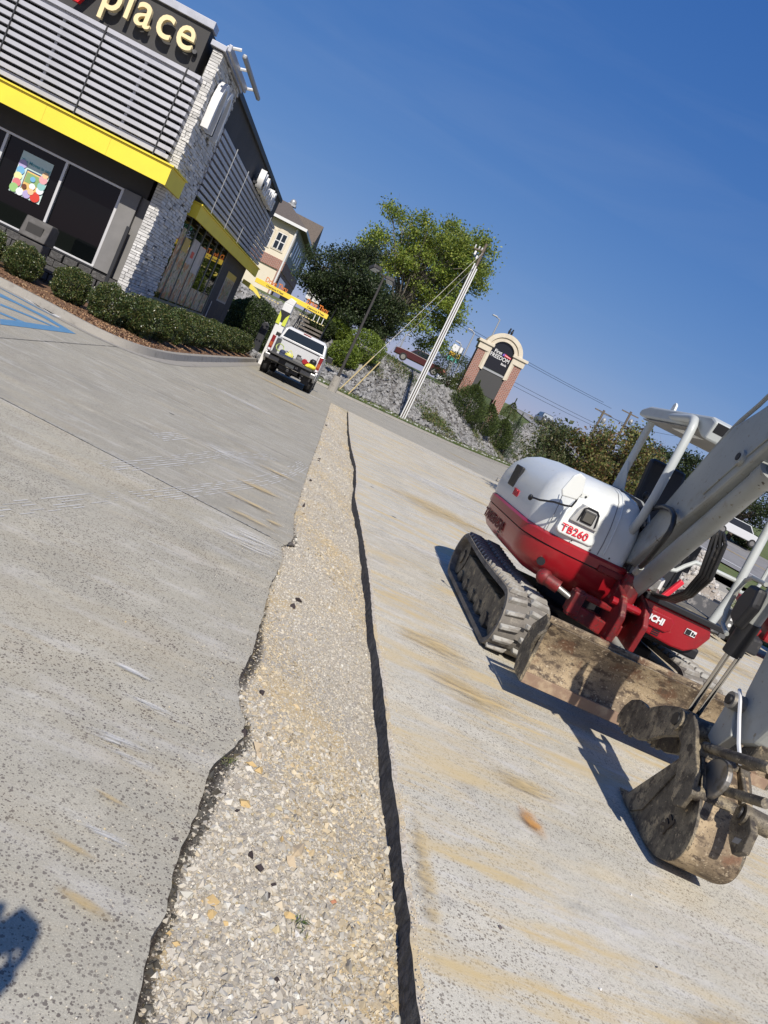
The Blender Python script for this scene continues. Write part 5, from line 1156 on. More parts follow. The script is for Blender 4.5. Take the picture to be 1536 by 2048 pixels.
# utility pole wrapped in white conduits
up = thing('utility_pole', 'wooden utility pole clad with three white conduits at the foot of the rocky bank', 'utility pole', (4.62, 47.3, 0))
b = MB(); b.tube([(4.62, 47.42, 0), (4.62, 47.42, 11.5)], [.12, .08], 10); b.build('pole', M['wood'], up)
for k, x in enumerate((-.14, 0.0, .14)):
    b = MB(); b.tube([(4.60+x, 47.27-(.05 if x == 0 else 0), 0.1), (4.60+x*.9, 47.29-(.05 if x == 0 else 0), 10.2-.12*k)], .040, 8); b.build('conduit', M['pvc'], up)
b = MB(); b.bar((4.05, 47.4, 10.95), (4.75, 47.4, 11.1), .08, .08); b.build('crossarm', M['wood'], up)
for x in (4.08, 4.32, 4.5):
    b = MB(); b.tube([(x, 47.4, 11.0), (x, 47.38, 11.2)], [.035, .05], 7); b.build('insulator', M['white'], up)
b = MB(); b.box(4.16, 4.28, 47.25, 47.4, 10.62, 10.85); b.build('cutout_switch', M['white'], up, bevel=.02); b = MB(); b.box(4.36, 4.46, 47.25, 47.4, 10.45, 10.65); b.build('cutout_switch', M['white'], up, bevel=.02)
b = MB(); b.tube([(4.55, 47.3, 10.2), (4.42, 47.3, 10.5), (4.25, 47.3, 10.8)], .025, 6); b.build('lead_wire', M['black'], up); b = MB(); b.tube([(4.7, 47.3, 10.1), (4.74, 47.3, 10.5), (4.72, 47.3, 11.1)], .025, 6); b.build('lead_wire', M['black'], up)
for (px, py, ex, ez) in ((.35, 43.6, 4.62, 10.9), (.9, 43.2, 4.62, 10.2)):
    b = MB(); A = Vector((px, py, .1)); B_ = Vector((ex, 47.3, ez)); b.tube([A, B_], .014, 5); b.build('guy_wire', M['steel'], up)
    b = MB(); b.tube([A, A+(B_-A)*.24], .035, 6); b.build('guy_guard', mat('tan guy guard', (0.46, 0.36, 0.17), 0.6), up)
# overhead lines
def line(p0, p1, sag, r=.03, n=14):
    P0, P1 = Vector(p0), Vector(p1); return [(P0*(1-t)+P1*t) - Vector((0, 0, sag*4*t*(1-t))) for t in [i/n for i in range(n+1)]], r
for i, (p0, p1, sg) in enumerate([((-6, 92, 12.6), (43.9, 130, 14.6), .5), ((-6, 94, 13.3), (42.2, 130, 14.9), .5), ((-6, 92, 9.8), (43.5, 130, 11.2), .5), ((-6, 92, 9.2), (43.4, 130, 10.7), .5), ((42.5, 130, 13.2), (57, 130, 15.6), .6), ((43.8, 130, 13.4), (75, 118, 14), 1.2)]):
    pts_, r_ = line(p0, p1, sg); b = MB(); b.tube(pts_, .026, 4); o = b.build('overhead_line', M['dark_metal']); tag(o, ['overhead line passing just above the brick sign, lower of the pair', 'topmost overhead line above the brick sign, thin twin of its neighbour', 'overhead line crossing behind the sign pillar, upper of the low pair', 'lowest overhead line behind the right sign pillar', 'far overhead line between the two distant poles', 'far overhead line running right from the distant poles'][i], 'power line', 'overhead lines')
for i, (x, z) in enumerate([(43.0, 13.4), (47.3, 15.2)]):
    t_ = thing('wooden_power_pole', ['distant wooden power pole, left of the pair behind the loose tree', 'distant wooden power pole, right of the pair behind the loose tree'][i], 'power pole', (x, 130, 5), 'distant power poles')
    MB().tube([(x, 130, 5), (x, 130, z+.4)], .2, 6).build('pole', M['wood'], t_); MB().bar((x-1.6, 130, z), (x+1.6, 130, z), .16, .2).build('crossarm', M['wood'], t_)
    MB().ball((x+.7, 130, z-1.2), (.4, .4, .6)).build('transformer', M['galv'], t_)
# street lamps beyond the bank
def street_lamp(x, y, z0, z1, armx, label):
    t_ = thing('street_lamp', label, 'street lamp', (x, y, z0), 'distant street lamps'); MB().tube([(x, y, z0), (x, y, z1)], [.13, .08], 7).build('pole', M['galv'], t_)
    MB().tube([(x, y, z1), (x+armx, y, z1+.15)], .06, 6).build('arm', M['galv'], t_); MB().box(x+armx-.3, x+armx+.3, y-.15, y+.15, z1+.08, z1+.22).build('lamp_head', M['galv'], t_, bevel=.03)
street_lamp(13.6, 88, 4, 13.5, -.7, 'tall street lamp whose arm shows just above the brick sign'); street_lamp(11.7, 88, 4, 10.95, -.6, 'street lamp between the road sign and the brick sign')
street_lamp(10.9, 87.5, 4, 9.1, -.5, 'street lamp standing in front of the road sign'); street_lamp(6.1, 110, 4, 8.9, .5, 'small far street lamp above the red pickup')

# the bank sign
sg = thing('brick_sign', 'brick and limestone arched roadside sign with black oval name panel', 'sign', (11, 62, 3.2))
zb = 2.4
b = MB(); b.box(9.0, 9.86, 61.9, 62.9, zb, 7.35); b.build('pillar', M['brick'], sg)
b = MB(); b.box(12.0, 12.86, 61.9, 62.9, zb, 7.05+.3); b.build('pillar', M['brick'], sg)
for x in (8.86, 11.86):
    b = MB(); b.box(x+.05, x+1.09, 61.78, 63.0, 7.35, 7.85); b.box(x-.10, x+1.24, 61.66, 63.1, 7.85, 8.08); b.build('pillar_cap', M['tan'], sg, bevel=.03)
def arch(r0, r1, y0, y1, cx=10.93, cz=7.80, n=20, sq=.92, legs=None):
    b = MB(); o_ = [(cx-r1*math.cos(PI*k/n), cz+r1*sq*math.sin(PI*k/n)) for k in range(n+1)]; i_ = [(cx-r0*math.cos(PI*k/n), cz+r0*sq*math.sin(PI*k/n)) for k in range(n+1)]
    if legs: o_ = [(cx-r1, legs)]+o_+[(cx+r1, legs)]; i_ = [(cx-r0, legs)]+i_+[(cx+r0, legs)]
    m_ = len(o_); V = []
    for y in (y0, y1): V += [(x, y, z) for x, z in o_]+[(x, y, z) for x, z in i_]
    F = []
    for k in range(m_-1): F += [(k, k+1, m_+k+1, m_+k), (2*m_+k, 3*m_+k, 3*m_+k+1, 2*m_+k+1), (k, 2*m_+k, 2*m_+k+1, k+1), (m_+k, m_+k+1, 3*m_+k+1, 3*m_+k)]
    F += [(0, m_, 3*m_, 2*m_), (m_-1, 3*m_-1, 4*m_-1, 2*m_-1)]
    b.add(V, F); return b
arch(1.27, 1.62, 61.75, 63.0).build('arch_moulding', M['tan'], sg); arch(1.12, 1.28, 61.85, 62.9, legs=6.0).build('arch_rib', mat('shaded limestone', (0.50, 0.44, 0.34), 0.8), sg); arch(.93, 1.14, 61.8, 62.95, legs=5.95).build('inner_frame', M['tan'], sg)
b = MB(); n = 20; b.prism([(10.0, 6.25)]+[(10.93-.94*math.cos(PI*k/n), 7.80+.94*.92*math.sin(PI*k/n)) for k in range(n+1)]+[(11.86, 6.25)], lambda x, z, y: (x, y, z), 62.0, 62.5)
b.build('name_panel', mat('gloss black panel', (0.012, 0.013, 0.016), 0.2), sg)
b = MB(); b.box(9.86, 12.0, 61.95, 62.7, 4.2, 6.05); b.build('message_board', mat('charcoal led board', (0.045, 0.045, 0.045), 0.6), sg)
b = MB(); b.box(9.86, 12.0, 61.9, 62.0, 6.05, 6.2); b.build('board_rail', M['galv'], sg); b = MB(); b.box(10.6, 10.85, 61.93, 61.95, 4.28, 4.33); b.build('board_light', M['white'], sg)
WH = M['white_sticker']
put_text(text_mesh('First', .36, .01, WH, .006), 'panel_lettering', sg, (10.28, 61.98, 7.62), (1, 0, 0), (0, 0, 1)); put_text(text_mesh('FREEDOM', .46, .01, WH, .002), 'panel_lettering', sg, (10.06, 61.98, 7.22), (1, 0, 0), (0, 0, 1), .83, 1); put_text(text_mesh('Bank', .24, .01, WH, .004), 'panel_lettering', sg, (11.2, 61.98, 6.92), (1, 0, 0), (0, 0, 1))
b = MB(); b.prism([(11.0, 7.62), (11.15, 7.62), (11.75, 7.58), (11.78, 7.70), (11.2, 7.82), (11.05, 7.80)], lambda x, z, y: (x, y, z), 61.97, 61.99); b.build('flag_emblem', M['red_decal'], sg)
b = MB(); b.prism([(11.0, 7.62), (11.16, 7.62), (11.2, 7.80), (11.05, 7.80)], lambda x, z, y: (x, y, z), 61.95, 61.965); b.build('flag_emblem', mat('violet emblem', (0.16, 0.10, 0.42), 0.5), sg)
b = MB(); b.prism([(11.22, 7.69), (11.74, 7.64), (11.74, 7.67), (11.22, 7.73)], lambda x, z, y: (x, y, z), 61.95, 61.965); b.build('flag_emblem', WH, sg)
bd = MB(); bd.ball((10.72, 62.2, 9.52), (.10, .13, .20)); bd.ball((10.72, 62.12, 9.74), .07); bd.tube([(10.72, 62.3, 9.45), (10.72, 62.4, 9.25)], [.06, .02], 5); bd.tube([(10.72, 62.07, 9.74), (10.72, 61.98, 9.73)], [.02, .004], 4)
bd.tube([(10.70, 62.2, 9.36), (10.70, 62.2, 9.28)], .012, 4); bd.tube([(10.76, 62.2, 9.36), (10.76, 62.2, 9.28)], .012, 4)
o = bd.build('bird', M['black'], smooth=True); tag(o, 'dark bird perched on top of the arched brick sign, left one', 'bird'); c_ = o.copy(); COL.objects.link(c_); c_.location = (.24, .1, .0); c_.rotation_euler = (0, 0, 0); c_['label'] = 'dark bird perched on top of the arched brick sign, right one'; o['group'] = c_['group'] = 'birds on the sign'
# far road sign
rs = thing('road_sign', 'far white, yellow and teal shop sign on the skyline', 'sign', (10.9, 90, 4))
b = MB(); b.box(10.35, 11.75, 90, 90.4, 8.25, 9.15); b.build('white_panel', M['white'], rs, bevel=.05)
b = MB(); b.box(10.35, 11.75, 90, 90.4, 7.72, 8.24); b.build('yellow_panel', mat('sign yellow', (0.70, 0.47, 0.03), 0.5), rs)
b = MB(); b.box(10.35, 11.75, 90, 90.4, 7.25, 7.71); b.build('teal_panel', mat('sign teal', (0.10, 0.42, 0.36), 0.5), rs)
put_text(text_mesh('DOLLAR', .40, .01, mat('sign brown', (0.20, 0.05, 0.01), 0.5), .012), 'panel_lettering', rs, (10.38, 89.98, 7.84), (1, 0, 0), (0, 0, 1), .75, 1)
b = MB(); b.box(10.85, 11.2, 90.1, 90.3, 3.6, 7.25); b.build('post', M['galv'], rs)

# =================================================================== VEHICLES
def wheel(x, y, z, r, wd, parent, axis='x', rim=None):
    """tyre + rim; axis = direction of the axle"""
    n = 22; prof = [(-wd/2, r*.62), (-wd/2, r*.93), (-wd/2*.75, r), (wd/2*.75, r), (wd/2, r*.93), (wd/2, r*.62)]
    def P(a_, rr, t): return (x+a_, y+rr*math.cos(t), z+rr*math.sin(t)) if axis == 'x' else (x+rr*math.cos(t), y+a_, z+rr*math.sin(t))
    b = MB(); b.loft([[P(a_, rr, 2*PI*k/n) for k in range(n)] for a_, rr in prof]); o = b.build('wheel', M['tyre'], parent, smooth=True)
    b = MB(); pr_ = [(-wd/2-.004, r*.60), (-wd/2+.02, r*.52), (wd/2-.02, r*.52), (wd/2+.004, r*.60)]
    b.loft([[P(a_, rr, 2*PI*k/n) for k in range(n)] for a_, rr in pr_]); link(b.mesh('rim', rim or M['steel'], smooth=True), 'rim', o)
# white work pickup, seen from behind with its tailgate down
tk = thing('work_pickup', 'white work pickup seen from behind with lowered tailgate and tools in its bed', 'pickup truck', (-1.70, 31, 0))
CX = -1.70; Y0 = 28.45
def sec(half): return [(CX-a_, z) for a_, z in half] + [(CX+a_, z) for a_, z in half[::-1]]
for s_ in (-1, 1):   # bed sides
    b = MB()
    pr_ = [(CX+s_*.80, .82), (CX+s_*1.0, .80), (CX+s_*1.01, 1.10), (CX+s_*.98, 1.38), (CX+s_*.95, 1.42), (CX+s_*.82, 1.42), (CX+s_*.80, 1.36)]
    b.prism(pr_, lambda x, z, y: (x, y, z), Y0+.02, Y0+2.05); b.build('bed_side', M['truck_white'], tk, bevel=.015)
b = MB(); b.box(CX-.82, CX+.82, Y0+2.0, Y0+2.06, .8, 1.46); b.build('bed_front', M['truck_white'], tk, bevel=.01)
b = MB(); b.box(CX-.86, CX+.86, Y0+2.0, Y0+2.10, 1.44, 1.50); b.build('bed_rail', M['truck_white'], tk, bevel=.01)
for s_ in (-1, 1): MB().box(min(CX+s_*.80, CX+s_*.785), max(CX+s_*.80, CX+s_*.785), Y0+.03, Y0+2.0, .82, 1.36).build('bed_side_shade', M['dark_metal'], tk)  # dark sheets paint the shade on the inner bed walls
MB().box(CX-.80, CX+.80, Y0+1.985, Y0+2.0, 1.395, 1.43).build('bed_gap_shade', M['black'], tk); MB().box(CX-.84, CX+.84, Y0+2.08, Y0+2.11, 1.30, 1.47).build('cab_gap_shade', M['black'], tk)  # black strips stand in for the shadow gap between bed and cab
b = MB(); b.box(CX-.82, CX+.82, Y0, Y0+2.0, .78, .82); b.build('bed_floor', M['dark_metal'], tk)
b = MB(); b.box(CX-.80, CX+.80, Y0-.50, Y0-.01, .80, .87); b.build('tailgate', mat('grimy tailgate liner', (0.055, 0.055, 0.055), 0.7), tk, bevel=.012)
# rear body corner, lamps
for s_ in (-1, 1):
    b = MB(); b.box(CX+s_*.86 if s_ > 0 else CX-.99, CX+.99 if s_ > 0 else CX-.86, Y0-.03, Y0+.08, .84, 1.42); l_ = b.build('tail_lamp', M['tail_red'], tk, bevel=.02)
    b = MB(); b.box(CX+s_*.875 if s_ > 0 else CX-.975, CX+.975 if s_ > 0 else CX-.875, Y0-.045, Y0-.025, 1.0, 1.16); b.build('amber_lens', M['tail_amber'], l_)
    b = MB(); b.box(CX+s_*.875 if s_ > 0 else CX-.975, CX+.975 if s_ > 0 else CX-.875, Y0-.045, Y0-.025, .86, .93); b.build('reverse_lens', M['lens'], l_)
# bumper
b = MB(); b.prism(sec([(1.0, .56), (1.02, .72), (.96, .80), (0, .80)]) if False else [(CX-1.0, .57), (CX-1.0, .76), (CX+1.0, .76), (CX+1.0, .57)], lambda x, z, y: (x, y, z), Y0-.24, Y0-.06); b.build('bumper', mat('dull chrome bumper', (0.20, 0.20, 0.195), .4, .7, layers=[(6, (0.2, 0.2, 0.19), .5, .7)]), tk, bevel=.04)
b = MB(); b.box(CX-.42, CX+.42, Y0-.26, Y0-.08, .58, .79); b.build('bumper_step', M['black'], tk, bevel=.02)
b = MB(); b.box(CX-.16, CX+.16, Y0-.265, Y0-.26, .60, .72); b.build('number_plate', mat('faded plate', (0.35, 0.36, 0.34), .5), tk)
put_text(text_mesh('LS', .09, .001, M['white_sticker'], .001), 'bumper_lettering', tk, (CX+.22, Y0-.268, .66), (1, 0, 0), (0, 0, 1))
b = MB(); b.box(CX-.05, CX+.05, Y0-.34, Y0-.05, .42, .52); b.box(CX-.5, CX+.5, Y0, Y0+.1, .42, .55); b.build('tow_hitch', M['dark_metal'], tk, bevel=.01)
b = MB(); b.box(CX-.45, CX-.37, Y0, Y0+5.2, .42, .60); b.box(CX+.37, CX+.45, Y0, Y0+5.2, .42, .60); b.tube([(CX-.85, Y0+1.0, .38), (CX+.85, Y0+1.0, .38)], .06, 8); b.ball((CX, Y0+1.0, .38), (.16, .14, .16)); b.box(CX-.35, CX+.1, Y0+.3, Y0+.9, .30, .5); b.build('chassis', M['black'], tk)
b = MB(); b.tube([(CX+.5, Y0-.05, .42), (CX+.5, Y0+1.2, .42)], .035, 7); b.build('exhaust', M['steel'], tk)
# lower body skirts / fenders
for s_ in (-1, 1):
    n = 16; arcp = [(Y0+.95+.50*math.cos(PI-PI*k/n), .42+.50*math.sin(PI-PI*k/n)) for k in range(n+1)]
    pr_ = [(Y0, .55), (Y0, .82)] + [(Y0+2.05, .82), (Y0+2.05, .48)] + arcp[::-1]
    b = MB(); x0 = CX+s_*.93; b.prism(pr_, lambda y, z, x: (x, y, z), min(x0, x0+s_*.08), max(x0, x0+s_*.08)); b.build('fender', M['truck_white'], tk, bevel=.01)
    b = MB(); pr_ = [(Y0+2.12, .45), (Y0+2.12, 1.40), (Y0+5.2, 1.32), (Y0+5.35, 1.0), (Y0+5.35, .55), (Y0+5.0, .45)]; b.prism(pr_, lambda y, z, x: (x, y, z), min(x0-s_*.05, x0+s_*.06), max(x0-s_*.05, x0+s_*.06)); b.build('side_panel', M['truck_white'], tk, bevel=.02)
b = MB(); b.box(CX-.93, CX+.93, Y0+3.9, Y0+5.35, .6, 1.34); b.build('hood', M['truck_white'], tk, bevel=.06)
b = MB(); b.loft([[(CX-.95, Y0+2.12, 1.40), (CX+.95, Y0+2.12, 1.40), (CX+.95, Y0+4.0, 1.36), (CX-.95, Y0+4.0, 1.36)], [(CX-.86, Y0+2.22, 1.84), (CX+.86, Y0+2.22, 1.84), (CX+.86, Y0+3.5, 1.84), (CX-.86, Y0+3.5, 1.84)], [(CX-.74, Y0+2.34, 1.96), (CX+.74, Y0+2.34, 1.96), (CX+.74, Y0+3.3, 1.96), (CX-.74, Y0+3.3, 1.96)]]); b.build('cab', M['truck_white'], tk, bevel=.04)
b = MB(); b.add([(CX-.84, Y0+2.105, 1.46), (CX+.84, Y0+2.105, 1.46), (CX+.76, Y0+2.19, 1.85), (CX-.76, Y0+2.19, 1.85), (CX-.84, Y0+2.14, 1.46), (CX+.84, Y0+2.14, 1.46), (CX+.76, Y0+2.24, 1.85), (CX-.76, Y0+2.24, 1.85)], [(0, 1, 2, 3), (4, 7, 6, 5), (0, 4, 5, 1), (1, 5, 6, 2), (2, 6, 7, 3), (3, 7, 4, 0)]); b.build('rear_window', M['carglass'], tk)
b = MB(); b.box(CX-.16, CX+.16, Y0+2.26, Y0+2.32, 1.90, 1.95); b.build('brake_lamp', M['tail_red'], tk, bevel=.008)
for s_ in (-1, 1):
    b = MB(); xx = CX+s_*1.12; b.box(xx-.12, xx+.12, Y0+3.55, Y0+3.65, 1.32, 1.56); b.bar((CX+s_*.93, Y0+3.6, 1.38), (xx, Y0+3.6, 1.40), .05, .05); b.build('wing_mirror', M['black'], tk, bevel=.025)
    wheel(CX+s_*.87, Y0+.95, .41, .41, .29, tk); wheel(CX+s_*.86, Y0+4.45, .38, .38, .27, tk)
b = MB(); b.box(CX-.80, CX-.5, Y0+.02, Y0+.04, .50, .8); b.box(CX+.55, CX+.85, Y0+.3, Y0+.33, .25, .7); b.build('mud_flap', M['black'], tk)
# cargo
hv = mat('lime hose', (0.42, 0.50, 0.16), .6)
b = MB(); b.tube([(CX-.62+.14*math.cos(t), Y0+.45+.03*math.sin(3*t), 1.08+.13*math.sin(t)) for t in np.linspace(0, 6*PI, 40)], .018, 5, caps=False); tag(b.build('hose_coil', hv), 'coiled pale green hose at the left of the pickup bed', 'hose')
b = MB(); b.box(CX-.35, CX-.05, Y0+.2, Y0+.6, .83, 1.02); b.tube([(CX-.3, Y0+.3, 1.02), (CX-.2, Y0+.3, 1.16), (CX-.08, Y0+.3, 1.02)], .02, 6); b.ball((CX-.2, Y0+.15, .95), (.12, .05, .12)); tag(b.build('cutting_saw', mat('yellow tool casing', (0.62, 0.60, 0.12), .5), bevel=.02), 'yellow cut-off saw standing in the middle of the pickup bed', 'saw')
b = MB(); b.box(CX-.55, CX+.0, Y0+.05, Y0+.3, .83, .94); b.ball((CX-.45, Y0+.2, .98), (.11, .1, .09)); b.tube([(CX-.5, Y0+.2, 1.0), (CX-.3, Y0+.12, 1.08), (CX-.1, Y0+.2, .95)], .015, 5); tag(b.build('tool_tangle', mat('navy tool cloth', (0.035, 0.045, 0.09), .8)), 'dark blue bundle of tools and cords in the pickup bed', 'tool bundle')
b = MB(); b.box(CX+.0, CX+.42, Y0-.2, Y0+.1, .87, .96); b.ball((CX+.2, Y0, 1.0), (.14, .12, .10)); tag(b.build('tool_bag', mat('grey canvas', (0.16, 0.16, 0.155), .9), bevel=.02), 'grey canvas tool bag slumped on the lowered tailgate', 'bag')
b = MB(); b.tube([(CX+.42, Y0-.1, 1.02), (CX+.42, Y0-.22, 1.02)], .10, 12); b.box(CX+.38, CX+.62, Y0-.14, Y0+.12, .88, 1.08); tag(b.build('red_engine', M['mred'], bevel=.015), 'small red engine unit on the tailgate left of the yellow bag', 'engine')
b = MB(); b.ball((CX+.70, Y0-.02, 1.13), (.13, .13, .11)); b.box(CX+.57, CX+.83, Y0-.17, Y0-.02, 1.05, 1.08); tag(b.build('black_helmet', M['black'], smooth=True), 'black hard hat lying on the yellow bag in the pickup bed', 'hard hat')
b = MB(); b.ball((CX+.68, Y0-.05, .96), (.20, .16, .11)); b.ball((CX+.55, Y0-.1, .92), (.12, .12, .07)); tag(b.build('yellow_bag', mat('bright yellow cloth', (0.78, 0.66, 0.05), .7), smooth=True), 'bright yellow bag at the right end of the lowered tailgate', 'bag')
b = MB(); b.box(CX+.05, CX+.2, Y0+.5, Y0+.62, .83, 1.14); tag(b.build('black_can', M['black'], bevel=.02), 'small black can standing in the pickup bed', 'can')

def side_car(name, label, cat, x0, y, z, L, body, cab, paint, flip=False, pitch=0.0, wr=.34, extra=None, wd=1.8, trim=None):
    """simple far vehicle: body / cab outlines in (length, height), extruded over its width"""
    t_ = thing(name, label, cat, (x0, y, z)); Mx = Matrix.Translation((x0, y, z)) @ Matrix.Rotation(pitch, 4, 'Y')
    def fn(dy, ins=0): return lambda a_, c_, d: tuple(Mx @ Vector(((L-a_ if flip else a_), d, c_)))
    MB().prism(body, fn(0), 0, wd).build('body', paint, t_, bevel=.05); MB().prism(cab, fn(0), .12, wd-.12).build('cab', paint, t_, bevel=.05)
    gl = [(a_*.92+sum(c_[0] for c_ in cab)/len(cab)*.08, h_*.88+cab[0][1]*.12+.02) for a_, h_ in cab]; MB().prism(gl, fn(0), .10, wd-.10).build('side_window', M['carglass'], t_)
    for a_ in (L*.18, L*.80):
        p_ = Mx @ Vector(((L-a_ if flip else a_), .05, wr)); wheel(p_.x, p_.y, p_.z, wr, .22, t_, axis='y')
    return t_, Mx
PK = [(0, .45), (0, 1.05), (.3, 1.12), (1.6, 1.18), (5.5, 1.12), (5.6, .95), (5.6, .5)]; PKC = [(1.5, 1.15), (2.1, 1.75), (3.4, 1.78), (3.7, 1.15)]
t_, Mx = side_car('red_pickup', 'dark red pickup parked on top of the rock bank', 'pickup truck', 4.1, 80, 4.45, 5.6, PK, PKC, M['maroon'], wr=.4)
p_ = Mx @ Vector((5.45, -.01, .95)); MB().box(p_.x-.12, p_.x+.12, p_.y-.02, p_.y+.02, p_.z-.12, p_.z+.14).build('tail_lamp', mat('lit looking lamp', (0.75, .25, .22), .3), t_)
SV = [(0, .4), (0, .95), (.9, 1.05), (4.6, 1.08), (4.7, .6), (4.6, .4)]; SVC = [(.9, 1.04), (1.5, 1.62), (4.2, 1.64), (4.6, 1.05)]
t_, Mx = side_car('white_hatchback', 'little white car behind the tail of the dark red pickup', 'car', 9.6, 84, 4.1, 4.2, [(0, .35), (0, .8), (.9, .9), (4.1, .95), (4.2, .4)], [(.8, .88), (1.4, 1.4), (3.4, 1.42), (4.0, .94)], M['truck_white'])
t_, Mx = side_car('white_van', 'white car parked across the street behind the boom', 'car', 32.6, 60.5, rz(34, 60.5)+.45, 4.6, SV, SVC, M['truck_white'], flip=True)
# dark suv coming down the hill, seen from the front
sv = thing('suv', 'dark suv driving on the crest of the street', 'car', (25.8, 95, rz(25.8, 95)+.1)); zz = rz(25.8, 95)+.1
b = MB(); b.box(24.85, 26.75, 95, 99, zz+.35, zz+1.05); b.build('body', M['silver_car'], sv, bevel=.12)
b = MB(); b.loft([[(24.95, 95.9, zz+1.0), (26.65, 95.9, zz+1.0), (26.65, 98.9, zz+1.0), (24.95, 98.9, zz+1.0)], [(25.15, 96.5, zz+1.62), (26.45, 96.5, zz+1.62), (26.45, 98.6, zz+1.62), (25.15, 98.6, zz+1.62)]]); b.build('cab', M['silver_car'], sv, bevel=.08)
b = MB(); b.add([(25.05, 95.98, zz+1.12), (26.55, 95.98, zz+1.12), (26.4, 96.42, zz+1.55), (25.2, 96.42, zz+1.55)], [(0, 1, 2, 3)]); b.build('windscreen', mat('pale windscreen', (0.30, 0.33, 0.36), .1), sv, fix=False)
for x in (25.05, 26.3): MB().box(x, x+.3, 94.97, 95.0, zz+.72, zz+.86).build('headlight', M['lens'], sv)
for x in (24.98, 26.42): MB().box(x, x+.2, 95.1, 95.7, zz, zz+.5).build('wheel', M['tyre'], sv, bevel=.06)
# compact loader at the right edge and a heap of crushed concrete
sk = thing('track_loader', 'red compact loader with black bucket at the right picture edge', 'loader', (9.6, 13.5, 0))
b = MB(); b.prism([(13.1, .05), (12.6, .06), (12.45, .12), (12.62, .62), (12.75, .62), (13.1, .5)], lambda y, z, x: (x, y+.9, z), 7.55, 8.35); b.build('bucket', mat('black bucket paint', (0.04, 0.04, 0.042), .5, layers=[(6, (0.16, 0.15, 0.14), .52, .68)]), sk, bevel=.012)
b = MB(); b.box(8.36, 8.50, 13.35, 14.1, .08, .64); b.build('bucket_side', mat('dusty black plate', (0.10, 0.10, 0.098), .6), sk, bevel=.01)
b = MB(); b.box(8.40, 8.47, 13.34, 13.35, .45, .56); b.tube([(8.44, 13.35, .36), (8.44, 13.335, .36)], .035, 12); b.build('reflector', M['white'], sk)
b = MB(); b.prism([(13.5, .35), (13.5, .70), (13.8, 1.0), (14.7, 1.03), (14.7, .35)], lambda y, z, x: (x, y, z), 9.30, 10.6); b.build('body', M['mred'], sk, bevel=.05)
put_text(text_mesh('TB', .14, .002, M['white_sticker'], .003), 'body_lettering', sk, (9.295, 14.3, .80), (0, -1, 0), (0, 0, 1))
for x in (8.80, 10.5): b = MB(); b.prism([(13.3, .04), (13.3, .34), (13.6, .42), (14.9, .42), (15.1, .3), (14.9, .03)], lambda y, z, xx: (xx, y, z), x, x+.4); b.build('track', M['rubber_dark'], sk, bevel=.04)
for x in (9.05, 10.65): b = MB(); b.bar((x, 13.4, .45), (x, 14.6, .9), .1, .14); b.build('lift_arm', M['mred'], sk, bevel=.02)
b = MB(); b.box(10.9, 11.8, 14.4, 15.6, .6, 2.0); b.build('cab', M['black'], sk, bevel=.06)
# heap
xs_, ys_ = np.linspace(6.9, 10.6, 60), np.linspace(14.0, 18.0, 60)
def heap(x, y):
    r_ = np.hypot((x-8.62)/1.15, (y-15.8)/1.5); an = np.arctan2(y-15.8, x-8.62)
    return np.maximum(1.38*(1-r_*(1+.10*np.sin(an*3+1)+.06*np.sin(an*7))), -.05)*(1+.0*x) + .05*np.sin(x*5)*np.sin(y*6)*(r_ < .9)
me = grid_mesh('concrete_heap', xs_, ys_, heap, M['rubble']); tag(link(me, 'concrete_heap'), 'pale heap of crushed concrete behind the excavator handrail', 'heap')
n = 1400; a_ = rng.uniform(0, 2*PI, n); r_ = rng.random(n)**.5*1.25; x = 8.62+1.15*r_*np.cos(a_); y = 15.8+1.5*r_*np.sin(a_); s = rng.uniform(.02, .07, n); g = rng.uniform(.3, .55, n)
V, F, C = stones(np.stack([x, y, np.maximum(heap(x, y), 0)+s*.3], 1), s, np.stack([g, g*.95, g*.88], 1)); tag(link(np_mesh('heap_rubble', V, F, C, M['rock'], 3), 'heap_rubble'), 'broken concrete lumps lying on the pale heap', 'rubble', kind='stuff')

# =================================================================== EXCAVATOR
ex = thing('mini_excavator', 'red and white mini excavator with canopy, muddy blade and boom reaching out to the right', 'excavator', (2.97, 7.0, 0))
M['mred_shaded_dirty'] = mat('shade-darkened grimy red casting', (0.20, 0.010, 0.012), 0.55, layers=[(6, (0.10, 0.012, 0.012), 0.45, 0.62), (14, (0.26, 0.13, 0.09), 0.58, 0.70), (30, (0.05, 0.03, 0.025), 0.58, 0.68)], bump=(40, .3, .004))  # red darkened to paint in the boom's shade, with real grime patches on top
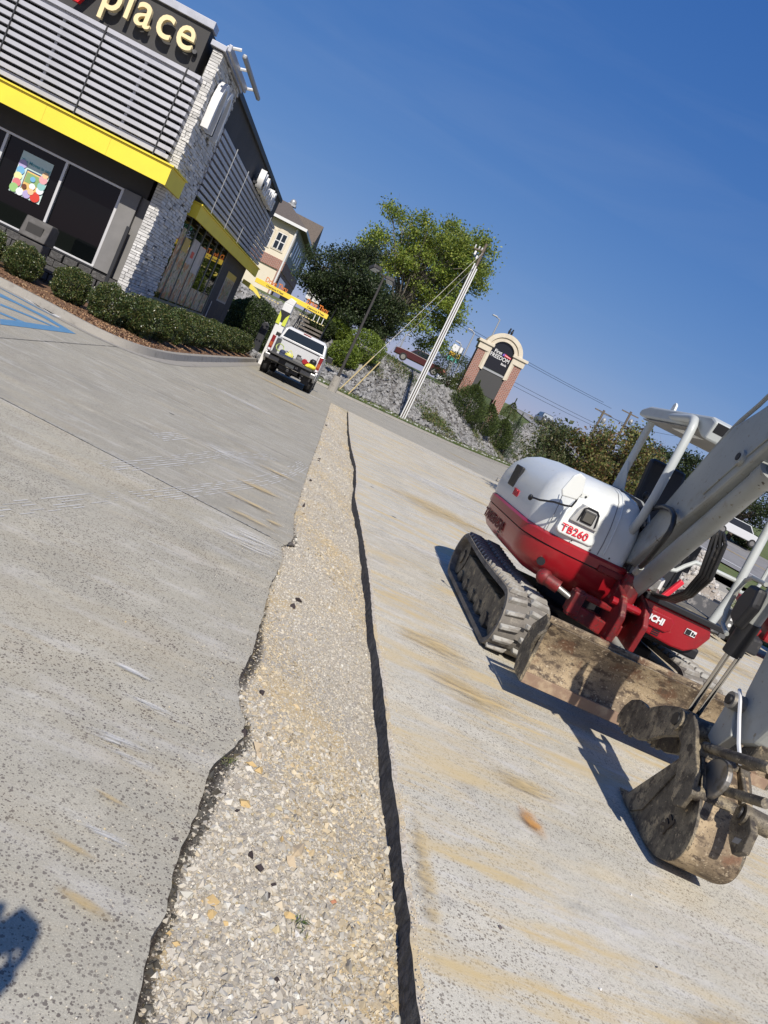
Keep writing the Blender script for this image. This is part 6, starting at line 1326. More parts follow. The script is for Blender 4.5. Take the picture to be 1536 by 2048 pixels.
# --- tracks
def track(x0, x1, tag_inner):
    prof = []
    def arc(cy, cz, r, a0, a1, n): return [(cy+r*math.cos(a0+(a1-a0)*k/n), cz+r*math.sin(a0+(a1-a0)*k/n)) for k in range(n+1)]
    R1 = .235
    prof = arc(6.02, .265, .255, -PI*.58, -PI*1.5, 12) + arc(7.98, .28, .245, PI/2, -PI*.42, 12)
    # dense loop
    loop = []
    m = len(prof)
    for i in range(m):
        a_, c_ = prof[i], prof[(i+1) % m]; d = math.hypot(c_[0]-a_[0], c_[1]-a_[1]); k_ = max(1, int(d/.06))
        for k in range(k_): loop.append((a_[0]+(c_[0]-a_[0])*k/k_, a_[1]+(c_[1]-a_[1])*k/k_))
    # slight sag of the upper run
    loop = [(y, z-(.02*math.sin((y-6.1)/1.8*PI) if z > .4 and 6.1 < y < 7.9 else 0)) for y, z in loop]
    n = len(loop); cy_ = sum(q[0] for q in loop)/n; cz_ = sum(q[1] for q in loop)/n
    nrm = []
    for i in range(n):
        a_, c_ = loop[i-1], loop[(i+1) % n]; ty, tz = c_[0]-a_[0], c_[1]-a_[1]; l = math.hypot(ty, tz); ny, nz = tz/l, -ty/l
        if (loop[i][0]-cy_)*ny + (loop[i][1]-cz_)*nz < 0: ny, nz = -ny, -nz
        nrm.append((ny, nz))
    b = MB(); V = []
    for (y, z), (ny, nz) in zip(loop, nrm):
        o_ = .0; i_ = -.045
        V += [(x0, y+ny*o_, z+nz*o_), (x1, y+ny*o_, z+nz*o_), (x1, y+ny*i_, z+nz*i_), (x0, y+ny*i_, z+nz*i_)]
    F = [(i*4+k, i*4+(k+1) % 4, ((i+1) % n)*4+(k+1) % 4, ((i+1) % n)*4+k) for i in range(n) for k in range(4)]
    b.add(V, F); belt = b.build('track_belt', M['rubber'], ex, smooth=True)
    # lugs: one object per lug, two staggered rows
    L = (x1-x0); lens = [0]
    for i in range(n): a_, c_ = loop[i], loop[(i+1) % n]; lens.append(lens[-1]+math.hypot(c_[0]-a_[0], c_[1]-a_[1]))
    tot = lens[-1]; N = 48
    pw, ph = tot/N*.52, .036
    def lug(sx):
        b = MB(); a0, a1 = (0.012, L*.47) if sx == 0 else (L*.53, L-.012)
        tw = .012 if sx == 0 else -.012
        lo = [(a0, -pw*.52-tw, 0), (a1, -pw*.40+tw, 0), (a1, pw*.50+tw, 0), (a0, pw*.36-tw, 0)]; hi = [(a0+.014, -pw*.30-tw, ph), (a1-.02, -pw*.22+tw, ph), (a1-.02, pw*.30+tw, ph), (a0+.014, pw*.20-tw, ph)]
        b.add(lo+hi, [(0, 3, 2, 1), (4, 5, 6, 7), (0, 1, 5, 4), (1, 2, 6, 5), (2, 3, 7, 6), (3, 0, 4, 7)]); return b.mesh('track_lug', M['lug'], bevel=.004, seg=1)
    lm = [lug(0), lug(1)]
    for k in range(N):
        for sx in (0, 1):
            s_ = (k+.5*sx)*tot/N; s_ = s_ % tot; i = max(0, min(n-1, int(np.searchsorted(lens, s_)-1))); f = (s_-lens[i])/(lens[i+1]-lens[i]); a_, c_ = loop[i], loop[(i+1) % n]
            y, z = a_[0]+(c_[0]-a_[0])*f, a_[1]+(c_[1]-a_[1])*f; ny, nz = nrm[i]
            if z < .05: continue       # pressed on the ground, hidden
            o = bpy.data.objects.new('track_lug', lm[sx]); COL.objects.link(o); o.parent = ex
            o.location = Vector((x0, y, z)) - wloc(ex); o.rotation_euler = (math.atan2(nz, ny)-PI/2, 0, 0)
    # black sprocket holes along the centre
    b = MB()
    for k in range(N):
        s_ = ((k+.25)*tot/N) % tot; i = max(0, min(n-1, int(np.searchsorted(lens, s_)-1))); f = (s_-lens[i])/(lens[i+1]-lens[i]); a_, c_ = loop[i], loop[(i+1) % n]
        y, z = a_[0]+(c_[0]-a_[0])*f, a_[1]+(c_[1]-a_[1])*f; ny, nz = nrm[i]; ty, tz = -nz, ny; w_ = .016; h_ = .002
        xm = x0+L*.5
        b.add([(xm-.02, y+ny*h_-ty*w_, z+nz*h_-tz*w_), (xm+.02, y+ny*h_-ty*w_, z+nz*h_-tz*w_), (xm+.02, y+ny*h_+ty*w_, z+nz*h_+tz*w_), (xm-.02, y+ny*h_+ty*w_, z+nz*h_+tz*w_)], [(0, 1, 2, 3)])
    tag(b.build('drive_holes', M['black'], ex, fix=False), kind='stuff')
    # frame, rollers, wheels inside
    b = MB(); b.prism([(6.05, .14), (6.15, .36), (7.9, .36), (8.0, .14), (7.8, .10), (6.2, .10)], lambda y, z, x: (x, y, z), x0+.07, x1-.05); b.build('track_frame', M['mudsteel'], ex, bevel=.01)
    for y in (6.35, 6.7, 7.05, 7.4, 7.72):
        b = MB(); b.tube([(x0+.05, y, .105), (x1-.05, y, .105)], .085, 14); b.build('roller', M['mudsteel'], ex)
    for y, z, r_ in ((6.02, .265, .20), (7.98, .28, .19)):
        b = MB(); b.tube([(x0+.06, y, z), (x1-.06, y, z)], r_, 18); b.tube([(x0+.045, y, z), (x1-.045, y, z)], r_*.4, 12); b.build('idler_wheel', M['mudsteel'], ex)
track(1.95, 2.34, 0); track(3.60, 3.99, 1)
b = MB(); b.box(2.34, 3.60, 6.5, 7.6, .22, .46); b.tube([(2.97, 7.05, .44), (2.97, 7.05, .66)], .42, 28); b.build('undercarriage', M['dark_metal'], ex, bevel=.02)
# --- dozer blade: curved plate, side plates, arms
bl = []
for k in range(9):
    t = k/8; z = .17+.44*t; y = 4.93 + .085*math.sin(t*PI)*1.0 - .03*t; bl.append((y, z))
prof = [(y, z) for y, z in bl] + [(y+.03, z) for y, z in bl[::-1]]
b = MB(); b.prism(prof, lambda y, z, x: (x, y, z), 1.995, 3.965); bd_ = b.build('blade', M['bladesteel'], ex, smooth=True)
b = MB(); b.box(1.99, 3.97, 4.965, 5.005, .60, .645); b.build('blade_lip', M['bladesteel'], ex, bevel=.01)
b = MB(); b.box(1.985, 3.975, 4.905, 4.93, .155, .235); b.build('cutting_edge', mat('rusty cutting edge', (0.24, 0.16, 0.11), .7, layers=[(9, (0.36, 0.27, 0.18), .45, .65)]), ex, bevel=.004)
for x in (1.97, 3.965):
    b = MB(); b.prism([(4.90, .16), (4.93, .60), (5.02, .64), (5.17, .50), (5.19, .30), (5.09, .17)], lambda y, z, xx: (xx, y, z), x, x+.022); b.build('blade_side', M['mudsteel'], ex, bevel=.004)
b = MB()
for x in (2.6, 3.34): b.bar((x, 5.0, .33), (x, 6.6, .33), .10, .14)
b.box(2.5, 3.44, 5.045, 5.14, .22, .52); b.build('blade_arm', M['dark_metal'], ex, bevel=.015)
b = MB(); b.tube([(1.985, 4.93, .55), (1.955, 4.93, .50), (1.955, 4.95, .42), (1.985, 4.96, .36)], .014, 6, caps=False); b.build('lifting_eye', M['mudsteel'], ex)
b = MB(); b.tube([(3.0, 5.1, .36), (3.0, 6.4, .52)], .045, 10); b.build('blade_cylinder', M['boomgrey'], ex, smooth=True)

# --- upper structure
def rrect(x0, x1, y0, y1, rs, z, n=7):
    """rounded rectangle ring, radii for corners (x0y0, x1y0, x1y1, x0y1)"""
    cs = [((x0, y0), rs[0], PI, 1.5*PI, 1, 1), ((x1, y0), rs[1], 1.5*PI, 2*PI, -1, 1), ((x1, y1), rs[2], 0, .5*PI, -1, -1), ((x0, y1), rs[3], .5*PI, PI, 1, -1)]
    out = []
    for (c, r_, a0, a1, sx, sy) in cs:
        cx, cy = c[0]+sx*r_, c[1]+sy*r_
        for k in range(n+1): t = a0+(a1-a0)*k/n; out.append((cx+r_*math.cos(t), cy+r_*math.sin(t), z))
    return out
def shell(levels, name, mt, parent=ex, n=8, cap=True, smooth=True, bev=0):
    b = MB(); b.loft([rrect(x0, x1, y0, y1, rs, z, n) for (x0, x1, y0, y1, rs, z) in levels], caps=cap); return b.build(name, mt, parent, smooth=smooth, bevel=bev)
# red skirt
rs_ = (.42, .05, .35, .75)
shell([(2.16, 2.84, 6.34, 8.35, (.30, .04, .3, .5), .655), (2.03, 2.86, 6.20, 8.5, rs_, .72), (1.985, 2.86, 6.14, 8.55, rs_, .80), (1.975, 2.86, 6.13, 8.56, rs_, .945)], 'side_skirt', M['mred'])
shell([(1.985, 2.86, 6.14, 8.55, rs_, .947), (1.985, 2.86, 6.14, 8.55, rs_, .957)], 'skirt_groove', M['black'])
shell([(1.965, 2.87, 6.12, 8.57, rs_, .958), (1.965, 2.87, 6.12, 8.57, rs_, 1.03), (1.985, 2.86, 6.14, 8.55, rs_, 1.05)], 'skirt_belt', M['mred'])
# white hood
rh = (.40, .10, .3, .55)
hood_lv = [(2.00, 2.84, 6.155, 8.5, rh, 1.052), (1.99, 2.84, 6.15, 8.5, rh, 1.16), (2.00, 2.84, 6.17, 8.48, rh, 1.30), (2.03, 2.835, 6.215, 8.42, rh, 1.42), (2.09, 2.82, 6.29, 8.30, rh, 1.52), (2.19, 2.80, 6.42, 8.1, (.36, .1, .3, .45), 1.585), (2.34, 2.76, 6.6, 7.85, (.2, .08, .2, .3), 1.615)]
shell(hood_lv, 'engine_cover', M['mwhite'], n=10)
# black trim along the right edge of the hood
b = MB(); pts_ = [(2.86, 6.17, 1.04), (2.86, 6.16, 1.18), (2.858, 6.185, 1.32), (2.85, 6.24, 1.44), (2.835, 6.33, 1.53), (2.81, 6.5, 1.60), (2.79, 7.0, 1.62), (2.79, 7.8, 1.60)]
b.tube(pts_, .018, 8); b.build('cover_trim', M['black'], ex, smooth=True)
b = MB(); b.tube([(x+.03, y+.02, z) for x, y, z in pts_], .022, 8); b.build('cover_trim', M['boomgrey'], ex, smooth=True)
# raised plate with the model name
b = MB(); pr_ = [(2.135, 1.13), (2.145, 1.105), (2.17, 1.092), (2.45, 1.092), (2.475, 1.105), (2.485, 1.13), (2.475, 1.30), (2.44, 1.38), (2.20, 1.38), (2.15, 1.28)]
b.prism(pr_, lambda x, z, y: (x, y + max(0, z-1.18)*.35, z), 6.136, 6.2); b.build('name_plate', M['mwhite'], ex, bevel=.01)
me = text_mesh('TB260', .094, .002, M['red_decal'], .0012); put_text(me, 'model_lettering', ex, (2.16, 6.132, 1.118), (1, 0, .0), (0, 0, 1), 1.0, 1)
# front lamp in its recess
b = MB(); b.prism([(2.20, 1.225), (2.45, 1.225), (2.42, 1.33), (2.375, 1.385), (2.265, 1.385), (2.23, 1.33)], lambda x, z, y: (x, y, z), 6.128, 6.25); hs = b.build('lamp_housing', mat('shaded moulding', (0.40, 0.40, 0.39), .5), ex, bevel=.008)
b = MB(); b.box(2.27, 2.385, 6.112, 6.135, 1.25, 1.355); b.build('work_lamp', M['black'], hs, bevel=.012)
b = MB(); b.box(2.285, 2.37, 6.106, 6.113, 1.265, 1.34); b.build('lamp_lens', mat('smoked lens', (0.10, 0.095, 0.085), .12), hs)
b = MB(); b.tube([(2.255, 6.12, 1.25), (2.265, 6.12, 1.36), (2.29, 6.12, 1.378), (2.375, 6.12, 1.378), (2.40, 6.12, 1.355), (2.415, 6.12, 1.25)], .007, 5); b.build('lamp_surround', M['black'], hs)
# panel seams running over the cover
for xs in (2.555, 2.095):
    yo = 0.0 if xs > 2.3 else .085
    pth = [(xs, 6.150+yo, 1.06), (xs, 6.146+yo, 1.16), (xs, 6.166+yo, 1.30), (xs, 6.211+yo, 1.42), (xs+.01, 6.288+yo, 1.521), (xs+.02, 6.42+yo, 1.586), (xs+.03, 6.6, 1.612)]
    if xs > 2.3: pth += [(xs+.04, 7.8, 1.617)]
    else: pth = pth[:4]
    b = MB(); b.tube(pth, .0035, 5); b.build('cover_seam', mat('seam shadow grey', (0.20, 0.20, 0.20), .7), ex)
b = MB(); b.tube([(2.60, 6.147, 1.08), (2.60, 6.146, 1.16), (2.60, 6.167, 1.30), (2.605, 6.213, 1.42), (2.61, 6.290, 1.52), (2.62, 6.42, 1.586), (2.64, 6.6, 1.614), (2.66, 7.8, 1.617)], .010, 8); b.build('cover_ridge', M['mwhite'], ex, smooth=True)
for (x, z) in ((2.30, 1.075), (2.66, 1.075), (2.48, 1.07)): MB().box(x-.004, x+.004, 6.140, 6.147, z-.008, z+.008).build('cover_latch', M['black'], ex)
# hinge plate
b = MB(); b.box(2.20, 2.30, 6.26, 6.28, 1.425, 1.475); b.build('hinge_plate', M['mwhite'], ex, bevel=.006)
for x in (2.225, 2.275): MB().tube([(x, 6.26, 1.445), (x, 6.25, 1.445)], .009, 8).build('bolt', M['black'], ex)
# mirror with its bent arm (rests against the hood)
b = MB(); b.prism([(2.01, 1.375), (2.135, 1.395), (2.155, 1.47), (2.12, 1.585), (2.06, 1.60), (2.02, 1.56), (1.985, 1.42)], lambda x, z, y: (x, y, z), 6.02, 6.045); b.build('mirror', M['mwhite'], ex, bevel=.010)
b = MB(); b.tube([(1.87, 6.32, 1.245), (1.92, 6.2, 1.26), (2.0, 6.1, 1.30), (2.08, 6.05, 1.315), (2.13, 6.05, 1.33), (2.14, 6.045, 1.38), (2.135, 6.03, 1.45)], .009, 6); b.ball((1.88, 6.34, 1.24), (.022, .022, .028)); b.build('mirror_arm', M['black'], ex, smooth=True)
# side of hood: dark vent, repeated model name; cut-out letters in the counterweight
b = MB(); b.box(1.985, 2.02, 7.4, 7.65, 1.20, 1.42); b.build('side_vent', M['black'], ex, bevel=.01)
put_text(text_mesh('TB260', .09, .002, M['red_decal'], .003), 'model_lettering', ex, (1.988, 7.32, 1.15), (0, -1, 0), (0, 0, 1), .9, 1)
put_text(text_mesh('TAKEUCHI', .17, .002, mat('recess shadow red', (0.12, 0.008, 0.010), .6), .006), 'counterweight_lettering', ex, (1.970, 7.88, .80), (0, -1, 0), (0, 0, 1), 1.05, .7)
b = MB()
for k in range(3): b.box(1.972, 1.98, 7.05, 7.12, .745+k*.03, .757+k*.03)
b.build('skirt_vent', M['black'], ex)
b = MB(); b.tube([(2.16, 6.185, .81), (2.16, 6.16, .81)], .035, 12); b.build('tie_down_hole', M['black'], ex)
# swing bracket and swing cylinder
b = MB(); b.tube([(2.22, 6.02, .715), (2.33, 5.98, .70)], .055, 14); b.ball((2.20, 6.04, .72), .07); b.build('swing_cylinder', M['mred_shaded_dirty'], ex, smooth=True)
b = MB(); b.tube([(2.31, 5.99, .70), (2.50, 5.93, .655)], .026, 10); b.build('swing_rod', M['steel'], ex, smooth=True)
b = MB(); b.box(2.43, 2.53, 5.86, 5.98, .56, .75); b.tube([(2.48, 5.92, .54), (2.48, 5.92, .77)], .05, 12); b.bar((2.45, 5.9, .60), (2.80, 5.95, .55), .06, .12); b.bar((2.50, 5.9, .74), (2.80, 5.98, .72), .06, .05); b.build('swing_bracket', M['mred_shaded_dirty'], ex, bevel=.012)
b = MB(); b.box(2.62, 3.08, 6.05, 6.35, .50, .62); b.box(2.60, 3.10, 6.1, 6.5, .94, 1.0); b.tube([(2.90, 6.05, .46), (2.90, 6.05, 1.04)], .085, 14); b.build('swing_post_mount', M['mred_shaded_dirty'], ex, bevel=.012)
for sx in (-.105, .105):
    b = MB(); x = 2.93+sx
    b.prism([(5.78, .50), (6.12, .48), (6.30, .62), (6.42, .95), (6.54, 1.10), (6.56, 1.22), (6.48, 1.28), (6.38, 1.24), (6.24, 1.02), (6.02, .92), (5.86, .86), (5.76, .74)], lambda y, z, xx: (xx, y, z), x-.025, x+.025); b.build('boom_bracket', M['mred_shaded_dirty'], ex, bevel=.012)
for (y, z) in ((6.48, 1.18), (5.93, .80)):
    b = MB(); b.tube([(2.75, y, z), (3.05, y, z)], .034, 12); b.build('pivot_pin', M['mred'], ex)
# floor, engine bay underside, front red panel
b = MB(); b.box(2.62, 3.76, 6.12, 8.3, .60, .70); b.build('deck_frame', M['black'], ex, bevel=.02)
pr_ = [(3.03, .70), (3.03, .925), (3.70, .925), (3.74, .84), (3.68, .71), (3.58, .645), (3.45, .635), (3.2, .655)]
b = MB(); b.prism(pr_, lambda x, z, y: (x, y, z), 6.04, 8.1); b.build('front_panel', M['mred'], ex, bevel=.018)
b = MB(); b.prism([(3.02, .73), (3.02, .86), (3.34, .86), (3.38, .83), (3.38, .76), (3.34, .725)], lambda x, z, y: (x, y, z), 6.02, 6.05); b.build('raised_panel', M['mred'], ex, bevel=.010)
put_text(text_mesh('TAKEUCHI', .074, .002, M['white_sticker'], .0035), 'maker_lettering', ex, (2.94, 6.014, .775), (1, 0, .0), (0, 0, 1), .98, 1)
b = MB()
for k in range(3): b.box(3.24, 3.31, 6.034, 6.042, .672+k*.017, .680+k*.017)
b.build('panel_vent', M['black'], ex)
b = MB(); b.box(3.50, 3.60, 6.030, 6.038, .79, .84); st_ = b.build('warning_decal', M['white_sticker'], ex); b = MB(); b.box(3.503, 3.55, 6.026, 6.030, .794, .836); b.box(3.56, 3.575, 6.026, 6.030, .80, .83); b.box(3.58, 3.596, 6.026, 6.030, .80, .82); b.build('decal_print', M['black'], st_)
b = MB(); b.box(3.03, 3.80, 6.0, 8.1, .925, .975); b.build('floor_edge', M['black'], ex, bevel=.008)
b = MB(); b.box(3.05, 3.72, 6.1, 7.0, .976, .985); b.build('floor_mat', mat('dusty floor mat', (0.13, 0.12, 0.10), .9, layers=[(9, (0.24, 0.22, 0.18), .45, .65)]), ex)
# pedals, travel levers, console
b = MB()
for x in (3.18, 3.30): b.box(x, x+.07, 6.15, 6.28, .99, 1.01); b.tube([(x+.03, 6.35, .99), (x+.03, 6.30, 1.35)], .011, 6); b.ball((x+.03, 6.30, 1.37), .022)
b.build('travel_pedal', M['black'], ex)
b = MB(); b.box(3.04, 3.20, 6.15, 6.42, .985, 1.12); b.build('foot_box', M['mwhite'], ex, bevel=.02)
b = MB(); b.box(3.02, 3.14, 6.10, 6.16, .99, 1.10); b.tube([(3.06, 6.1, 1.05), (3.06, 6.085, 1.05)], .02, 10); b.build('valve_block', M['steel'], ex, bevel=.008)
b = MB(); b.prism([(3.20, .98), (3.25, .98), (3.33, 1.16), (3.29, 1.18)], lambda x, z, y: (x, y, z), 6.1, 6.14); b.build('red_lever', M['red_decal'], ex, bevel=.01)
for x in (3.02, 3.72):
    b = MB(); b.box(x-.05, x+.05, 6.95, 7.5, 1.2, 1.48); b.tube([(x, 6.98, 1.48), (x, 6.93, 1.66)], .014, 6); b.ball((x, 6.93, 1.69), (.028, .028, .04)); b.build('control_console', M['black'], ex, bevel=.02)
# seat
b = MB(); b.box(3.16, 3.60, 7.0, 7.5, 1.28, 1.42); b.build('seat', M['black'], ex, bevel=.05)
b = MB(); b.prism([(7.40, 1.38), (7.54, 1.38), (7.68, 2.02), (7.62, 2.08), (7.54, 2.06)], lambda y, z, x: (x, y, z), 3.18, 3.58); b.build('seat_back', M['black'], ex, bevel=.05)
b = MB(); b.box(3.05, 3.72, 6.95, 7.6, .98, 1.28); b.build('seat_box', M['dark_metal'], ex, bevel=.02)
b = MB(); b.box(2.84, 3.80, 7.6, 8.45, .98, 1.55); b.build('rear_cover', M['mwhite'], ex, bevel=.10, seg=3)
# canopy: side hoop, far posts, roof
PR = .036
b = MB(); b.tube([(2.80, 6.72, 1.0), (2.78, 6.45, 1.16), (2.745, 6.22, 1.34), (2.73, 6.12, 1.50), (2.73, 6.10, 1.7), (2.73, 6.10, 2.28), (2.735, 6.12, 2.34), (2.745, 6.17, 2.385), (2.755, 6.24, 2.395), (2.88, 7.15, 2.41), (2.89, 7.24, 2.40), (2.893, 7.31, 2.35), (2.893, 7.33, 2.28), (2.88, 7.33, 1.5)], PR, 14); b.build('canopy_post', M['mgrey'], ex, smooth=True)
b = MB(); b.tube([(3.68, 6.06, .97), (3.70, 6.06, 1.12), (3.72, 6.06, 1.26), (3.71, 6.08, 2.28), (3.71, 6.14, 2.37), (3.72, 6.22, 2.39), (3.76, 7.24, 2.39), (3.76, 7.33, 2.30), (3.76, 7.33, 1.5)], PR, 14); b.build('canopy_post', M['mgrey'], ex, smooth=True)
b = MB(); b.prism([(7.33, 1.5), (7.33, 1.95), (7.18, 1.78), (7.02, 1.56), (6.98, 1.46)], lambda y, z, x: (x, y, z), 2.862, 2.874); b.build('side_guard', M['mgrey'], ex)
pr_ = [(5.96, 2.26), (5.92, 2.42), (6.02, 2.455), (7.3, 2.47), (7.48, 2.43), (7.5, 2.37), (7.4, 2.355), (6.2, 2.345), (6.06, 2.28)]
b = MB(); b.prism(pr_, lambda y, z, x: (x, y, z), 2.80, 3.80); b.build('canopy_roof', M['mgrey'], ex, bevel=.02)
b = MB(); b.prism([(5.948, 2.335), (5.927, 2.415), (5.922, 2.413), (5.943, 2.333)], lambda y, z, x: (x, y-.003, z), 2.82, 3.78); rb = b.build('roof_band', M['black'], ex)
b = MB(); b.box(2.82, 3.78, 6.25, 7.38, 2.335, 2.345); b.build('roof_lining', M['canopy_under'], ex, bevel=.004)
b = MB(); b.box(2.92, 3.10, 6.6, 6.9, 2.328, 2.334); b.build('roof_label', M['mwhite'], ex)
put_text(text_mesh('TB260', .085, .0015, M['white_sticker'], .001), 'roof_lettering', ex, (3.02, 5.932, 2.345), (1, 0, 0), (0, -.25, 1), 1.15, 1)
b = MB(); b.prism([(6.9, 2.40), (7.0, 2.40), (6.98, 2.53), (6.95, 2.55), (6.92, 2.53)], lambda y, z, x: (x, y, z), 2.86, 2.88); b.build('lifting_lug', M['mwhite'], ex)
# hand rails at the right
b = MB(); b.tube([(3.71, 6.08, 1.34), (3.76, 6.03, 1.30), (3.82, 6.0, 1.33), (3.85, 6.0, 1.42), (3.86, 6.02, 1.9), (3.84, 6.04, 2.0), (3.71, 6.1, 2.05)], .016, 8); b.build('grab_rail', M['mgrey'], ex, smooth=True)
b = MB(); b.tube([(3.71, 6.08, 1.37), (3.36, 6.02, 1.37), (3.26, 6.0, 1.36), (3.20, 6.0, 1.30), (3.15, 6.0, 1.235), (3.10, 6.0, 1.22)], .018, 8); b.build('front_rail', M['mgrey'], ex, smooth=True)

# --- boom, arm, bucket: laid out in the vertical plane of the boom
TH = math.radians(-4.5); BD = Vector((math.sin(TH), -math.cos(TH), 0)); BW = Vector((math.cos(TH), math.sin(TH), 0)); BP = Vector((2.96, 6.2, 0))
def bp(s_, z, o_=0.0): return BP + BD*s_ + BW*(o_ - 0.055*max(s_, 0)) + Vector((0, 0, z))
def plate(poly, o0, o1, name, mt, bevel=.008, parent=ex, smooth=False):
    b = MB(); b.prism(poly, lambda s_, z, o_: tuple(bp(s_, z, o_)), o0, o1); return b.build(name, mt, parent, bevel=bevel, smooth=smooth)
def btube(pts_, r_, name, mt, n=10, parent=ex): b = MB(); b.tube([bp(*q) for q in pts_], r_, n); return b.build(name, mt, parent, smooth=True)
boom_poly = [(-.20, 1.04), (-.30, 1.14), (-.22, 1.22), (-.12, 1.28), (.23, 1.75), (.55, 2.20), (.70, 2.38), (1.0, 2.51), (1.35, 2.70), (2.0, 3.20), (2.5, 3.62), (2.64, 3.66), (2.70, 3.52), (2.25, 3.00), (1.60, 2.45), (1.28, 2.12), (.98, 1.84), (.50, 1.46), (.10, 1.12)]
plate(boom_poly, -.13, .12, 'boom', M['boomgrey'], bevel=.022)
for o_ in (-.136, .126):   # reinforcing cheek at the bend
    plate([(.62, 1.98), (.86, 2.38), (1.15, 2.52), (1.50, 2.50), (1.40, 2.30), (1.10, 2.06), (.86, 1.84)], o_-.006, o_+.006, 'boom_cheek', M['boomgrey'], bevel=.004)
for (s_, z) in ((1.18, 2.20),): 
    btube([(s_, z-.05, -.165), (s_, z-.05, .15)], .055, 'cylinder_pin', M['boomgrey'], 16); btube([(s_, z-.05, -.172), (s_, z-.05, -.165)], .028, 'pin_cap', M['black'], 12)
# boom cylinder under the boom
btube([(.04, .86, 0), (1.36, 2.12, 0)], .075, 'boom_cylinder', M['boomgrey'], 18); btube([(.02, .84, 0), (-.06, .76, 0)], [.045, .05], 'cylinder_eye', M['steel'], 12); btube([(1.36, 2.12, 0), (1.9, 2.6, 0)], .045, 'cylinder_rod', M['chrome'], 14)
btube([(1.30, 2.06, 0), (1.38, 2.14, 0)], .082, 'cylinder_gland', M['boomgrey'], 18)
# pipes and hoses
btube([(-.08, 1.34, -.10), (.20, 1.76, -.10), (.52, 2.22, -.10), (.60, 2.34, -.10), (.70, 2.44, -.10), (.90, 2.56, -.11), (1.05, 2.70, -.11), (1.3, 2.80, -.10), (2.2, 3.45, -.08)], .017, 'boom_pipe', M['boomgrey'], 8)
btube([(-.06, 1.36, -.05), (.21, 1.78, -.05), (.54, 2.24, -.05), (1.0, 2.56, -.05), (1.3, 2.72, -.05), (2.2, 3.42, -.03)], .015, 'boom_pipe', M['boomgrey'], 8)
btube([(-.47, 1.22, -.17), (-.40, 1.33, -.17), (-.30, 1.42, -.17), (-.18, 1.50, -.17), (-.03, 1.565, -.17), (.16, 1.62, -.17), (.36, 1.65, -.18), (.54, 1.65, -.18), (.67, 1.615, -.18), (.73, 1.56, -.18), (.745, 1.50, -.18), (.72, 1.42, -.18), (.66, 1.31, -.18), (.58, 1.22, -.17), (.48, 1.14, -.16)], .021, 'hydraulic_hose', M['hose'], 10)
btube([(-.62, 1.08, -.20), (-.42, 1.20, -.19), (-.22, 1.32, -.17), (-.05, 1.42, -.13)], .034, 'hydraulic_hose', M['hose'], 10)
for k, (a_, c_) in enumerate([((-.10, 1.40, -.12), (-.03, 1.46, -.12)), ((-.08, 1.36, -.08), (-.01, 1.43, -.08))]): btube([a_, c_], .03, 'hose_fitting', M['steel'], 6)
btube([(.50, 1.155, -.16), (.42, 1.09, -.15)], .028, 'hose_fitting', M['boomgrey'], 8)
btube([(.52, 1.62, -.125), (.56, 1.66, -.125)], .03, 'hose_clamp', M['boomgrey'], 8); btube([(.22, 1.24, -.12), (.52, 1.60, -.12)], .013, 'boom_pipe', M['boomgrey'], 8)
for k in range(4):
    o_ = .12+.02*k; btube([(.05, .95, .16), (.20, .98, o_+.02), (.42, 1.02, o_+.06), (.66, 1.14, o_+.06), (.80+.02*k, 1.32, o_+.04), (.82+.02*k, 1.50+.03*k, o_), (.76, 1.66, o_-.01)], .017, 'hydraulic_hose', M['hose'], 8)
btube([(-.02, .92, .10), (.05, .95, .2)], .035, 'hose_fitting', M['steel'], 6); btube([(.02, .98, .12), (.10, 1.0, .2)], .03, 'hose_fitting', M['steel'], 6)
# cylinder on top of the boom
btube([(1.25, 2.80, 0), (2.0, 3.45, 0)], .06, 'arm_cylinder', M['boomgrey'], 16); btube([(2.0, 3.45, 0), (2.62, 3.86, 0)], .032, 'cylinder_rod', M['chrome'], 12)
# arm
arm = [(2.64, 3.92), (2.80, 3.86), (3.02, 3.2), (3.08, 1.6), (3.03, .98), (2.94, .80), (2.82, .74), (2.71, .82), (2.64, .96), (2.60, 1.30), (2.54, 2.5), (2.50, 3.4)]
plate(arm, -.085, .085, 'arm', M['boomgrey'], bevel=.02)
btube([(2.69, .90, -.16), (2.69, .90, .12)], .045, 'arm_boss', M['steel'], 16); btube([(2.69, .90, -.172), (2.69, .90, -.16)], .026, 'pin_cap', M['black'], 12)
b = MB(); b.tube([bp(2.66, .96, -.125), bp(2.71, .94, -.13), bp(2.80, .86, -.13), bp(2.90, .76, -.12), bp(3.0, .70, -.12)], .010, 6); b.build('grease_pipe', M['white'], ex, smooth=True)
# muddy links between arm and bucket
plate([(2.60, .84), (2.68, .90), (2.80, .76), (2.72, .64), (2.60, .66)], -.12, -.06, 'side_link', M['boomgrey'], bevel=.008)
plate([(2.80, .72), (2.86, .83), (2.95, .82), (2.92, .69), (2.84, .64)], -.05, .03, 'side_link', M['mudsteel'], bevel=.012)
btube([(2.66, .62, -.13), (2.92, .70, -.13), (3.24, .80, -.13)], .026, 'tipping_link', M['mudsteel'], 10)
btube([(2.82, .49, -.07), (3.0, .56, -.07), (3.24, .65, -.07)], .024, 'tipping_link', M['mudsteel'], 10)
plate(smooth_poly([(2.76, .44), (2.72, .56), (2.80, .64), (2.92, .66), (2.98, .58), (2.94, .48), (2.84, .42)], 2), -.12, -.09, 'link_casting', M['steel'], bevel=.012)
btube([(2.66, .58, -.19), (2.66, .58, .12)], .042, 'bucket_pin', M['mudsteel'], 16); btube([(2.66, .58, -.198), (2.66, .58, -.19)], .022, 'pin_cap', M['black'], 12)
btube([(2.86, .44, -.19), (2.86, .44, .12)], .038, 'bucket_pin', M['mudsteel'], 16)
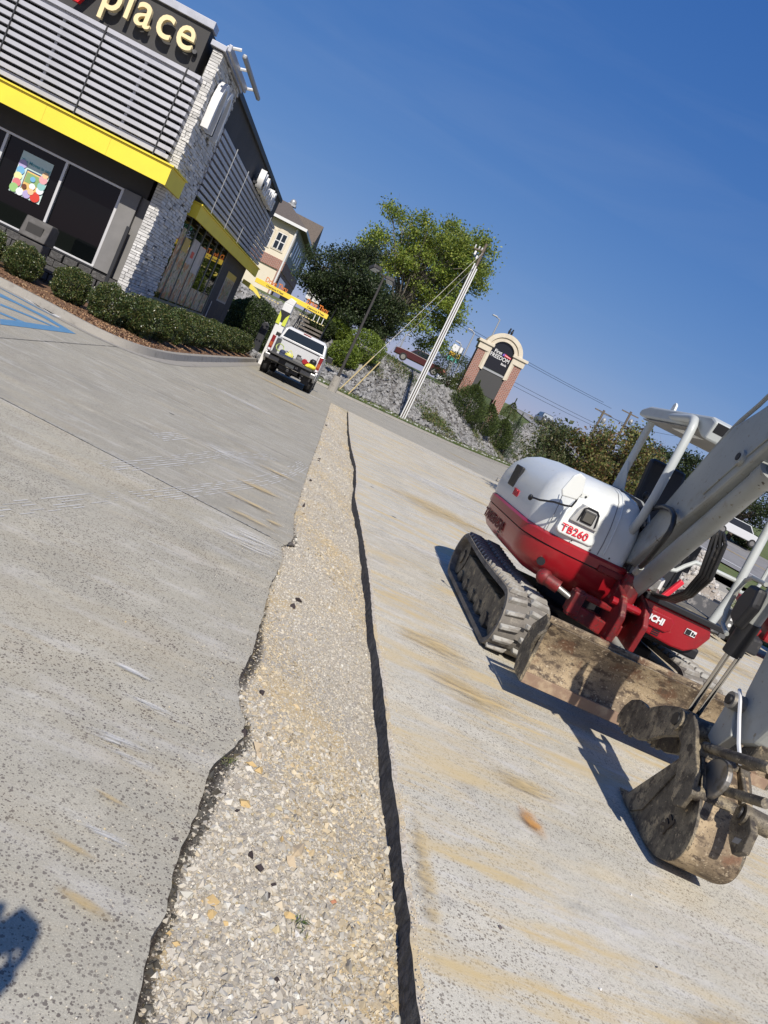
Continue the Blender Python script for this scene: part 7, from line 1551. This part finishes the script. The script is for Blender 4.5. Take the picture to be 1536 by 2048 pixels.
# quick coupler cheeks
for o_ in (-.185, .075):
    plate([(2.40, .66), (2.50, .72), (2.62, .67), (2.72, .60), (2.84, .54), (2.90, .44), (2.88, .35), (2.80, .315), (2.74, .33), (2.66, .44), (2.56, .55), (2.44, .58)], o_-.012, o_+.012, 'coupler_cheek', M['mudsteel'], bevel=.006)
V_, F_, C_ = stones(np.array([tuple(bp(2.80+.05*math.sin(k*2.1), .36+.05*math.cos(k*1.7), -.15+.05*k)) for k in range(6)]), np.full(6, .06), np.array([(.36, .27, .16)]*6)); link(np_mesh('mud_clod', V_, F_, C_, M['gravel'], 3), 'mud_clod', ex)
# spare hook and bushing at the right
btube([(3.04, .50, -.02), (3.06, .50, .12)], .05, 'bushing', M['mudsteel'], 18); btube([(3.036, .50, -.028), (3.04, .50, -.02)], .032, 'pin_cap', M['black'], 12)
plate([(2.96, .50), (3.08, .53), (3.16, .48), (3.18, .38), (3.12, .33), (3.04, .36), (2.98, .42)], -.01, .03, 'lifting_hook', M['mudsteel'], bevel=.006)
plate([(3.08, .37), (3.13, .39), (3.135, .42), (3.085, .40)], -.014, -.010, 'hook_slot', M['canopy_under'], bevel=0)
# bucket: curved shell between two side plates, teeth
oL, oR = -.135, .135
sidep = [(2.16, .015), (2.40, .01), (2.60, .005), (2.76, .02), (2.90, .07), (3.00, .15), (3.02, .25), (2.96, .37), (2.86, .47), (2.76, .545), (2.66, .60), (2.60, .575)]
sidep = [sidep[0]] + smooth_poly(sidep[1:11], 2) + [sidep[11]]
for o_ in (oL, oR): plate(sidep, o_-.009, o_+.009, 'bucket_side', M['mudsteel'], bevel=.003)
outer = sidep[:-1]; inner_ = []
b = MB(); V = []; n = len(outer)
for (s_, z) in outer:
    cx, cz = 2.55, .30; l = math.hypot(s_-cx, z-cz); k_ = (l-.018)/l
    for o_ in (oL-.004, oR+.004): V.append(tuple(bp(s_, z-.001, o_)))
    for o_ in (oR-.01, oL+.01): V.append(tuple(bp(cx+(s_-cx)*k_, cz+(z-cz)*k_, o_)))
b.add(V, [(i*4+k, i*4+(k+1) % 4, (i+1)*4+(k+1) % 4, (i+1)*4+k) for i in range(n-1) for k in range(4)] + [(0, 1, 2, 3), ((n-1)*4+3, (n-1)*4+2, (n-1)*4+1, (n-1)*4)]); b.build('bucket_shell', M['bladesteel'], ex, smooth=True)
for o_ in (oL-.012, oR+.012): plate([(2.14, .02), (2.34, .018), (2.46, .10), (2.66, .60), (2.60, .585), (2.42, .19)], o_-.007, o_+.007, 'side_cutter', M['mudsteel'], bevel=.003)
for o_ in (-.11, -.035, .04, .11): plate([(2.03, .012), (2.18, .0), (2.20, .05), (2.15, .052)], o_-.022, o_+.022, 'bucket_tooth', M['mudsteel'], bevel=.004)
put_text(text_mesh('TK', .075, .004, mat('weld bead', (0.06, 0.045, 0.03), .8), .006), 'cast_mark', ex, tuple(bp(2.76, .26, oL-.014)), tuple(Vector((0, 0, -1))*.75+BD*-.3), tuple(BD*.75+Vector((0, 0, -.3))), 1, 1)
# thumb with serrated jaw
thumb = [(2.50, .66), (2.46, .71), (2.36, .69), (2.24, .655), (2.10, .60), (1.99, .545), (1.92, .50), (1.84, .50), (1.74, .485), (1.64, .44), (1.58, .37), (1.56, .285), (1.60, .25), (1.64, .275), (1.66, .245), (1.70, .275), (1.72, .245), (1.76, .28), (1.785, .25), (1.82, .29), (1.86, .27), (1.90, .30), (1.98, .31), (2.12, .37), (2.24, .46), (2.36, .52), (2.46, .57)]
for o_ in (-.155, .035): plate(thumb, o_-.013, o_+.013, 'thumb_plate', M['mudsteel'], bevel=.003)
for (s_, z) in ((1.72, .38), (2.05, .46), (2.28, .58)): btube([(s_, z, -.155), (s_, z, .035)], .022, 'thumb_spacer', M['mudsteel'], 8)
btube([(2.42, .63, -.22), (2.42, .63, .10)], .062, 'thumb_boss', M['mudsteel'], 20); btube([(2.42, .63, -.228), (2.42, .63, -.22)], .036, 'pin_cap', M['black'], 14)
# thumb cylinder: two rods and a black barrel
btube([(2.30, .66, -.12), (2.44, 1.10, -.16)], .015, 'thumb_rod', M['chrome'], 10); btube([(2.33, .655, -.085), (2.48, 1.09, -.12)], .013, 'thumb_rod', M['chrome'], 10)
btube([(2.44, 1.08, -.145), (2.47, 1.28, -.15)], .052, 'thumb_cylinder', M['black'], 16); btube([(2.47, 1.26, -.15), (2.56, 1.9, -.12)], .042, 'thumb_cylinder', M['boomgrey'], 16)
# work lamp on the arm in a tube guard
b = MB(); b.prism([(2.42, 1.26), (2.54, 1.22), (2.60, 1.36), (2.58, 1.46), (2.46, 1.46), (2.41, 1.36)], lambda s_, z, o_: tuple(bp(s_, z, o_)), -.26, -.20); b.build('arm_lamp', M['black'], ex, bevel=.02)
b = MB(); P_ = [(2.50, 1.17), (2.40, 1.20), (2.355, 1.27), (2.35, 1.38), (2.38, 1.46), (2.44, 1.49), (2.6, 1.49)]; b.tube([bp(s_, z, -.25) for s_, z in P_], .012, 8); b.build('lamp_guard', M['boomgrey'], ex, smooth=True)

# =================================================================== PHOTOGRAPHER (stands behind the camera; the shadow of head and hands lies on the slab)
ph = thing('person', 'person in dark shirt and jeans holding up a phone behind the viewpoint', 'person', (-.36, -.44, 0))
def skin_mesh(name, joints, bones, material, sub=2):
    """joints: {key: (x, y, z, rx, ry)}; first key is the root"""
    keys = list(joints); me = bpy.data.meshes.new(name); me.from_pydata([joints[k][:3] for k in keys], [(keys.index(a_), keys.index(c_)) for a_, c_ in bones], [])
    o = bpy.data.objects.new(name, me); COL.objects.link(o); o.modifiers.new('skin', 'SKIN').use_smooth_shade = True
    for i, k in enumerate(keys): me.skin_vertices[0].data[i].radius = joints[k][3:5]; me.skin_vertices[0].data[i].use_root = (i == 0)
    s_ = o.modifiers.new('sub', 'SUBSURF'); s_.levels = sub; s_.render_levels = sub
    dg = bpy.context.evaluated_depsgraph_get(); dg.update(); r_ = bpy.data.meshes.new_from_object(o.evaluated_get(dg)); bpy.data.objects.remove(o)
    r_.materials.clear(); [r_.materials.append(m_) for m_ in (material if isinstance(material, list) else [material])]; return r_
skinm = mat('skin', (0.42, 0.26, 0.18), .55); shirt = mat('dark blue shirt', (0.03, 0.04, 0.07), .9); jeans = mat('denim', (0.06, 0.08, 0.13), .9); boot = mat('brown boots', (0.10, 0.06, 0.035), .7); hair = mat('brown hair', (0.05, 0.03, 0.02), .8)
px_, py_ = -.36, -.44
J = {'pelvis': (px_, py_, .96, .15, .11), 'belly': (px_, py_, 1.10, .15, .11), 'chest': (px_, py_, 1.30, .17, .12), 'neck0': (px_, py_-.0, 1.46, .075, .07), 'neck': (px_, py_+.02, 1.54, .055, .058), 'head': (px_, py_+.04, 1.63, .080, .095), 'crown': (px_, py_+.03, 1.73, .070, .085)}
for s_, hx_, hy_ in ((-1, -.195, -.045), (1, -.085, -.075)):
    J['sh%d' % s_] = (px_+s_*.19, py_, 1.41, .062, .06); J['el%d' % s_] = (px_+s_*.17+.02, py_+.22, 1.22, .075, .07); J['wr%d' % s_] = (hx_*1.4, hy_-.07, 1.46, .027, .03); J['pa%d' % s_] = (hx_, hy_-.02, 1.515, .032, .018)
    J['hip%d' % s_] = (px_+s_*.10, py_, .88, .095, .10); J['kn%d' % s_] = (px_+s_*.12, py_+.02, .49, .060, .062); J['an%d' % s_] = (px_+s_*.13, py_-.02, .10, .042, .045); J['toe%d' % s_] = (px_+s_*.15, py_+.16, .045, .045, .035)
Bn = [('pelvis', 'belly'), ('belly', 'chest'), ('chest', 'neck0'), ('neck0', 'neck'), ('neck', 'head'), ('head', 'crown')]
for s_ in (-1, 1): Bn += [('neck0', 'sh%d' % s_), ('sh%d' % s_, 'el%d' % s_), ('el%d' % s_, 'wr%d' % s_), ('wr%d' % s_, 'pa%d' % s_), ('pelvis', 'hip%d' % s_), ('hip%d' % s_, 'kn%d' % s_), ('kn%d' % s_, 'an%d' % s_), ('an%d' % s_, 'toe%d' % s_)]
me = skin_mesh('body', J, Bn, [skinm, shirt, jeans, boot])
for f in me.polygons:
    c = f.center
    if c.z < .13: f.material_index = 3
    elif c.z < .98: f.material_index = 2
    elif c.z < 1.50 and not (c.y > -.20 and c.z > 1.36) : f.material_index = 1
bo = link(me, 'body', ph)
# fingers wrapped round the phone, thumbs on its face
for s_, hx_, hy_ in ((-1, -.195, -.045), (1, -.085, -.075)):
    b = MB(); d = -s_
    for k in range(4):
        z = 1.505+.021*k; L = (.95, 1.0, .92, .75)[k]
        b.tube([(hx_, hy_-.01, z), (hx_+s_*.010, hy_+.025, z+.004), (hx_+d*.012*L, hy_+.038, z+.006), (hx_+d*.030*L, hy_+.034, z+.004)], [.0095, .009, .0085, .006], 7)
    b.tube([(hx_, hy_-.025, 1.49), (hx_+d*.012, hy_-.035, 1.52), (hx_+d*.026, hy_-.022, 1.55)], [.012, .011, .008], 7); b.build('fingers' if False else 'hand', skinm, ph, smooth=True)
b = MB(); b.ball((px_, py_+.012, 1.70), (.088, .105, .095), 14, 10); b.build('hair', hair, ph, smooth=True)
b = MB(); b.tube([(px_, py_+.128, 1.655), (px_, py_+.155, 1.63), (px_, py_+.135, 1.62)], [.010, .015, .012], 6)
for s_ in (-1, 1): b.ball((px_+s_*.088, py_+.03, 1.645), (.010, .02, .03))
b.build('nose_and_ears', skinm, ph, smooth=True)
b = MB()
for s_ in (-1, 1): b.ball((px_+s_*.033, py_+.125, 1.665), (.013, .010, .008))
b.box(px_-.025, px_+.025, py_+.125, py_+.134, 1.592, 1.600); b.build('eyes_and_mouth', mat('dark features', (0.10, 0.03, 0.03), .5), ph)
b = MB(); Mx = Matrix.Translation((-.14, -.042, 1.53)) @ Matrix.Rotation(math.radians(26), 4, 'Y') @ Matrix.Rotation(math.radians(-8), 4, 'X'); b.box(-.037, .037, -.005, .005, -.075, .075, M=Mx); tag(b.build('phone', M['black'], bevel=.004), 'black phone held up in both hands by the person behind the viewpoint', 'phone')
